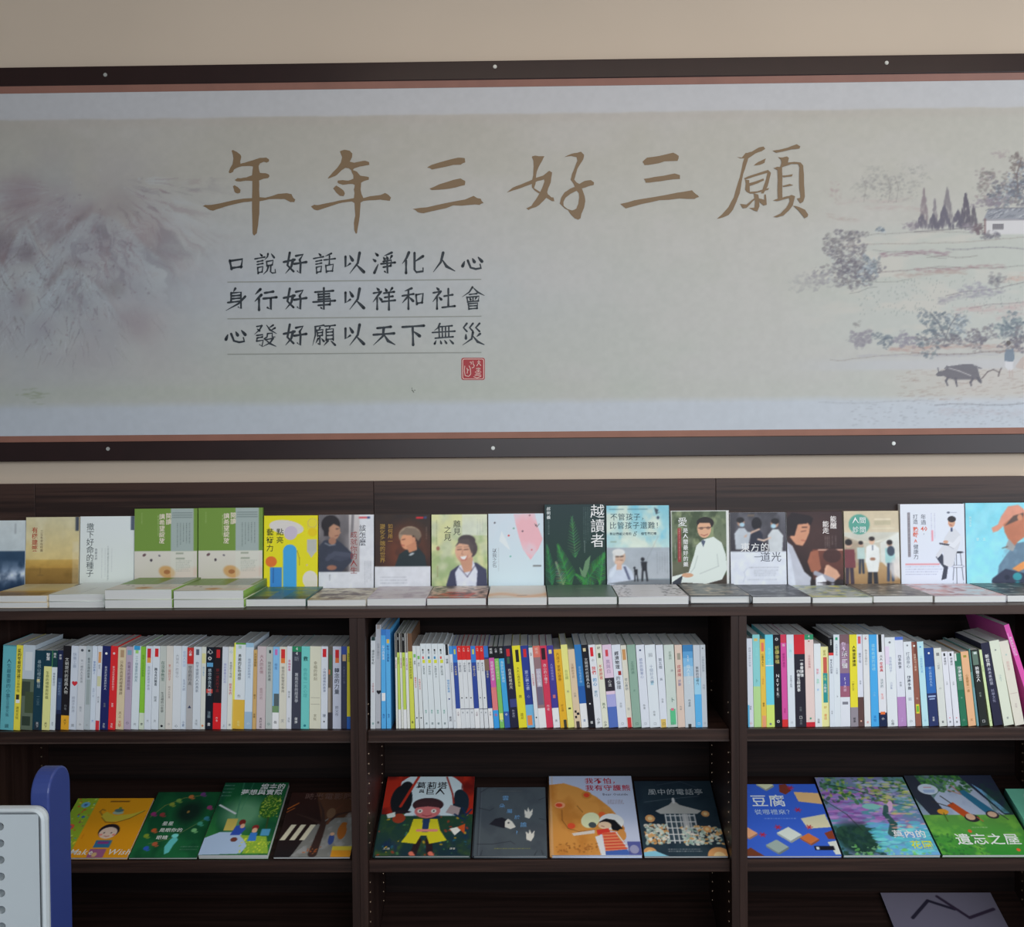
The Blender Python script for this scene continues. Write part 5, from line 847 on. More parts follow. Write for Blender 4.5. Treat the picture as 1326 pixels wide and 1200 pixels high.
def lay_bay(rows, bay, Ybase, xmin=None, xmax=None):
    n = len(rows); data = []
    for (S, bl, br, tl, tr, top, *_r) in rows:
        k, ox, oy = S[1:]; yb = {'A': 944.6, 'B': 945, 'C': 944.2, 'D': 943.4, 'E': 940.8, 'F': 939.6}[S[0]]
        A = U(ox+bl/k, yb, Ybase); Bq = U(ox+br/k, yb, Ybase); Cq = U(ox+tl/k, oy+top/k, Ybase); D = U(ox+tr/k, oy+top/k, Ybase)
        h = (Cq.z+D.z)/2-ZS2; th = math.atan2((Cq.x+D.x)/2-(A.x+Bq.x)/2, h)
        data.append([A.x, Bq.x, th, h])
    th = [d[2] for d in data]
    sm = []
    for i in range(n):
        w = [th[j] for j in range(max(0, i-2), min(n, i+3))]; sm.append(sum(w)/len(w))
    # shared edges between neighbours, so that no two volumes meet
    prev = -9
    for i, (xa, xb, t0, h) in enumerate(data):
        S, bl, br, tl, tr, top, desc, short, base, bands, texts = rows[i]
        t = sm[i]
        if i+1 < n and data[i+1][0]-xb < 0.004:
            m = (xb+data[i+1][0])/2; data[i][1] = m; data[i+1][0] = m; xb = m
        x0 = max(data[i][0], prev) ; w = (xb-x0)*math.cos(t)-0.0005
        if i and abs(sm[i]-sm[i-1]) > 0: # leave room where neighbours lean differently
            dt = sm[i-1]-sm[i]
            if dt > 0: x0 += dt*0.225; w = (xb-x0)*math.cos(t)-0.0004
        w = max(w, 0.003); hh = h/math.cos(t)
        dep = 0.150 if hh < .235 else .19
        if bay == 2 and i == len(rows)-1: dep = .17
        o = spine_book(w, hh, dep, base, bands, texts, rngb)
        dz = w*math.sin(abs(t)) if t > 0 else 0.0
        # lean to the right raises the left corner; lean to the left raises the right corner
        o.location = (x0+0.0002, Ybase-0.003+rngb.uniform(-.0012, .0012), ZS2+0.0003+dz)
        o.rotation_euler = (0, t, 0)
        prev = xb
        nb = []
        bn = ['left', 'middle', 'right'][bay]
        if bay == 2 and i == n-1: desc += ' beside the tall pink one'
        pv = rows[i-1][7] if i else None; nx = rows[i+1][7] if i+1 < n else None
        if any(q in desc for q in (' of ', ' end', 'beside the tall', 'first ', 'last ', 'third royal', 'second royal')): lab = desc+', '+bn+' bookcase, shelf of upright books' if len(desc.split()) < 8 else desc+', '+bn+' bookcase'
        elif pv and nx: lab = desc+', between '+pv+' and '+nx+', '+bn+' bookcase'
        else: lab = desc+' at the shelf end, '+bn+' bookcase'
        if len(lab.replace('-', ' ').split()) > 15: lab = desc+', between '+pv+' and '+nx if pv and nx else desc
        tag(o, lab, 'book', 'upright books in the '+bn+' bookcase')
lay_bay(BAY1, 0, 0.038); lay_bay(BAY2, 1, 0.038); lay_bay(BAY3, 2, 0.038)
# the tall pink book leaning at the far right
p0 = U(1326+6, 939, .03); pt = U(1120+1165/6.437, 790+130/6.437, .03)
bx = 1.297; ang = 0.0
hpk = 0.262; tx_ = pt.x; tz_ = pt.z-ZS2
tpk = -math.asin(min(.9, math.sqrt(max(0, 1-(tz_/hpk)**2)))) if tz_ < hpk else -0.2
o = spine_book(0.0125, hpk, 0.225, (206, 84, 160), [B(.08, .3, (226, 130, 190), .1, .3)], [T('教育年刊合訂本', .12, .55, (250, 210, 232))], rngb)
o.rotation_euler = (0, tpk, 0); o.location = (tx_-hpk*math.sin(tpk), 0.034, ZS2+0.0005)
tag(o, 'tall glossy pink book leaning against the others at the far right of the shelf', 'book', 'upright books in the right bookcase')
# ------------------------------------------------------------------ displayed books: builder
def cover_book(name, w, h, t, base, spine, painter, prints, hard=False, back=None, scale=520, parent=None, flip=False):
    """front cover faces -y; x 0..w (spine on the left), z 0..h, y 0..t"""
    b = MB(); ct = 0.0022 if hard else 0.0007; bc = rgb(base); sc_ = rgb(spine)
    b.box(0, w, 0, ct, 0, h, bc); b.box(0, w, t-ct, t, 0, h, rgb(back or base))
    if hard:                                   # rounded spine
        n = 7; prof = [(0, 0)]+[(-0.0045*math.sin(math.pi*k/n), t*k/n) for k in range(1, n)]+[(0, t), (0.002, t), (0.002, 0)]
        b.prism(prof, 0, h, lambda u, v, a: (u, v, a), sc_)
    else: b.box(0, ct, ct, t-ct, 0, h, sc_)
    if flip: b.v = [(w-x, y, z) for x, y, z in b.v]; b.f = [f[::-1] for f in b.f]
    fn = lambda u, v: (u*w, -0.0005, v*w)
    prints(b, w, h, fn)
    W, H = int(w*scale), int(h*scale)
    P = Pt(W, H, base, h/w); painter(P)
    img = P.out()
    e = 0.0002
    o = build_mixed(name, b, gridmesh(img, (e, -0.00015, h-e), (w-e, -0.00015, h-e), (e, -0.00015, e)), M_PRINT, parent)
    pb = MB(); i = 0.003 if hard else 0.0006
    pb.box(i if flip else ct*.6, w-ct*.6 if flip else w-i, ct, t-ct, i, h-i)
    # split of the block so the leaves lie parallel to the cover
    pb.build('page_block', M_PAGE, o)
    return o
def NP(b, w, h, fn): pass
KY = [1.0]
def tv(s, x, y, size, c, bold=0.0, pitch=1.08):      # upright title: x,y in unit cover coords (y down), size as share of width
    return lambda b, w, h, fn: vtext(b, s, fn, x, (h/w)-y*KY[0]*(h/w), size, rgb(c), pitch, bold)
def th_(s, x, y, size, c, bold=0.0, sx=1.0, shear=0.0, pitch=1.04):
    return lambda b, w, h, fn: htext(b, s, fn, x, (h/w)-y*KY[0]*(h/w), size, rgb(c), pitch, bold, sx, shear)
def ALL(*fs):
    def g(b, w, h, fn):
        for f in fs: f(b, w, h, fn)
    return g

def cwave(P):
    P.vgrad(0, .45, (196, 204, 206), (186, 196, 200)); P.vgrad(.45, 1, (52, 74, 98), (40, 60, 86))
    n = P.noise(5, 5, 4, 3); m = np.clip((P.Y-.55)*4, 0, 1)*np.clip((1-P.Y)*6, 0, 1)*np.clip(n*4-1.7, 0, 1)
    P.blend(m, (150, 170, 196)); P.blend(np.exp(-((P.Y-.86+.12*(P.X-.3))/.06)**2)*np.clip(P.noise(8, 8, 4, 6)*2.4-.4, 0, 1), (206, 216, 232))
    P.rect(.8, .05, .83, .2, (150, 156, 160), .8)
def cgold(P):
    P.vgrad(0, .6, (196, 188, 154), (206, 186, 130)); P.vgrad(.6, .72, (196, 164, 92), (176, 138, 70)); P.vgrad(.72, 1, (150, 118, 62), (120, 92, 48))
    n = P.noise(4, 10, 4, 2); P.blend(np.clip(n*2-1, 0, .5)*np.clip((P.Y-.55)*4, 0, 1), (110, 86, 44)); P.blend(np.clip(P.noise(3, 3, 3, 5)*2-1, 0, .4)*(P.Y < .5), (214, 208, 180))
    P.rect(.93, 0, 1, .2, (74, 80, 92)); P.rect(.88, .35, 1, 1, (206, 196, 170), .35)
    P.line([(.28, .8), (.28, .72)], .012, (96, 80, 50), .8); P.line([(.24, .82), (.34, .82)], .012, (90, 74, 50), .8)
def cseed(P):
    P.vgrad(0, 1, (212, 218, 220), (206, 212, 206)); P.rect(.93, 0, 1, .2, (88, 98, 116)); P.lintext(.38, .45, .62, .88, 4, (150, 156, 160), .6); P.lintext(.5, .42, .54, .9, 1, (70, 76, 80), .7)
def cgreen(P):
    P.rect(0, 0, 1, 1, (206, 204, 194)); P.rect(0, 0, 1, .58, (112, 142, 66)); P.vgrad(.58, 1, (206, 200, 192), (196, 190, 178), 0, 1)
    P.rect(.58, 0, .94, .58, (156, 168, 166)); P.rect(.6, .06, .92, .068, (90, 100, 100), .8); P.rect(.6, .09, .92, .098, (90, 100, 100), .8); P.rect(.6, .12, .92, .128, (90, 100, 100), .8)
    P.lintext(.66, .2, .9, .52, 5, (84, 94, 94), .85); P.lintext(.1, .06, .14, .25, 1, (190, 200, 160), .7); P.lintext(.36, .1, .4, .42, 1, (200, 208, 170), .8)
    P.ell(.82, .88, .3, .07, (206, 176, 160), .6, -.2, .6); P.ell(.52, .86, .13, .08, (196, 150, 96), .9, .3, .3); P.ell(.52, .86, .05, .03, (150, 96, 60), .8)
    P.ell(.16, .63, .03, .018, (96, 70, 76), .9, -.5); P.ell(.4, .64, .02, .012, (96, 90, 100), .8, .5); P.ell(.27, .7, .02, .02, (70, 60, 70), .9)
    P.rect(.66, .6, .78, .62, (96, 104, 84), .8); P.rect(.66, .67, .8, .69, (96, 104, 84), .8); P.lintext(.66, .7, .9, .86, 7, (110, 114, 104), .7, False)
    P.rect(.58, .58, .94, 1, (206, 210, 200), .35)
def cyellow(P):
    P.rect(0, 0, 1, 1, (232, 208, 36)); P.ell(.42, .17, .32, .1, (206, 200, 196), 1, .15); P.ell(.5, .25, .12, .1, (190, 178, 196), 1, .5)
    P.ell(.14, .65, .105, .075, (214, 110, 48)); P.noise
    P.rect(.12, .73, .34, 1, (60, 132, 200)); P.rect(.36, .5, .61, 1, (66, 156, 212)); P.ell(.485, .5, .125, .09, (66, 156, 212)); P.rect(.17, .73, .19, .95, (40, 80, 140), .7)
    P.rect(.8, .08, .97, .2, (214, 200, 60)); P.ell(.9, .11, .09, .065, (222, 196, 70)); P.ell(.9, .11, .09, .065, (150, 150, 150), .5); P.ell(.9, .11, .08, .058, (226, 204, 56)); P.ell(.9, .24, .085, .06, (222, 190, 30))
    P.rect(.8, .34, .98, .52, (176, 176, 170)); P.poly([(.8, .5), (.98, .5), (.88, .6)], (180, 180, 172)); P.ell(.86, .9, .14, .12, (214, 206, 196), 1); P.rect(.76, .92, 1, 1, (210, 204, 190))
    P.line([(.62, .5), (.66, .6), (.66, .7)], .01, (90, 90, 50), .8); P.ell(.8, .7, .02, .015, (206, 190, 130))
def photo(P, amt=.1):
    P.a = P.a*(1+(P.noise(9, 12, 4, 77)[..., None]-.5)*amt)
    b = P.a.copy(); b[1:-1, 1:-1] = (P.a[1:-1, 1:-1]*2+P.a[:-2, 1:-1]+P.a[2:, 1:-1]+P.a[1:-1, :-2]+P.a[1:-1, 2:])/6; P.a = b
def person(P, x, y, s, skin, hair, cloth, side=0, robe=None):
    """portrait bust: head centre x,y, head half width s"""
    P.poly([(x-s*2.6, y+s*4.2), (x-s*2.1, y+s*1.75), (x-s*.5, y+s*1.15), (x+s*.5, y+s*1.15), (x+s*2.0, y+s*1.8), (x+s*2.5, y+s*4.2)], cloth)
    P.rect(x-s*.4, y+s*.5, x+s*.4, y+s*1.3, tuple(int(c*.85) for c in skin)); P.ell(x, y-s*.12, s*1.08, s*1.02, hair); P.ell(x+side*s*.2, y+s*.18, s*.78, s*.9, skin)
    P.poly([(x-s*.8, y-s*.2), (x-s*.75, y-s*.75), (x, y-s*1.02), (x+s*.8, y-s*.7), (x+s*.8, y-s*.3), (x+s*.3, y-s*.45), (x-s*.3, y-s*.4)], hair)
    e = tuple(int(c*.4) for c in skin)
    for q in (-.3, .3): P.ell(x+side*s*.25+q*s, y+s*.12, s*.1, s*.05, e, .9); P.line([(x+side*s*.25+(q-.14)*s, y-s*.04), (x+side*s*.25+(q+.14)*s, y-s*.06)], s*.06, e, .7)
    P.line([(x+side*s*.28, y+s*.15), (x+side*s*.38, y+s*.4)], s*.06, tuple(int(c*.75) for c in skin), .8)
    P.line([(x+side*s*.25-s*.22, y+s*.6), (x+side*s*.25, y+s*.66), (x+side*s*.25+s*.22, y+s*.6)], s*.08, (150, 70, 64), .8)
def cman(P):
    P.rect(0, 0, 1, 1, (208, 210, 216)); P.vgrad(0, .8, (104, 100, 104), (70, 66, 70), 0, .7); P.blend(np.clip(P.noise(5, 2, 3, 2)*2-.7, 0, .7)*(P.X < .7)*(P.Y < .8), (140, 134, 136))
    P.vgrad(0, .8, (196, 190, 190), (150, 140, 140), .55, .74); P.line([(.62, 0), (.6, .3)], .05, (110, 106, 110), .8)
    P.poly([(0, .8), (0, .45), (.1, .36), (.3, .34), (.42, .4), (.62, .55), (.6, .66), (.55, .7), (.42, .8)], (58, 62, 76)); P.line([(.2, .58), (.4, .62), (.58, .58)], .09, (66, 70, 86)); P.line([(.58, .57), (.3, .54), (.16, .62)], .08, (74, 78, 94)); P.ell(.24, .74, .09, .035, (150, 104, 86))
    P.ell(.22, .14, .17, .13, (44, 40, 44)); P.ell(.28, .23, .11, .12, (176, 132, 108)); P.poly([(.1, .3), (.08, .1), (.2, .012), (.36, .06), (.38, .17), (.27, .13), (.19, .18), (.18, .3)], (46, 42, 46)); P.ell(.25, .37, .07, .05, (160, 116, 96)); P.line([(.32, .2), (.36, .2)], .015, K, .9); P.line([(.3, .3), (.36, .29)], .012, (110, 60, 56), .9); P.poly([(.36, .2), (.41, .26), (.36, .27)], (176, 132, 108))
    P.line([(.12, .4), (.2, .43), (.3, .42)], .02, (130, 134, 144), .9); P.rect(.73, .035, .88, .055, (196, 44, 54)); P.rect(.88, .03, .93, .06, (60, 70, 120)); P.lintext(.82, .65, .96, .97, 4, (120, 124, 134), .7); P.lintext(.19, .84, .22, .93, 1, K, .8)
def cwoman(P):
    P.vgrad(0, .73, (54, 42, 36), (60, 40, 34)); P.ell(.55, .5, .3, .28, (130, 66, 44), .75, 0, 1.4); P.rect(0, .73, 1, 1, (206, 208, 214)); P.blend(np.clip(P.noise(3, 3, 3, 4)*2-1, 0, .5)*(P.Y < .73), (40, 34, 36))
    P.poly([(.36, .73), (.44, .56), (.56, .5), (.75, .44), (.9, .58), (.93, .73)], (38, 48, 52)); P.ell(.63, .3, .2, .13, (150, 132, 112)); P.ell(.75, .34, .08, .11, (64, 48, 44)); P.ell(.58, .38, .115, .115, (206, 146, 112)); P.poly([(.56, .45), (.74, .38), (.76, .5), (.62, .54)], (190, 130, 100))
    P.poly([(.44, .28), (.56, .19), (.74, .2), (.84, .3), (.78, .38), (.7, .3), (.52, .29)], (120, 104, 90)); P.ell(.7, .36, .03, .04, (200, 140, 110)); P.line([(.49, .36), (.54, .35)], .013, (70, 40, 36), .9); P.line([(.48, .43), (.53, .44)], .013, (150, 60, 56), .9); P.ell(.66, .56, .05, .015, (190, 196, 200), .9, -.4)
    P.rect(.74, .04, .87, .065, (206, 44, 54)); P.rect(.88, .035, .93, .065, (60, 70, 120)); P.lintext(.9, .18, .95, .35, 1, (190, 170, 150), .7); P.lintext(.1, .86, .6, .98, 3, (110, 114, 124), .7, False)
def csmile(P):
    P.vgrad(0, 1, (190, 196, 164), (176, 184, 150)); P.blend(np.clip(P.noise(3, 3, 3, 4)*3-1.2, 0, .8), (206, 206, 150)); P.blend(np.clip(P.noise(4, 5, 3, 9)*3-1.6, 0, .7), (140, 164, 110)); P.rect(.55, 0, 1, .3, (206, 212, 206), .55)
    P.poly([(.26, 1), (.34, .8), (.48, .72), (.8, .68), (.98, .78), (1, 1)], (62, 64, 88)); P.poly([(.45, 1), (.42, .82), (.5, .72), (.74, .65), (.82, .8), (.8, 1)], (206, 210, 224)); P.ell(.63, .37, .155, .08, (74, 66, 68)); P.ell(.66, .48, .16, .14, (78, 68, 70)); P.ell(.58, .52, .155, .16, (204, 158, 132)); P.poly([(.5, .64), (.74, .6), (.72, .8), (.58, .82)], (190, 142, 118)); P.poly([(.42, .46), (.5, .36), (.66, .35), (.76, .46), (.72, .56), (.66, .43), (.5, .41)], (86, 76, 76))
    for x in (.5, .62): P.line([(x-.035, .5), (x+.035, .495)], .014, (70, 44, 40), .9); P.line([(x-.04, .465), (x+.04, .46)], .01, (110, 80, 70), .7)
    P.line([(.56, .5), (.54, .56), (.57, .57)], .012, (160, 110, 96), .8); P.poly([(.5, .6), (.64, .585), (.6, .635), (.54, .64)], (232, 228, 224)); P.line([(.5, .6), (.55, .645), (.61, .64), (.645, .585)], .012, (170, 80, 76), .9); P.line([(.5, .75), (.64, .88), (.78, .72)], .014, (70, 60, 80), .8)
    P.lintext(.08, .08, .11, .42, 1, (110, 116, 80), .8); P.lintext(.09, .73, .13, .9, 1, (130, 90, 60), .8); P.ell(.12, .48, .03, .03, (140, 80, 70), .8); P.lintext(.8, .07, .94, .3, 3, (130, 136, 130), .6)
def cpink(P):
    P.vgrad(0, 1, (196, 206, 216), (190, 208, 214)); P.poly([(.46, .012), (.84, 0), (.9, .2), (.98, .36), (.9, .5), (.76, .65), (.62, .5), (.55, .32), (.5, .16)], (224, 168, 176)); P.blend(np.clip(P.noise(3, 3, 3, 4)*2-1, 0, .4), (190, 206, 216))
    for x, y, c in ((.12, .13, (90, 90, 96)), (.46, .21, (120, 160, 150)), (.37, .31, (196, 60, 60)), (.62, .25, (110, 90, 100)), (.86, .17, (110, 80, 90)), (.75, .03, (150, 110, 120)), (.4, .6, (110, 170, 160)), (.78, .51, (196, 110, 120))): P.ell(x, y, .018, .014, c, .9, .6)
    P.poly([(.2, .38), (.24, .24), (.32, .36), (.4, .52), (.28, .44)], (212, 218, 222), .8); P.line([(.84, .15), (.88, .19), (.92, .15)], .012, (90, 90, 90), .8); P.lintext(.17, .48, .2, .8, 1, (140, 146, 150), .6); P.rect(.8, .72, .95, .745, (110, 110, 110), .8)
def cfern(P):
    P.vgrad(0, 1, (28, 48, 50), (30, 56, 46))
    def fern(x0, y0, x1, y1, wd, c, n=18):
        dx, dy = x1-x0, y1-y0; l = math.hypot(dx, dy); nx, ny = -dy/l, dx/l
        for i in range(n):
            t = i/n; w_ = wd*(1-t)**.8*min(1, .35+t*4); x, y = x0+dx*t, y0+dy*t
            for s in (-1, 1): P.line([(x, y), (x+s*nx*w_+dx*.09, y+s*ny*w_+dy*.09)], .021, tuple(int(q*P.rs.uniform(.75, 1.15)) for q in c), .95, .006)
        P.line([(x0, y0), (x1, y1)], .01, c, .9)
    fern(.5, .66, .45, .16, .13, (60, 116, 72), 14); fern(.42, 1.02, .22, .52, .16, (52, 128, 64), 26); fern(.62, 1.02, 1.02, .6, .15, (50, 124, 62), 24); fern(.12, 1.0, .04, .52, .1, (44, 112, 66), 20); fern(.3, 1.02, .18, .72, .1, (110, 140, 100), 14); fern(.9, 1.0, .96, .62, .1, (56, 134, 66), 16); fern(.8, 1.05, .5, .88, .1, (58, 130, 64), 14)
    P.poly([(.6, .9), (.56, .78), (.62, .84), (.66, .72), (.75, .64), (.72, .8), (.66, .92)], (96, 130, 96)); P.lintext(.63, .04, .76, .5, 4, (120, 140, 136), .6); P.lintext(.64, .46, .67, .62, 1, (200, 206, 200), .8); P.lintext(.06, .2, .08, .4, 1, (180, 190, 184), .7)
def csky(P):
    P.vgrad(0, .55, (120, 180, 196), (170, 200, 200)); P.blend(np.clip(P.noise(3, 3, 4, 12)*3-1.2, 0, .8)*(P.Y < .55), (206, 212, 196)); P.blend(np.clip(P.noise(4, 4, 4, 2)*3-1.7, 0, .6)*(P.Y < .55), (90, 170, 200)); P.vgrad(.54, .94, (156, 164, 172), (160, 166, 172)); P.rect(0, .94, 1, 1, (110, 116, 122))
    P.poly([(.76, .03), (.83, .06), (.81, .1), (.87, .08), (.79, .12)], (60, 70, 80)); P.ell(.82, .16, .02, .02, (50, 60, 80)); P.line([(.82, .4), (.62, .72)], .006, (120, 126, 130), .6)
    P.poly([(.0, 1.0), (.04, .82), (.14, .76), (.3, .76), (.4, .84), (.44, .95)], (184, 192, 206)); P.poly([(.26, .78), (.3, .78), (.38, .95), (.34, .95)], (90, 96, 120)); P.ell(.2, .66, .1, .1, (190, 160, 140)); P.ell(.19, .6, .1, .045, (206, 206, 204)); P.ell(.12, .66, .02, .06, (200, 200, 200)); P.line([(.17, .7), (.25, .7)], .014, (120, 76, 66), .8); P.line([(.15, .655), (.19, .655)], .02, (60, 52, 50), .8); P.line([(.22, .655), (.26, .65)], .02, (60, 52, 50), .8); P.line([(.06, .9), (.15, .78), (.2, .73)], .06, (196, 204, 216)); P.ell(.19, .73, .06, .03, (200, 168, 146)); P.poly([(.15, .82), (.16, .74), (.24, .74), (.24, .82)], (196, 160, 140))
    for x, y, s in ((.59, .74, 1.0), (.46, .83, .62)):
        P.ell(x-.02, y-.05*s, .03*s, .025*s, (36, 38, 44)); P.poly([(x-.05*s, y-.02*s), (x+.05*s, y-.02*s), (x+.045*s, y+.1*s), (x-.03*s, y+.1*s)], (36, 38, 44)); P.line([(x-.02*s, y+.08*s), (x-.03*s, y+.22*s)], .03*s, (36, 38, 44)); P.line([(x+.03*s, y+.08*s), (x+.05*s, y+.22*s)], .03*s, (36, 38, 44))
    P.lintext(.78, .6, .98, .88, 5, (110, 114, 120), .6); P.rect(.05, .045, .28, .055, (60, 90, 100), .7); P.rect(.34, .045, .66, .055, (60, 90, 100), .7); P.rect(.06, .46, .16, .47, (110, 120, 96), .8)
def cdoc(P):
    P.rect(0, 0, 1, 1, (96, 110, 84)); P.vgrad(0, .5, (90, 104, 80), (110, 118, 96)); P.blend(np.clip(P.noise(7, 7, 4, 4)*3-1.2, 0, .8), (60, 72, 52)); P.blend(np.clip(P.noise(6, 6, 4, 8)*3-1.6, 0, .7)*(P.Y < .5), (150, 160, 120)); P.rect(0, .7, .45, .9, (96, 92, 76), .7); P.vgrad(.88, 1, (70, 60, 50), (60, 52, 46))
    P.poly([(.22, .98), (0, 1), (0, .9), (.3, .84), (.4, .6), (.44, .48), (.55, .4), (.74, .36), (.88, .44), (.95, .6), (.97, .8), (.88, .94), (.6, 1)], (206, 214, 208)); P.poly([(0, .98), (.2, .88), (.16, 1), (0, 1)], (52, 56, 66)); P.line([(.46, .62), (.4, .78), (.34, .84)], .02, (170, 180, 176), .6); P.line([(.8, .6), (.82, .76), (.5, .86)], .02, (176, 184, 180), .7); P.ell(.28, .88, .1, .03, (196, 150, 120))
    P.poly([(.52, .42), (.56, .4), (.6, .42), (.56, .5)], (80, 90, 110)); P.ell(.6, .17, .15, .08, (44, 40, 40)); P.ell(.58, .25, .12, .125, (206, 160, 130)); P.poly([(.45, .22), (.46, .14), (.6, .1), (.73, .15), (.73, .24), (.68, .17), (.5, .17)], (44, 40, 40)); P.line([(.48, .24), (.7, .23)], .012, (60, 50, 50), .8); P.ell(.53, .245, .035, .02, (90, 66, 60), .6); P.ell(.65, .24, .035, .02, (90, 66, 60), .6); P.line([(.52, .33), (.58, .345), (.64, .325)], .014, (150, 80, 70), .9)
    P.rect(.115, .24, .175, .7, (150, 44, 50), .85); P.lintext(.12, .25, .17, .68, 1, (230, 190, 180), .8); P.lintext(.06, .44, .09, .66, 1, (210, 214, 206), .7)
def ceast(P):
    P.rect(0, 0, 1, 1, (206, 210, 220)); P.vgrad(0, .55, (96, 96, 104), (66, 62, 70)); P.blend(np.clip(P.noise(4, 3, 3, 4)*3-1.4, 0, .6)*(P.Y < .55), (46, 44, 50))
    def doc(x, y, s, c, f):
        P.poly([(x-.1*s, y+.38*s), (x-.12*s, y+.16*s), (x-.04*s, y+.08*s), (x+.06*s, y+.08*s), (x+.14*s, y+.16*s), (x+.12*s, y+.38*s)], c); P.ell(x, y, .065*s, .06*s, (176, 136, 116)); P.ell(x-.01*s*f, y-.03*s, .07*s, .04*s, (36, 34, 38)); P.ell(x+.02*f*s, y+.035*s, .045*s, .03*s, (160, 190, 206))
    doc(.2, .14, 1.0, (178, 184, 192), 1); doc(.8, .16, 1.05, (190, 194, 198), -1); P.ell(.48, .16, .09, .09, (34, 32, 38)); P.poly([(.34, .55), (.38, .28), (.48, .22), (.58, .3), (.6, .55)], (44, 46, 60)); P.line([(.27, .34), (.4, .28), (.52, .24)], .035, (190, 160, 144)); P.line([(.72, .36), (.6, .4), (.5, .38)], .03, (206, 180, 164)); P.line([(.3, .45), (.34, .3)], .06, (176, 182, 190))
    P.rect(.32, .03, .44, .06, (110, 96, 84), .8); P.lintext(.33, .76, .86, .79, 1, (120, 120, 128), .8, False); P.lintext(.42, .8, .84, .9, 4, (130, 134, 144), .7, False); P.lintext(.3, .93, .86, .96, 1, (140, 144, 150), .7, False); P.line([(.3, .78), (.24, .84), (.26, .9), (.22, .98)], .008, (150, 156, 164), .7)
def cwake(P):
    P.vgrad(0, 1, (54, 40, 42), (40, 32, 34)); P.ell(.5, .35, .5, .3, (84, 56, 52), .5, 0, 1.3); P.poly([(0, .42), (.1, .48), (.2, .66), (.3, .84), (.42, .92), (.4, 1), (0, 1)], (176, 178, 190)); P.poly([(0, .5), (.06, .6), (.14, 1), (0, 1)], (196, 200, 212))
    P.poly([(0, .1), (.1, .012), (.42, .06), (.48, .1), (.42, .22), (.3, .34), (.12, .34), (0, .3)], (38, 30, 34)); P.poly([(.16, .14), (.34, .12), (.42, .2), (.4, .3), (.38, .34), (.33, .42), (.28, .48), (.16, .46), (.06, .36), (.08, .2)], (196, 140, 112)); P.poly([(.0, .12), (.26, .04), (.44, .1), (.36, .17), (.2, .18), (.14, .34), (0, .34)], (40, 32, 36)); P.line([(.28, .22), (.36, .22)], .02, (60, 40, 38), .9); P.line([(.26, .28), (.34, .27)], .014, (80, 50, 46), .9); P.line([(.26, .4), (.33, .41)], .014, (150, 70, 64), .8)
    P.vgrad(.53, .95, (110, 64, 54), (70, 44, 42), .45, 1); P.rect(.55, .53, 1, .545, (226, 180, 160)); P.poly([(.42, .56), (.55, .54), (.6, .8), (.52, .86), (.42, .84), (.36, .7)], (150, 92, 72)); P.ell(.8, .62, .16, .1, (64, 42, 42), .9); P.poly([(.66, .8), (.72, .74), (.88, .82), (.94, .9), (.82, .98), (.68, .96)], (196, 150, 126)); P.line([(.7, .76), (.66, .88)], .03, (206, 160, 136)); P.line([(.5, .86), (.8, .96)], .08, (150, 150, 164)); P.poly([(.5, .92), (.62, .88), (.7, .98), (.5, 1)], (212, 212, 220)); P.lintext(.67, .34, .77, .52, 3, (206, 196, 190), .7); P.lintext(.78, .34, .9, .5, 2, (200, 190, 186), .6)
def ccorr(P):
    P.vgrad(0, .35, (190, 176, 150), (196, 184, 160)); P.vgrad(.3, .75, (190, 190, 180), (176, 166, 146)); P.vgrad(.72, 1, (176, 146, 106), (150, 118, 80)); P.poly([(0, .35), (.35, .45), (.35, .7), (0, .9)], (150, 130, 110), .7); P.poly([(1, .3), (.65, .45), (.65, .7), (1, .95)], (206, 210, 206), .8)
    for i in range(6): P.line([(1, .3+.02*i), (.55, .44)], .006, (220, 220, 210), .6); P.line([(0, .34+.02*i), (.45, .44)], .006, (210, 200, 180), .5)
    def st(x, y, s, top, bot, hair=(44, 40, 42)):
        P.line([(x-.02*s, y+.2*s), (x-.03*s, y+.42*s)], .045*s, bot); P.line([(x+.03*s, y+.2*s), (x+.04*s, y+.42*s)], .045*s, bot); P.poly([(x-.07*s, y+.05*s), (x+.07*s, y+.05*s), (x+.08*s, y+.22*s), (x-.07*s, y+.22*s)], top); P.ell(x, y, .042*s, .034*s, (196, 160, 140)); P.ell(x, y-.015*s, .045*s, .03*s, hair)
    st(.08, .46, 1.5, (110, 60, 66), (60, 50, 62)); st(.3, .46, .95, (170, 190, 186), (50, 56, 70)); st(.82, .46, 1.2, (150, 190, 190), (60, 70, 90)); P.ell(.84, .56, .07, .07, (60, 70, 86)); P.ell(.92, .8, .1, .14, (206, 200, 196), .8, 0, .5)
    P.line([(.46, .82), (.45, 1)], .08, (44, 44, 50)); P.line([(.55, .82), (.56, 1)], .08, (44, 44, 50)); P.poly([(.4, .5), (.46, .475), (.56, .475), (.63, .52), (.64, .66), (.6, .85), (.42, .85), (.38, .7)], (214, 216, 214)); P.ell(.51, .67, .05, .022, (150, 110, 90)); P.rect(.505, .48, .52, .55, (60, 66, 90)); P.ell(.5, .42, .05, .05, (206, 170, 146)); P.ell(.5, .39, .055, .03, (50, 44, 44)); P.ell(.28, .19, .19, .14, (86, 150, 136)); P.rect(.56, .11, .85, .13, (226, 216, 196), .5); P.rect(.55, .14, .85, .2, (150, 150, 120), .35); P.rect(.5, .24, .92, .247, (214, 210, 190), .9)
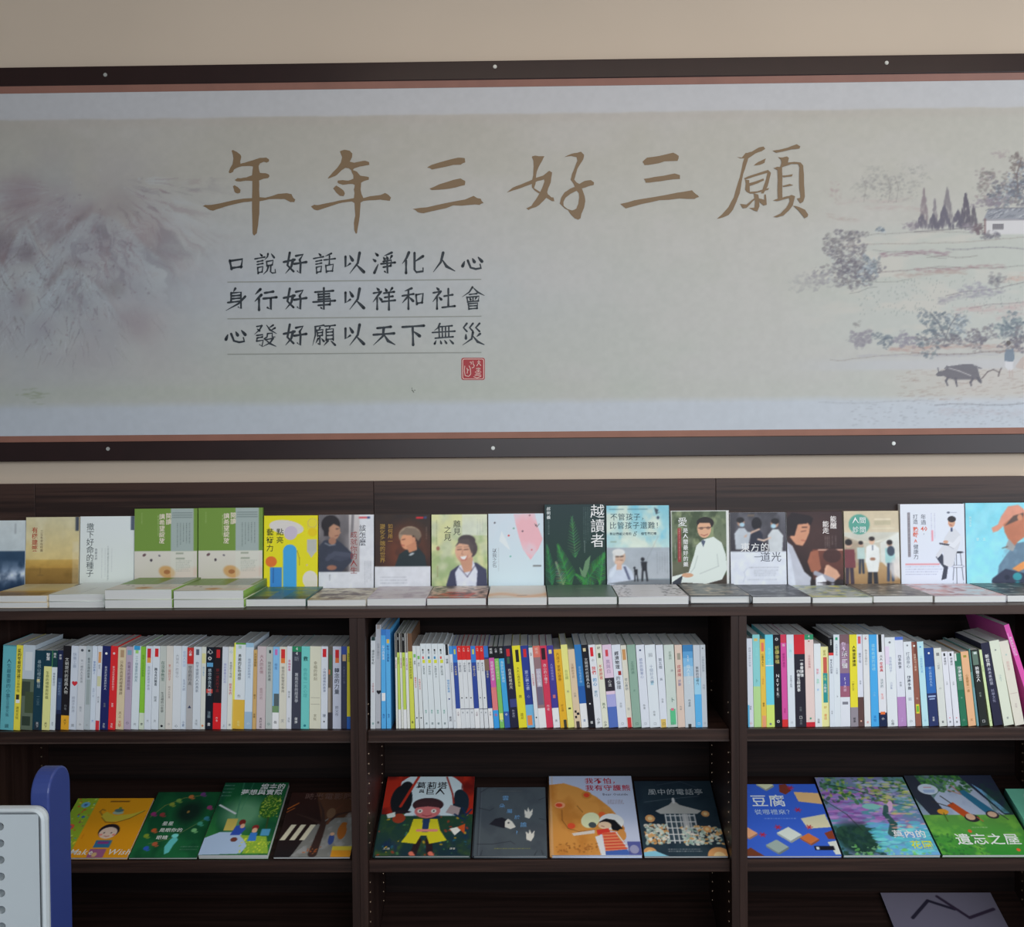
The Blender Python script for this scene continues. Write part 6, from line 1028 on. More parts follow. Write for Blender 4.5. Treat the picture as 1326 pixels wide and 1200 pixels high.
def cforty(P):
    P.vgrad(0, 1, (206, 210, 226), (200, 206, 222)); P.rect(.115, .11, .155, .68, (110, 104, 110)); P.lintext(.12, .12, .15, .67, 1, (220, 220, 226), .8); P.lintext(.46, .12, .56, .46, 2, (150, 150, 160), .7); P.rect(.48, .34, .51, .48, (214, 120, 130), .7); P.ell(.75, .115, .025, .012, (90, 96, 110)); P.rect(.78, .11, .88, .12, (150, 154, 164), .7); P.rect(.07, .765, .6, .785, (206, 110, 110), .7); P.lintext(.07, .79, .62, .92, 4, (130, 134, 150), .7, False)
    for q in ([(.84, .62), (.8, .98)], [(.92, .62), (.96, .98)], [(.86, .64), (.86, 1)]): P.line(q, .01, (60, 64, 74), .9)
    P.ell(.88, .805, .1, .02, (60, 64, 74), .5); P.ell(.88, .805, .09, .012, (204, 208, 224)); P.ell(.88, .625, .09, .015, (60, 64, 74)); P.poly([(.54, .68), (.62, .62), (.7, .72), (.73, .8), (.7, .96), (.62, .98), (.66, .82), (.6, .76)], (58, 62, 76)); P.poly([(.54, .66), (.66, .52), (.68, .44), (.76, .34), (.85, .32), (.93, .4), (.92, .52), (.85, .66), (.82, .78), (.76, .82), (.66, .78), (.66, .62), (.57, .7)], (196, 198, 204)); P.line([(.92, .44), (.82, .54), (.7, .5)], .07, (206, 208, 214)); P.line([(.82, .58), (.7, .52)], .01, (150, 152, 160), .7); P.poly([(.6, .5), (.76, .52), (.74, .54), (.6, .52)], (60, 60, 70)); P.ell(.7, .49, .04, .02, (196, 150, 126)); P.ell(.795, .24, .055, .065, (196, 150, 124)); P.ell(.8, .2, .065, .04, (50, 46, 50)); P.line([(.77, .27), (.8, .28)], .012, (150, 80, 76), .9); P.rect(.78, .31, .81, .36, (60, 70, 100))
def cfish(P):
    P.vgrad(0, 1, (120, 196, 212), (140, 210, 226)); P.blend(np.clip(P.noise(3, 3, 3, 4)*2-1, 0, .3), (160, 214, 226))
    P.poly([(.48, .9), (.5, .8), (.62, .66), (.76, .52), (.9, .5), (1, .55), (1, 1), (.46, 1)], (96, 120, 140)); P.blend(np.clip(P.noise(6, 6, 3, 4)*3-1.5, 0, .6)*(P.X > .55)*(P.Y > .6), (120, 150, 170)); P.poly([(.5, .28), (.55, .18), (.66, .05), (.82, .03), (.92, .1), (.98, .2), (.8, .22), (.58, .3), (.5, .36), (.42, .38), (.4, .32)], (204, 138, 116)); P.poly([(.58, .28), (.76, .16), (.93, .14), (.98, .3), (.94, .42), (.8, .5), (.74, .56), (.66, .48), (.6, .38)], (176, 110, 84)); P.poly([(.6, .3), (.74, .17), (.9, .13), (.88, .2), (.74, .25)], (90, 72, 66)); P.ell(.84, .19, .04, .04, (190, 130, 100)); P.poly([(.94, .12), (1.0, .12), (1.0, .45), (.95, .36)], (84, 92, 110)); P.poly([(.66, .46), (.76, .56), (.72, .62), (.6, .58)], (150, 150, 150))
    P.poly([(.4, .96), (.6, .84), (.8, .88), (1, .92), (1, 1), (.38, 1)], (50, 54, 74)); P.poly([(.7, .84), (.85, .76), (1, .72), (1, .8), (.8, .88)], (214, 140, 80)); P.ell(.78, .94, .07, .05, (50, 140, 150)); P.ell(.62, .95, .04, .03, (30, 36, 56)); P.line([(.56, .58), (.64, .56)], .014, (90, 70, 60), .9)

LB, LT = 0.262, 0.290
def standing(x0p, x1p, topp, t, base, spine, painter, prints, label, hard=False, ky=.915):
    A = U(x0p, topp, .280); Bq = U(x1p, topp, .280)
    xa = U(x0p, 740, .272).x; xb = U(x1p, 740, .272).x
    w = xb-xa-0.0012; zt = (A.z+Bq.z)/2
    a = math.asin((LT-0.0008-(LB+t))/(zt-ZC)); h = (zt-ZC-t*math.sin(a))/math.cos(a)
    def pk(P):                             # the artwork ends a little above the foot of the cover
        hh = int(P.h*ky); Q = Pt(P.w, hh, base, h*ky/w); painter(Q)
        P.a[:hh] = Q.a; P.a[hh:] = Q.a[-2:-1]
    KY[0] = ky
    o = cover_book('book', w, h, t, base, spine, pk, prints, hard, flip=True)
    KY[0] = 1.0
    o.rotation_euler = (-a, 0, 0)          # the top tips back against the riser
    o.location = (xa+0.0006, LB, ZC+0.0003+0.0)
    tag(o, label, 'book', 'books standing face-out on the worktop')
    return o
DG = (60, 64, 70)
standing(-38, 33.5, 673.5, .012, (196, 204, 206), (190, 196, 200), lambda P: (cwave(P), photo(P)), NP, 'face-out book with white sky over a dark blue wave, at the left edge')
standing(34, 103, 669, .013, (200, 190, 156), (190, 180, 150), lambda P: (cgold(P), photo(P)), ALL(tv('有機建築', .17, .14, .115, (170, 80, 60), .012, 1.0), tv('三生有幸在校園', .3, .18, .055, (110, 90, 70))), 'face-out book with golden misty landscape and red upright title')
standing(104, 174.5, 668, .012, (210, 216, 216), (206, 210, 212), cseed, ALL(tv('撒下好命的種子', .19, .09, .145, (84, 92, 94), .0, .98), tv('證嚴法師', .3, .45, .05, GR)), 'face-out white book with handwritten upright title, between golden and green covers')
def pgreen(b, w, h, fn):
    tv('讓希望綻放', .44, .07, .095, (236, 206, 190), .012, 1.0)(b, w, h, fn); tv('閱讀', .545, .06, .095, (236, 206, 190), .012, 1.0)(b, w, h, fn)
standing(175, 256.5, 658, .015, (112, 142, 66), (96, 126, 56), cgreen, pgreen, 'left of two identical green and white face-out books with grey belly band', ky=.86)
standing(257.5, 341, 657, .015, (112, 142, 66), (96, 126, 56), cgreen, pgreen, 'right of two identical green and white face-out books with grey belly band', ky=.86)
standing(342, 412, 667, .012, (232, 208, 36), (220, 196, 40), cyellow, ALL(tv('藝術力', .115, .18, .137, (60, 64, 40), .006), tv('點亮', .3, .18, .137, (60, 64, 40), .006)), 'yellow face-out book with blue arch shapes')
standing(413, 484.5, 666, .012, (206, 208, 214), (200, 204, 210), lambda P: (cman(P), photo(P)), ALL(tv('該怎麼', .8, .14, .13, (60, 60, 70), 0, 1.0), tv('成就你的人生', .64, .23, .132, (140, 60, 60), 0, .98)), 'face-out book with portrait of dark-haired man in grey, arms crossed')
standing(485.5, 558, 665.5, .012, (54, 42, 36), (50, 40, 36), lambda P: (cwoman(P), photo(P)), ALL(tv('變化多端的世界', .14, .13, .1, (150, 120, 60), .01, 1.0), tv('如何用一', .28, .13, .09, (170, 130, 60), 0, 1.0)), 'dark face-out book with profile of short-haired woman')
standing(559, 631.5, 665.5, .013, (190, 196, 164), (180, 186, 150), lambda P: (csmile(P), photo(P)), ALL(tv('離見', .46, .08, .14, (50, 54, 50), 0, .98), tv('之見', .29, .16, .14, (50, 54, 50), 0, .98)), 'green face-out book with smiling woman in white collar and navy jacket')
standing(632.5, 704.5, 664.5, .012, (196, 206, 216), (190, 200, 210), cpink, ALL(tv('以我之名', .11, .48, .09, (120, 126, 134), 0, .98),), 'pale blue face-out book with pink patch')
standing(705.5, 784.5, 652.5, .014, (28, 48, 50), (26, 44, 46), cfern, ALL(tv('越讀者', .872, .0, .24, (226, 230, 230), 0, 1.0), tv('郝明義', .065, .03, .065, (200, 206, 206), .012)), 'dark green face-out book with ferns and large white title')
standing(785.5, 867, 654, .015, (150, 190, 200), (140, 176, 186), lambda P: (csky(P), photo(P)), ALL(th_('不管孩子，', .06, .145, .118, (50, 76, 86)), th_('比管孩子還難！', .045, .255, .118, (50, 76, 86)), th_('熊幼蘭給父母的', .05, .36, .048, (50, 70, 80), .012), th_('15', .42, .36, .11, (50, 70, 80), 0, .7, .3), th_('個教養叮嚀', .55, .36, .048, (50, 70, 80), .012)), 'blue-green face-out book with elderly man and two kite-flying silhouettes')
standing(869, 943, 660.5, .017, (210, 212, 210), (206, 206, 204), lambda P: (cdoc(P), P.rect(0, 0, 1, .012, (214, 216, 214)), P.rect(.965, 0, 1, 1, (214, 216, 214)), P.rect(0, 0, .015, 1, (206, 208, 206))), ALL(tv('愛', .2, .09, .17, (226, 230, 226)), tv('是人間最好的藥', .25, .235, .092, (220, 224, 220), .01)), 'white-edged hardcover with a doctor in white coat seated outdoors', True)
standing(945.5, 1018, 663, .012, (206, 210, 220), (196, 200, 210), lambda P: (ceast(P), photo(P)), ALL(th_('東', .18, .49, .175, (222, 222, 226)), th_('方的', .365, .49, .165, (222, 222, 226)), th_('一', .42, .625, .13, (90, 94, 104)), th_('道光', .53, .625, .19, (80, 84, 96))), 'face-out book with masked doctors above white field and large title')
standing(1019, 1091.5, 662, .012, (50, 38, 40), (48, 38, 40), lambda P: (cwake(P), photo(P)), ALL(tv('能醒', .84, .06, .12, (220, 212, 210), .01, .98), tv('能走', .7, .13, .12, (220, 212, 210), .01, .98)), 'dark brown face-out book with side portrait of a doctor')
standing(1093, 1164.5, 661, .012, (190, 176, 150), (180, 166, 140), lambda P: (ccorr(P), photo(P)), ALL(th_('人間', .15, .13, .125, (226, 230, 220), .0), th_('診間', .15, .26, .125, (226, 230, 220), .0)), 'face-out book with doctor in hospital corridor and teal circle')
standing(1165.5, 1249, 652, .015, (204, 208, 224), (120, 126, 150), cforty, ALL(tv('年過', .36, .13, .085, (80, 84, 96), 0, 1.0), th_('40', .315, .315, .1, (206, 100, 80), .012), tv('，', .38, .34, .07, (80, 84, 96)), tv('打造', .235, .13, .08, (80, 84, 96), 0, .98), tv('熟齡', .235, .29, .085, (206, 100, 80), .02, .98), tv('A', .235, .44, .075, (206, 100, 80), .012), tv('健康力', .235, .515, .08, (80, 84, 96), 0, .98)), 'pale lavender face-out book with doctor sitting on a tall stool')
standing(1250, 1334, 650.5, .015, (120, 196, 212), (110, 180, 196), lambda P: (cfish(P), photo(P)), ALL(tv('鏡頭美學', .07, .17, .04, (190, 230, 236)), tv('五', .28, .44, .05, (190, 230, 236)), tv('雲', .18, .44, .05, (190, 230, 236))), 'sky blue face-out book with a man in a pink sun hat, at the right edge')

# ------------------------------------------------------------------ books lying flat in front
def flat(x0p, x1p, y, t, D, base, painter, prints, label, hard=False, z=ZC, Yf=0.045, rz=0.0, spine=None, scale=420, pages=None):
    """y = pixel row of the lower front edge only used to place Yf"""
    xa = U(x0p, y, Yf).x; xb = U(x1p, y, Yf).x; w = xb-xa-0.0012
    o = cover_book('book', w, D, t, base, spine or base, painter, prints, hard, scale=scale, flip=True)
    o.rotation_euler = (-math.pi/2, 0, rz) ; o.location = (xa+.0006, Yf, z+t+0.0003)
    tag(o, label, 'book', 'books lying flat on the worktop'); return o
def mottle(c0, c1, n=5, seed=1, extra=None):
    def g(P):
        P.vgrad(0, 1, c0, c0); P.blend(np.clip(P.noise(n, n, 4, seed)*3-1.1, 0, 1), c1)
        if extra: extra(P)
    return g
def xgold(P): cgold(P)
X_FLAT = [
 (-20, 62, .0140, .212, (206, 190, 160), cgold, 'lower tan-covered book of the flat pair at the left edge', 'upper tan-covered book of the flat pair at the left edge', .0165, 0),
 (63, 134.5, .0155, .212, (206, 210, 204), cseed, 'lower book of the flat white pair beside the tan pair', 'upper book of the flat white pair beside the tan pair', .0175, 0),
 (135.5, 223.5, .0210, .226, (190, 196, 176), cgreen, 'lower book of the first flat green and white pair', 'upper book of the first flat green and white pair', .0245, 0),
 (224.5, 316.5, .0205, .226, (190, 196, 176), cgreen, 'lower book of the second flat green and white pair, green spine showing', 'upper book of the second flat green and white pair, green spine showing', .0215, 0),
]
for x0, x1, t1, D, base, pa, l1, l2, t2, rz in X_FLAT:
    Yf = .045 if D < .22 else .032
    flat(x0, x1, 784, t1, D, base, pa, NP, l1, Yf=Yf, spine=(112, 142, 66) if 'green' in l1 else None)
    flat(x0, x1-.5, 784, t2, D-.001, base, pa, NP, l2, z=ZC+t1+.0004, Yf=Yf+.0015, spine=(112, 142, 66) if 'green' in l1 else None)
def xteal(P):
    P.vgrad(0, 1, (70, 130, 140), (60, 90, 70)); P.blend(np.clip(P.noise(3, 8, 3, 4)*3-1.3, 0, .9), (120, 140, 70)); P.rect(.0, .8, 1, 1, (50, 66, 60)); P.rect(.35, .3, .6, 1, (50, 110, 160), .8)
def xphoto(c0, c1, c2, seed):
    def g(P):
        P.vgrad(0, 1, c0, c0); P.blend(np.clip(P.noise(5, 6, 4, seed)*3.4-1.4, 0, 1), c1); P.blend(np.clip(P.noise(7, 9, 4, seed+9)*3.4-1.9, 0, 1), c2); P.rect(0, .86, .6, .95, c2, .5)
    return g
def xpink(P):
    P.vgrad(0, 1, (214, 210, 206), (214, 206, 196)); P.blend(np.exp(-((P.Y-.8+.1*np.sin(P.X*7))/.12)**2)*.8, (226, 166, 120)); P.line([(.5, .85), (.65, .8)], .03, (60, 66, 80), .8); P.lintext(.1, .2, .4, .5, 3, (150, 110, 110), .6, False)
def xmarble(P):
    P.vgrad(0, 1, (206, 206, 210), (206, 206, 212)); P.dabs(90, 0, 0, .25, 1, [(90, 90, 96), (130, 130, 136)], .006, .03); P.dabs(110, .68, 0, 1, .9, [(80, 80, 88), (120, 120, 130)], .006, .035); P.lintext(.38, .5, .6, .56, 1, (110, 110, 116), .8, False)
def xgreygreen(P):
    P.vgrad(0, 1, (84, 108, 98), (106, 120, 112)); P.rect(.45, .3, .7, .36, (130, 146, 136), .5); P.rect(.5, .6, .7, .64, (120, 136, 128), .5)
def xred(P):
    P.vgrad(0, 1, (206, 196, 190), (196, 150, 140)); P.poly([(0, 1), (.3, .5), (.8, .6), (.7, 1)], (176, 60, 56), .8); P.blend(np.clip(P.noise(8, 8, 3, 4)*3-1.3, 0, .9), (90, 84, 88)); P.rect(.1, .86, .8, .93, (214, 196, 190), .6)
F2 = [
 (318, 396.5, .0190, .212, (64, 92, 84), xteal, 'flat book with dark green and blue cover, beneath the yellow face-out book', 0, False),
 (397.5, 474, .0155, .206, (196, 192, 180), xphoto((200, 196, 180), (96, 84, 84), (130, 110, 90), 3), 'flat book with pale photo cover, beneath the crossed-arms portrait', 0, False),
 (475, 551.5, .0182, .212, (196, 190, 196), xphoto((196, 192, 198), (170, 160, 172), (206, 200, 206), 5), 'flat book with pale mauve cover, beneath the dark book with woman in profile', 0, False),
 (552.5, 630, .0182, .212, (120, 96, 96), xred, 'flat book with red and grey photo cover, beneath the smiling woman', 0, False),
 (631.5, 708.5, .0182, .212, (214, 206, 200), xpink, 'flat white book with orange streak, beneath the pale blue and pink cover', 0, False),
 (709.5, 799.5, .0195, .212, (96, 116, 106), xgreygreen, 'wide flat book with grey-green cover, beneath the fern cover', 0, False),
 (800.8, 892, .0188, .212, (206, 206, 210), xmarble, 'wide flat book with white cover and black speckles at both sides', 0, False),
 (893.5, 972, .0205, .208, (96, 98, 100), xphoto((110, 112, 112), (70, 74, 78), (190, 170, 150), 8), 'flat hardcover with rounded spine and grey cover, beneath the seated doctor', 0, True),
 (974.5, 1050.5, .0170, .212, (76, 80, 88), xphoto((84, 88, 96), (60, 64, 72), (150, 156, 166), 12), 'flat book with dark grey cover, beneath the masked doctors', 0, False),
 (1052, 1130, .0140, .212, (190, 196, 186), xphoto((180, 190, 188), (120, 140, 140), (214, 214, 110), 14), 'flat book with pale cover and lime lower edge, beneath the side portrait', 0, False),
 (1131, 1208.5, .0172, .212, (110, 104, 98), xphoto((120, 112, 104), (80, 76, 74), (190, 186, 180), 17), 'flat book with streaked brown-grey cover, beneath the corridor cover', 0, False),
 (1210, 1303, .0160, .212, (200, 200, 208), xphoto((200, 200, 210), (206, 160, 160), (150, 100, 104), 20), 'flat white book with red-tinted print, beneath the doctor on a stool', 0, False),
 (1304.5, 1392, .0168, .212, (76, 80, 84), xphoto((80, 96, 100), (56, 60, 66), (190, 190, 190), 23), 'flat book with dark cover at the right edge, beneath the sky blue cover', 0, False),
]
for x0, x1, t, D, base, pa, l, rz, hard in F2:
    flat(x0, x1, 784-(x0/1326)*4.5, t, D, base, pa, NP, l, hard)
# ------------------------------------------------------------------ picture books on the sloping shelves
def pwish(P):
    P.rect(0, 0, 1, 1, (232, 150, 30)); P.rect(0, 0, .28, 1, (140, 170, 50)); P.dabs(50, 0, 0, .27, .8, [(206, 70, 50), (60, 150, 180), (230, 200, 60), (190, 210, 110), (150, 60, 90)], .008, .022, .9)
    for x, y, c in ((.15, .12, (110, 170, 200)), (.2, .33, (140, 180, 60)), (.1, .5, (206, 90, 60))): P.ell(x, y, .055, .05, c); P.ell(x, y, .022, .02, (60, 100, 160))
    P.rect(.45, .05, .7, .075, (96, 70, 30), .8); P.poly([(.42, .3), (.47, .24), (.6, .31), (.8, .28), (.97, .21), (.85, .33), (.7, .4), (.6, .42), (.5, .4), (.44, .34)], (196, 176, 60)); P.line([(.43, .3), (.38, .24), (.4, .2), (.44, .22)], .018, (150, 110, 40)); P.ell(.62, .26, .07, .03, (150, 170, 150)); P.ell(.62, .22, .06, .03, (80, 110, 110)); P.ell(.62, .18, .02, .02, (96, 130, 60)); P.line([(.44, .34), (.52, .42), (.65, .43), (.8, .36), (.95, .23)], .012, (110, 84, 30), .9)
    P.ell(.62, .57, .13, .12, (40, 34, 40)); P.ell(.62, .6, .11, .095, (228, 196, 180)); P.ell(.57, .6, .01, .01, K); P.ell(.66, .6, .01, .01, K); P.ell(.54, .63, .02, .015, (230, 130, 120)); P.ell(.7, .63, .02, .015, (230, 130, 120)); P.line([(.59, .65), (.62, .66), (.65, .65)], .008, (150, 60, 60))
    P.rect(.52, .72, .72, .84, (50, 110, 150)); P.rect(.55, .74, .69, .78, (130, 60, 130)); P.rect(.5, .86, .7, 1, (150, 90, 130)); P.ell(.58, .95, .03, .035, (200, 170, 120)); P.lintext(.3, .62, .35, .72, 1, (150, 96, 30), .9)
def pstars(P):
    P.vgrad(0, 1, (28, 84, 50), (34, 104, 62)); P.blend(np.clip(P.noise(4, 4, 3, 4)*2.4-1, 0, .6), (20, 66, 44)); P.ell(.62, .32, .2, .17, (24, 40, 34), .9, 0, .8); P.ell(.6, .32, .02, .02, (140, 110, 60))
    P.line([(.05, .4), (.2, .22), (.45, .1), (.75, .05)], .01, (150, 140, 70), .8); P.line([(.2, .8), (.5, .72), (.95, .4)], .008, (150, 150, 90), .7)
    for x, y, c in ((.08, .35, (150, 50, 110)), (.22, .36, (150, 60, 60)), (.2, .6, (190, 90, 50)), (.3, .2, (140, 150, 60)), (.38, .14, (120, 150, 70)), (.55, .08, (190, 110, 60)), (.72, .04, (110, 60, 120)), (.9, .25, (150, 60, 110)), (.12, .68, (130, 150, 50)), (.3, .8, (180, 90, 60)), (.2, .86, (50, 90, 190)), (.85, .5, (70, 150, 130)), (.8, .6, (120, 180, 120)), (.92, .42, (60, 130, 150))): P.ell(x, y, .04, .03, c, .95, .5); P.ell(x+.04, y+.03, .03, .012, c, .8, -.4)
    P.poly([(.5, .95), (.46, .84), (.5, .74), (.56, .68), (.62, .74), (.58, .82), (.56, .92)], (96, 190, 190)); P.ell(.55, .68, .05, .03, (120, 210, 206)); P.lintext(.7, .82, .95, .9, 2, (130, 160, 140), .7, False)
def pdream(P):
    P.vgrad(0, 1, (24, 84, 52), (50, 120, 60)); P.blend(np.clip(P.noise(4, 4, 3, 4)*2.4-1, 0, .6), (20, 66, 50)); P.ell(.45, .45, .3, .2, (130, 180, 140), .7, 0, .9); P.line([(.3, 0), (.36, .5)], .02, (60, 120, 90), .8); P.line([(.45, 0), (.4, .4)], .012, (70, 130, 100), .7)
    P.ell(.82, .35, .16, .17, (50, 100, 40)); P.dabs(120, .68, .2, .97, .5, [(170, 190, 60), (120, 160, 50), (200, 210, 90)], .008, .016, .9); P.line([(.84, .5), (.86, .68)], .02, (60, 70, 40)); P.rect(.8, .66, .93, .75, (80, 150, 190)); P.rect(.24, .52, .4, .68, (196, 176, 90)); P.line([(.05, .33), (.33, .45)], .03, (214, 220, 220))
    P.poly([(.0, .78), (.2, .7), (.5, .7), (.58, .8), (.66, .88), (.6, .98), (.0, 1)], (168, 190, 224)); P.poly([(.5, .74), (.9, .76), (1, .98), (.62, .98), (.66, .86)], (140, 176, 60)); P.dabs(60, .55, .78, .98, .97, [(220, 220, 70), (180, 200, 60)], .01, .02, .9); P.ell(.48, .57, .05, .04, (120, 44, 40)); P.poly([(.36, .74), (.4, .62), (.5, .6), (.56, .66), (.5, .74)], (50, 80, 170)); P.ell(.5, .62, .035, .03, (220, 170, 140)); P.ell(.7, .64, .05, .035, (130, 44, 44)); P.ell(.7, .68, .04, .035, (220, 170, 140)); P.poly([(.64, .82), (.65, .71), (.75, .71), (.76, .82)], (60, 120, 196)); P.ell(.44, .8, .05, .03, (110, 60, 50))
    P.lintext(.02, .02, .16, .22, 4, (150, 180, 170), .8, False); P.rect(.5, .17, .8, .19, (20, 50, 30), .7)
def pcine(P):
    P.rect(0, 0, 1, 1, (40, 32, 32)); P.vgrad(0, 1, (56, 34, 30), (34, 30, 32)); P.poly([(.35, 0), (1, 0), (1, .7), (.6, .7)], (84, 56, 42)); P.poly([(.22, 1), (.42, .55), (.6, .42), (1, .4), (1, 1)], (120, 120, 116)); P.blend(np.clip(P.noise(10, 10, 3, 4)*3-1.3, 0, .8)*((P.X+P.Y) > 1.2), (150, 150, 150))
    for k in range(3): x = .02+k*.13; P.poly([(x, .75), (x+.1, .52), (x+.17, .52), (x+.07, .75)], (206, 200, 176))
    P.line([(0, .28), (.14, .18)], .02, (170, 90, 40)); P.line([(0, .33), (.1, .26)], .012, (170, 90, 40))
    P.line([(.5, .95), (.53, .7), (.55, .5)], .12, (60, 44, 40), 1, .08); P.line([(.55, .52), (.35, .42), (.15, .35)], .05, (60, 44, 40), 1, .012); P.line([(.55, .52), (.72, .36), (.95, .3)], .06, (60, 44, 40), 1, .012); P.line([(.55, .5), (.5, .3), (.42, .15)], .05, (60, 44, 40), 1, .012); P.line([(.6, .5), (.66, .3), (.75, .2)], .04, (96, 60, 44), 1, .012); P.ell(.62, .34, .06, .08, (110, 84, 64))
    P.ell(.82, .62, .06, .12, (150, 90, 40)); P.ell(.83, .51, .04, .03, (150, 90, 40)); P.ell(.7, .74, .04, .08, (60, 80, 140)); P.ell(.7, .66, .03, .025, (200, 160, 130)); P.rect(.74, .84, 1, .9, (196, 176, 60)); P.rect(.74, .9, 1, 1, (206, 140, 40)); P.dabs(20, .35, .85, .6, .95, [(170, 80, 40), (190, 110, 60)], .01, .012)
def pgreta(P):
    P.rect(0, 0, 1, 1, (40, 60, 56)); P.rect(0, 0, 1, .5, (150, 40, 30)); P.ell(.5, .3, .42, .36, (200, 214, 220)); P.rect(0, 0, .17, .5, (170, 44, 30)); P.rect(.87, 0, 1, .5, (170, 44, 30)); P.blend(np.clip(P.noise(5, 5, 3, 4)*3-1.6, 0, .8)*(P.Y < .5)*((P.X < .2)+(P.X > .85)), (90, 24, 24))
    P.ell(.2, .32, .12, .2, (30, 32, 36)); P.ell(.24, .15, .07, .08, (30, 32, 36)); P.ell(.86, .36, .09, .16, (34, 46, 56)); P.ell(.84, .25, .06, .07, (34, 46, 56)); P.line([(.36, 0), (.28, .2), (.2, .4)], .03, (176, 50, 36)); P.line([(.68, .012), (.76, .24), (.78, .36)], .02, (150, 50, 40)); P.vgrad(.52, 1, (40, 70, 50), (30, 50, 60)); P.blend(np.clip(P.noise(8, 8, 4, 14)*3-1.4, 0, .9)*(P.Y > .5), (60, 84, 44)); P.blend(np.clip(P.noise(9, 7, 4, 24)*3-1.7, 0, .9)*(P.Y > .5), (28, 44, 84)); P.dabs(60, 0, .5, 1, 1, [(190, 150, 40), (150, 60, 40), (70, 120, 70), (40, 90, 110)], .008, .025, .8)
    P.ell(.2, .55, .07, .06, (150, 60, 40)); P.ell(.22, .47, .1, .02, (44, 34, 40)); P.poly([(.06, .5), (.15, .47), (.16, .53), (.08, .55)], (206, 214, 206)); P.poly([(.7, .48), (.75, .38), (.86, .42), (.84, .52)], (170, 150, 150)); P.poly([(.76, .68), (.84, .66), (.88, .7), (.82, .76)], (226, 220, 210)); P.poly([(.84, .66), (.92, .62), (.92, .74)], (190, 80, 40)); P.line([(.92, .5), (.88, .42)], .02, (30, 50, 80)); P.line([(.92, .52), (.98, .44)], .02, (30, 50, 80)); P.line([(.9, .56), (.8, .5)], .02, (30, 50, 80))
    P.line([(.44, .82), (.4, 1)], .07, (44, 32, 36)); P.line([(.55, .82), (.58, 1)], .07, (44, 32, 36)); P.poly([(.36, .56), (.62, .56), (.66, .7), (.74, .82), (.56, .86), (.52, .76), (.46, .76), (.42, .86), (.26, .84), (.33, .72)], (200, 190, 40)); P.poly([(.46, .56), (.54, .56), (.53, .72), (.47, .72)], (40, 60, 96)); P.ell(.5, .38, .17, .09, (60, 40, 44)); P.ell(.5, .46, .14, .09, (200, 110, 110)); P.poly([(.34, .42), (.4, .34), (.6, .34), (.66, .42), (.5, .4)], (66, 42, 46)); P.ell(.42, .46, .03, .025, (226, 210, 200)); P.ell(.57, .46, .03, .025, (226, 210, 200)); P.ell(.42, .46, .01, .01, K); P.ell(.57, .46, .01, .01, K); P.line([(.45, .51), (.5, .525), (.55, .51)], .01, (140, 50, 60)); P.line([(.42, .7), (.62, .7)], .035, (210, 130, 120)); P.line([(.38, .97), (.4, 1)], .05, (206, 110, 90)); P.line([(.58, .97), (.6, 1)], .05, (206, 110, 90))
def pcloud(P):
    P.rect(0, 0, 1, 1, (78, 86, 92)); P.blend(np.clip(P.noise(4, 4, 4, 4)*2.2-1, 0, .5), (66, 72, 80)); P.rect(.05, 0, .07, 1, (58, 62, 70), .6); P.rect(.07, 0, .08, 1, (110, 116, 122), .5)
    for q in ([(.05, .32), (.2, .36), (.26, .32)], [(.05, .84), (.25, .84), (.5, .8), (.56, .84)], [(.06, .08), (.16, .012), (.24, .012)], [(.9, .2), (1, .16)], [(.9, .48), (1, .5)], [(.1, 1), (.12, .92)], [(.82, 1), (.86, .93)], [(.94, .98), (.92, .92)]): P.line(q, .012, (44, 46, 54), .9, .005)
    P.poly([(.2, .56), (.28, .48), (.38, .46), (.45, .5), (.42, .62), (.34, .6)], (40, 40, 48)); P.poly([(.42, .52), (.46, .48), (.52, .52), (.57, .6), (.5, .63), (.42, .6)], (214, 210, 200)); P.ell(.47, .54, .012, .012, K)
    for x, y in ((.74, .4), (.76, .72)): P.poly([(x-.05, y-.06), (x-.01, y-.02), (x, y-.09), (x+.03, y-.02), (x+.07, y-.07), (x+.06, y+.02), (x+.02, y+.08), (x-.04, y+.06)], (214, 210, 200))
    P.lintext(.28, .88, .78, .92, 1, (150, 150, 70), .8, False); P.rect(.3, .06, .66, .066, (120, 110, 100), .5)
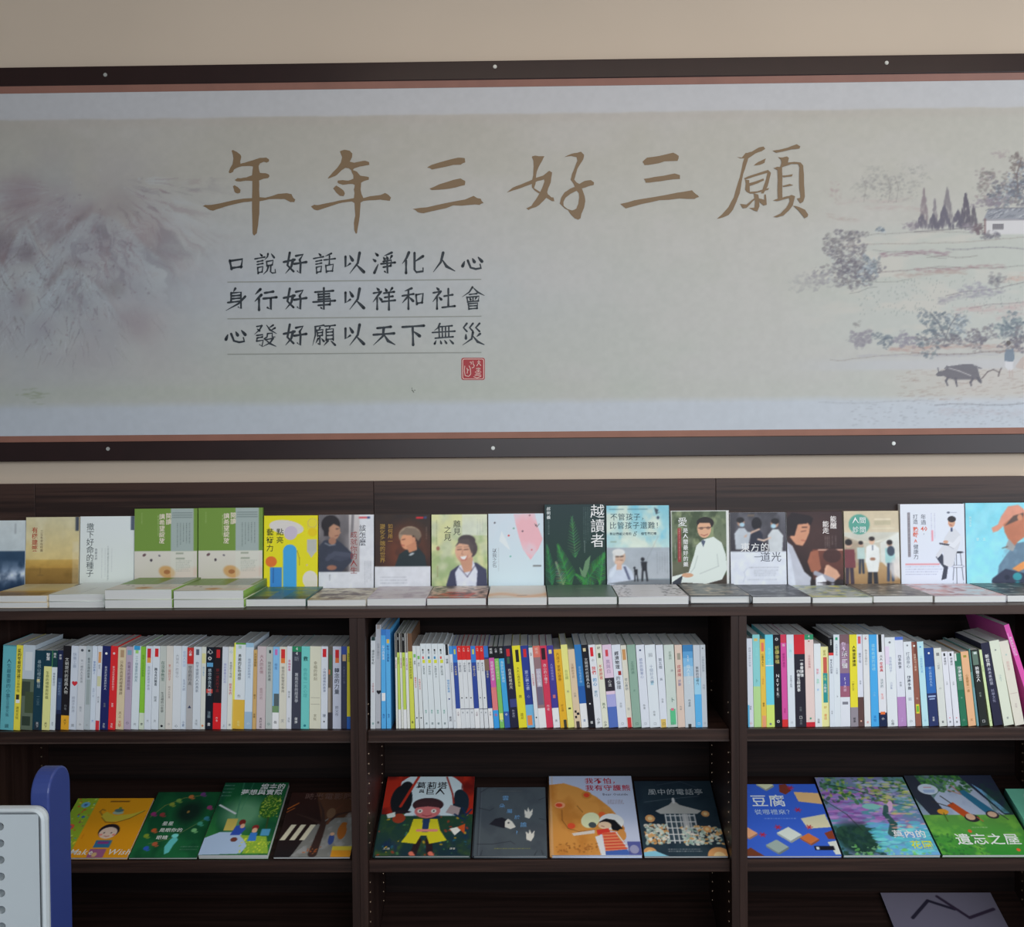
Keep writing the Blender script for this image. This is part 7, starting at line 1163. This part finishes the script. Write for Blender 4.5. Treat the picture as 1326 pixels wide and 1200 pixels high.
def pbear(P):
    P.vgrad(0, 1, (176, 186, 210), (188, 194, 214)); P.rect(0, 0, .04, 1, (206, 150, 90), .9); P.rect(0, 0, .035, .12, (176, 186, 206))
    br = (206, 142, 70); P.poly([(.03, .12), (.18, .1), (.35, .16), (.55, .28), (.7, .42), (.8, .56), (.84, .68), (.82, .76), (.74, .72), (.6, .7), (.55, .74), (.58, 1), (.03, 1)], br); P.blend(np.clip(P.noise(4, 4, 4, 4)*2.6-1.2, 0, .7)*((P.X+.0) < .85)*(np.abs(P.a[..., 0]-206) < 12), (180, 112, 48)); P.ell(.44, .26, .06, .05, (190, 126, 56)); P.ell(.44, .26, .035, .03, (206, 70, 46)); P.ell(.12, .39, .06, .04, (220, 150, 110)); P.ell(.11, .39, .04, .025, (206, 70, 46)); P.ell(.24, .65, .045, .035, (214, 80, 50)); P.ell(.6, .51, .04, .035, (214, 96, 50)); P.line([(.14, .45), (.14, .58), (.2, .68), (.32, .72), (.5, .7)], .006, (90, 50, 30), .8); P.line([(.32, .4), (.38, .48)], .008, (110, 60, 30), .8)
    P.ell(.46, .58, .1, .1, (216, 220, 176), 1, .5); P.ell(.48, .64, .045, .035, (70, 80, 84), 1, .4); P.ell(.7, .6, .14, .1, (226, 222, 216)); P.poly([(.56, .6), (.64, .56), (.74, .58), (.82, .68), (.8, .72), (.7, .7), (.68, .64), (.58, .66)], (28, 28, 34)); P.ell(.62, .645, .075, .045, (232, 190, 160)); P.line([(.58, .65), (.61, .66)], .008, (120, 60, 50)); P.poly([(.52, .7), (.66, .68), (.68, .74), (.53, .76)], (206, 60, 50)); P.poly([(.58, .74), (.74, .72), (.84, .93), (.6, .96)], (224, 130, 90))
    for k in range(6): y = .75+k*.035; P.line([(.59+.003*k, y), (.76+.018*k, y-.01)], .016, (200, 60, 50))
    P.poly([(.6, .95), (.84, .93), (.88, 1), (.6, 1)], (70, 100, 170)); P.ell(.8, .76, .05, .07, (200, 136, 70)); P.line([(.74, .73), (.88, .96)], .012, (220, 220, 216)); P.poly([(.85, .84), (1, .84), (1, 1), (.86, 1)], (84, 90, 150)); P.ell(.92, .93, .05, .05, (150, 150, 180)); P.poly([(.5, .78), (.58, .76), (.6, 1), (.55, 1)], (214, 216, 226)); P.poly([(.24, .74), (.5, .7), (.5, .74), (.26, .77)], (210, 200, 190)); P.dabs(50, .06, .86, .54, .96, [(140, 84, 40), (160, 96, 46)], .008, .02, .6)
    P.lintext(.68, .32, .86, .38, 3, (120, 90, 100), .7, False)
def ppav(P):
    P.vgrad(0, 1, (38, 52, 62), (44, 60, 70)); P.blend(np.clip(P.noise(4, 4, 4, 4)*2.2-1, 0, .5), (30, 42, 54)); P.line([(.1, .3), (.4, .26), (.8, .22)], .008, (110, 120, 130), .6); P.line([(.3, .06), (.6, .012), (.8, .1)], .006, (90, 100, 110), .6)
    w = (206, 206, 206); P.poly([(.22, .42), (.4, .34), (.47, .28), (.54, .34), (.8, .42), (.74, .46), (.28, .46)], (176, 176, 172)); P.ell(.47, .28, .02, .04, w)
    P.rect(.33, .46, .7, .82, (60, 76, 86)); 
    for x in (.33, .39, .45, .51, .57, .63, .69): P.rect(x, .46, x+.014, .84, w)
    for y in (.48, .56, .64, .72, .8): P.rect(.33, y, .7, y+.012, w)
    P.rect(.54, .46, .62, .8, (190, 190, 190), .9); P.dabs(160, .06, .6, .34, .84, [(190, 206, 196), (206, 150, 90), (150, 170, 160), (220, 214, 200)], .01, .035, .9); P.dabs(160, .5, .62, .98, .86, [(190, 206, 196), (206, 160, 100), (150, 176, 166), (220, 214, 200)], .01, .035, .9)
    for x, y, r in ((.14, .52, .06), (.27, .64, .012), (.72, .62, .012), (.82, .66, .05), (.84, .46, .05), (.08, .95, .08), (.9, 1, .14)): P.ell(x, y, r, r*.8, (206, 150, 96)); P.ell(x, y, r*.5, r*.4, (226, 190, 140))
    P.poly([(0, .95), (.14, .93), (.3, 1), (0, 1)], (130, 190, 210)); P.lintext(.3, .9, .74, .95, 2, (190, 190, 190), .7, False)
def ptofu(P):
    P.rect(0, 0, 1, 1, (58, 96, 196))
    def blk(x, y, s, c, r): 
        P.poly([(x-s, y-s*.2), (x+s*.1, y-s*.8), (x+s, y), (x-s*.05, y+s*.65)], c); P.poly([(x-s, y-s*.2), (x-s*.05, y+s*.65), (x-s*.05, y+s*.85), (x-s, y)], tuple(int(q*.8) for q in c)); P.poly([(x-s*.05, y+s*.65), (x+s, y), (x+s, y+s*.2), (x-s*.05, y+s*.85)], tuple(int(q*.72) for q in c))
    blk(.52, .72, .13, (206, 214, 206), 0); blk(.35, .88, .12, (150, 166, 160), 0); blk(.72, .78, .1, (196, 110, 60), 0); blk(.08, .7, .1, (220, 160, 120), 0); blk(.0, .4, .12, (220, 206, 160), 0); blk(.05, 1.0, .14, (110, 60, 40), 0); blk(.04, .03, .1, (150, 80, 50), 0); blk(.42, .02, .1, (206, 206, 170), 0)
    P.poly([(.7, .5), (.98, .44), (1, .62), (.74, .64)], (214, 206, 170)); P.poly([(.72, .12), (1, .14), (1, .3), (.74, .26)], (220, 176, 120)); P.poly([(.58, .012), (.66, .0), (.7, .1), (.62, .16), (.56, .12)], (120, 56, 44)); P.poly([(.9, .7), (1, .66), (1, .78), (.92, .78)], (130, 60, 40)); P.poly([(.9, .82), (1, .8), (1, .98), (.94, .98)], (206, 210, 200))
    for x, y in ((.05, .26), (.23, .72), (.42, .62), (.7, .38), (.76, .62), (.7, .06)): 
        for a in (0, 1.1, 2.2): P.line([(x-.035*math.cos(a), y-.03*math.sin(a)), (x+.035*math.cos(a), y+.03*math.sin(a))], .012, (176, 40, 60))
    P.rect(.74, .87, .95, .925, (30, 30, 40)); P.rect(.76, .88, .79, .915, (210, 214, 220)); P.lintext(.3, .49, .64, .51, 1, (170, 190, 230), .8, False)
def pmonet(P):
    P.vgrad(0, 1, (90, 130, 130), (90, 160, 190)); P.blend(np.clip(P.noise(4, 4, 4, 4)*2.6-1, 0, .8), (130, 120, 170)); P.dabs(260, 0, .15, .75, .62, [(170, 110, 180), (190, 140, 200), (130, 80, 150), (150, 120, 190)], .02, .07, .7, 0, .35); P.dabs(200, 0, 0, 1, .35, [(60, 110, 60), (150, 170, 60), (40, 80, 56), (90, 140, 80)], .01, .04, .7); P.dabs(160, .45, .05, 1, .5, [(150, 180, 200), (190, 170, 210), (200, 200, 110)], .015, .05, .6, 0, .35); P.ell(.22, .8, .24, .2, (34, 60, 56), .95, 0, .5); P.dabs(120, 0, .66, .42, 1, [(30, 56, 50), (44, 76, 60)], .02, .05, .7); P.dabs(260, .4, .6, 1, 1, [(90, 190, 200), (120, 210, 210), (110, 160, 210), (80, 170, 190)], .02, .07, .7, 0, .35); P.dabs(40, .1, .88, .9, 1, [(110, 190, 90), (150, 210, 150)], .01, .03, .6)
    P.line([(.1, .1), (.4, .18), (.7, .3)], .02, (40, 56, 50), .8, .008); P.line([(.5, .3), (.95, .4)], .014, (50, 60, 60), .8, .006); P.line([(.0, .3), (.2, .5), (.3, .7)], .012, (40, 50, 46), .7); P.ell(.5, .4, .1, .035, (130, 190, 180)); P.ell(.7, .4, .03, .08, (214, 170, 200), 1, .4); P.line([(.66, .4), (.62, .5), (.66, .62), (.6, .74)], .05, (50, 84, 80), .9, .09); P.dabs(30, .6, .45, .98, .7, [(230, 160, 140), (206, 180, 210)], .01, .04, .7, 0, .3)
def phouse(P):
    P.vgrad(0, .55, (40, 80, 56), (150, 170, 180)); P.poly([(.22, .3), (.5, .06), (.75, .1), (.95, .6), (.2, .66)], (176, 186, 206)); P.blend(np.clip(P.noise(5, 5, 4, 4)*2.4-1.1, 0, .6)*(P.Y < .6), (140, 150, 176)); P.dabs(160, .1, 0, .9, .22, [(60, 120, 50), (40, 84, 50), (90, 150, 70)], .01, .04, .7); P.poly([(0, 0), (.12, 0), (.24, .4), (.3, .62), (.14, .66), (0, .3)], (50, 54, 66)); P.poly([(.62, 0), (1, 0), (1, .66), (.88, .5), (.72, .2)], (50, 56, 76)); P.poly([(.72, .12), (.8, .2), (.96, .5), (.9, .5)], (120, 170, 210)); P.blend(np.clip(P.noise(6, 6, 4, 9)*3-1.5, 0, .6)*(P.X > .8)*(P.Y < .6), (44, 90, 60))
    P.vgrad(.52, 1, (96, 150, 70), (50, 130, 50)); P.blend(np.clip(P.noise(6, 10, 4, 19)*3-1.5, 0, .7)*(P.Y > .52), (120, 180, 70)); P.dabs(80, 0, .75, .5, 1, [(40, 90, 50), (60, 120, 60)], .006, .03, .6)
    P.ell(.2, .19, .11, .07, (196, 206, 220)); P.rect(.14, .2, .27, .21, (90, 130, 190), .8); P.rect(.14, .22, .26, .23, (90, 130, 190), .8); P.rect(.16, .16, .25, .17, (190, 110, 110), .7); P.ell(.24, .48, .06, .035, (230, 150, 50)); P.line([(.24, .5), (.24, .6)], .012, (70, 100, 40))
    P.poly([(.32, .4), (.4, .36), (.5, .48), (.56, .54), (.48, .6), (.4, .5)], (190, 80, 40)); P.ell(.52, .56, .08, .05, (50, 44, 50)); P.ell(.51, .545, .05, .04, (214, 170, 140)); P.line([(.34, .42), (.18, .35)], .014, (60, 60, 60)); P.line([(.38, .38), (.3, .28)], .014, (60, 60, 60)); P.line([(.58, .55), (.62, .6)], .012, (190, 100, 60)); P.poly([(.52, .22), (.6, .2), (.78, .44), (.82, .5), (.74, .56), (.66, .44)], (50, 110, 140)); P.ell(.76, .52, .07, .05, (60, 50, 56)); P.ell(.76, .515, .05, .035, (220, 180, 150)); P.line([(.54, .24), (.48, .14)], .012, (190, 120, 90)); P.line([(.54, .26), (.42, .2)], .012, (190, 120, 90)); P.line([(.84, .5), (.9, .58)], .012, (60, 60, 66)); P.ell(.82, .94, .02, .018, (214, 90, 50)); P.ell(.42, .72, .02, .02, (206, 90, 50)); P.lintext(.46, .66, .62, .69, 1, (196, 214, 176), .6, False)
def pmint(P):
    P.vgrad(0, 1, (120, 200, 170), (110, 190, 160)); P.ell(.7, .15, .12, .06, (170, 220, 196)); P.ell(.72, .14, .05, .03, (90, 160, 140))
def plow(P):
    P.vgrad(0, 1, (110, 104, 118), (90, 86, 100)); P.line([(.2, .3), (.4, .1), (.6, .2)], .03, (40, 36, 50)); P.line([(.5, .05), (.7, .3), (.95, .2)], .03, (50, 40, 56))

TAN = math.tan(SLOPE)
def leaning(x0b, x1b, ybot, length, t, base, spine, painter, prints, label, zs=ZS3, hard=False, scale=480, lift=0.0):
    """lies back on the sloping shelf with its lower edge behind the front lip"""
    length = min(length*.975, .281); Yf = 0.0235+t*math.sin(SLOPE); xa = U(x0b, ybot, .026).x; xb = U(x1b, ybot, .026).x
    o = cover_book('picture_book', xb-xa-.0012, length, t, base, spine, painter, prints, hard, scale=scale)
    a = math.pi/2-SLOPE
    # back cover rests on the slope: lower back edge sits at the foot of the board
    by = 0.0315+0.0012; bz = zs-0.004+(by-0.031)*TAN+0.0010+lift
    o.rotation_euler = (-a, 0, 0)
    off = Matrix.Rotation(-a, 3, 'X') @ Vector((0, t, 0))
    o.location = (xa+.0006, by-off.y, bz-off.z+.0003)
    tag(o, label, 'picture book', 'picture books on the sloping display shelf')
    return o
leaning(57, 163.5, 1111, .212, .006, (232, 150, 30), (206, 130, 30), pwish, ALL(th_('Make', .27, .91, .125, (230, 230, 210), .012, 1.0, .2), th_('Wish', .74, .91, .125, (230, 230, 210), .012, 1.0, .2)), 'orange picture book with oil lamp, child and green border, beside the blue post')
leaning(165, 254, 1112, .236, .005, (28, 84, 50), (24, 70, 44), pstars, ALL(th_('星星', .28, .5, .085, (214, 224, 214), .01), th_('是眼你的', .28, .6, .085, (214, 224, 214), .01), th_('眼睛', .28, .71, .085, (214, 224, 214), .01)), 'dark green picture book with scattered creatures and glowing blue figure')
leaning(256, 346.5, 1109, .262, .014, (40, 100, 56), (30, 80, 50), pdream, ALL(th_('繪本的', .58, .06, .125, (220, 226, 226), .012), th_('夢想與實際', .3, .145, .125, (220, 226, 226), .012)), 'thick green picture book with white river and two reading children')
leaning(353, 453, 1113, .232, .006, (40, 32, 32), (36, 28, 28), pcine, ALL(th_('時光電影院', .2, .07, .13, (110, 84, 78)),), 'dark brown picture book with bare tree and zebra crossing')
leaning(484, 609, 1112, .292, .010, (40, 60, 56), (34, 60, 58), pgreta, ALL(th_('葛莉塔', .34, .125, .115, (40, 40, 46), .012), th_('與', .38, .2, .06, (40, 40, 46), .012), th_('巨人', .45, .205, .11, (40, 40, 46), .012), th_('文/圖', .08, .92, .03, (200, 200, 190)), th_('譯者', .78, .92, .03, (200, 200, 190))), 'picture book with a girl in yellow coat and red-framed moon', hard=True)
leaning(612.5, 709, 1113, .246, .009, (78, 86, 92), (56, 60, 66), pcloud, ALL(th_('雲', .37, .17, .1, (110, 160, 206)), th_('朵', .33, .29, .085, (110, 160, 206)), th_('屬', .44, .37, .085, (110, 160, 206)), th_('於', .55, .46, .085, (110, 160, 206)), th_('誰', .63, .57, .1, (110, 160, 206)), th_('?', .57, .68, .1, (110, 160, 206))), 'grey picture book with pale hands and blue scattered title', hard=True)
leaning(714, 832, 1112, .310, .010, (184, 192, 214), (206, 150, 90), pbear, ALL(th_('我不怕，', .43, .07, .105, (176, 44, 60), .012), th_('我有守護熊', .43, .165, .105, (176, 44, 60), .012), th_('Bear Outside', .63, .25, .052, (90, 90, 110), .01)), 'picture book with large brown bear and girl in red stripes', hard=True)
leaning(834.5, 943.5, 1112, .272, .006, (38, 52, 62), (34, 46, 56), ppav, ALL(th_('風中的電話亭', .16, .16, .115, (170, 176, 180)),), 'dark blue picture book with white pavilion and peach flowers')
leaning(967.8, 1091, 1117, .258, .006, (58, 96, 196), (50, 80, 170), ptofu, ALL(th_('豆腐', .2, .25, .195, (214, 220, 226), .008), th_('從哪裡來？', .21, .41, .085, (170, 190, 226), .006)), 'blue picture book with floating tofu blocks')
leaning(1093, 1219, 1117, .282, .008, (90, 140, 150), (40, 60, 56), pmonet, ALL(th_('莫內的', .6, .75, .115, (226, 228, 236), .012), th_('花園', .74, .88, .115, (206, 214, 60), .012)), 'picture book with purple and aqua water-garden painting')
leaning(1221, 1346, 1117, .290, .008, (60, 130, 60), (40, 60, 50), phouse, ALL(th_('遺忘之屋', .22, .82, .165, (214, 220, 214), .012),), 'green meadow picture book with two children bending over')
leaning(1348, 1382, 1117, .215, .026, (120, 200, 170), (90, 160, 140), pmint, NP, 'thick mint green picture book cut off by the right edge')
leaning(1187, 1345, 1280, .285, .008, (110, 104, 118), (80, 76, 90), plow, NP, 'grey-violet picture book peeping up from the lowest shelf', zs=ZS4)

# ------------------------------------------------------------------ blue and white rack in the foreground
RY = -0.85
rk = empty('display_rack', (U(20, 1100, RY).x-0.0065, RY, 0))
tag(rk, 'white perforated plastic board on a rounded blue post, close at the lower left', 'rack')
ox, oy = rk.location.x+0.0065, rk.location.y
xr = U(63, 1100, RY).x; zt = U(40, 1047, RY).z; zp = U(66, 1002, RY+.02).z
XLb = xr-0.62
# perforated board with real holes
bt = 0.018; pitch = 0.0272; hr = 0.0066
b = MB()
def ring(cx_, cz_, r, n=14): return [(cx_+r*math.cos(2*math.pi*k/n+math.pi/n), cz_+r*math.sin(2*math.pi*k/n+math.pi/n)) for k in range(n)]
hx0 = U(5, 1070, RY).x
zb = 0.42
ncol = 18; nrow = int((zt-0.026-zb-.02)/pitch)
rim = 0.0085
bw = xr-XLb
ptx = [xr-ox-rim, ]
cellsx = [hx0-k*0.0272*1.15 for k in range(ncol)]
def addcell(x0, x1, z0, z1, hole):
    if hole is None:
        for y, fl in ((0, 1), (bt, -1)):
            q = [(x0, y, z0), (x1, y, z0), (x1, y, z1), (x0, y, z1)]; b.poly(q[::fl], (1, 1, 1))
        return
    cx_, cz_ = hole; n = 16; R = []
    sq = []
    for k in range(n):
        a = 2*math.pi*k/n; c, s = math.cos(a), math.sin(a)
        fx = ((x1-cx_) if c > 0 else (x0-cx_)); fz = ((z1-cz_) if s > 0 else (z0-cz_))
        t = min(abs(fx/c) if abs(c) > 1e-6 else 9, abs(fz/s) if abs(s) > 1e-6 else 9)
        sq.append((cx_+c*t, cz_+s*t)); R.append((cx_+c*hr, cz_+s*hr))
    # corners folded in so the cell is filled exactly
    for k in range(n):
        j = (k+1) % n
        (ax, az), (bx_, bz_) = sq[k], sq[j]
        pts = [(ax, az)]
        if abs(ax-bx_) > 1e-7 and abs(az-bz_) > 1e-7:
            co = (x1 if max(ax, bx_) > cx_+(x1-cx_)*.5 and (abs(ax-x1) < 1e-7 or abs(bx_-x1) < 1e-7) else x0, z1 if (abs(az-z1) < 1e-7 or abs(bz_-z1) < 1e-7) else z0)
            pts.append(co)
        pts += [(bx_, bz_), R[j], R[k]]
        b.poly([(p, 0, q) for p, q in pts]); b.poly([(p, bt, q) for p, q in pts][::-1])
        b.poly([(R[k][0], 0, R[k][1]), (R[j][0], 0, R[j][1]), (R[j][0], bt, R[j][1]), (R[k][0], bt, R[k][1])])
pz = 0.0272; px_ = 0.034
ztop = zt-.012
zrow0 = U(6, 1070, RY).z
rows_z = [zrow0-k*pz for k in range(nrow)]
cols_x = [hx0-ox-k*px_ for k in range(ncol)]
xL, xR = cols_x[-1]-px_/2, cols_x[0]+px_/2; zlo, zhi = rows_z[-1]-pz/2, rows_z[0]+pz/2
for cxx in cols_x:
    for zz in rows_z: addcell(cxx-px_/2, cxx+px_/2, zz-pz/2, zz+pz/2, (cxx, zz))
XR_, ZT_ = xr-ox, zt
addcell(xR, XR_-.009, zlo, zhi, None); addcell(xL, XR_-.009, zhi, ZT_-.009, None)
b.build('perforated_board', M_WHITE, rk)
# rounded rim round the board
b = MB(); r = 0.016
path = [(XR_-.004, zlo)]+[(XR_-.004-r+r*math.cos(a), ZT_-.004-r+r*math.sin(a)) for a in [math.pi/2*k/6 for k in range(7)]]+[(xL, ZT_-.004)]
n = 8; m_ = len(path)
for i, (X_, Z_) in enumerate(path):
    pa, pb2 = path[max(0, i-1)], path[min(m_-1, i+1)]; tx, tz = pb2[0]-pa[0], pb2[1]-pa[1]; l = math.hypot(tx, tz); nx, nz_ = tz/l, -tx/l
    for k in range(n):
        u = .0055*math.cos(2*math.pi*k/n); v = bt/2+(bt/2+.0015)*math.sin(2*math.pi*k/n)
        b.v.append((X_+u*nx, v, Z_+u*nz_))
for i in range(m_-1):
    for k in range(n):
        j = (k+1) % n; b.f.append((i*n+k, i*n+j, (i+1)*n+j, (i+1)*n+k)); b.c.append((1, 1, 1))
b.build('board_rim', M_WHITE, rk)
# blue end post: a thick plate in depth, round-topped
def post(name, xc):
    b = MB(); w = 0.031; d0, d1 = bt+.001, bt+.079; rr_ = (d1-d0)/2
    prof = [(d0, .05), (d1, .05)]+[(d0+rr_+rr_*math.cos(a), zp-rr_+rr_*math.sin(a)) for a in [math.pi*k/16 for k in range(17)]]
    b.prism(prof, xc-w, xc, lambda u, v, a: (a, u, v)); return b.build(name, M_BLUE, rk, 0.003)
post('end_post', XR_-0.001); post('end_post', xL+.01)
b = MB(); b.box(xL, XR_-.01, .03, .07, .30, .34); b.build('cross_bar', M_BLUE, rk, .003)
for xx in (XR_-.007, xL+.0):
    b = MB(); b.box(xx-.02, xx+.02, -.16, .26, .03, .06); o = b.build('foot_bar', M_BLUE, rk, .004)
    c = MB(); c.box(xx-.012, xx+.012, -.15, -.11, 0, .012); c.box(xx-.012, xx+.012, .21, .25, 0, .012); c.build('rubber_foot', M_RUB, o, .003)
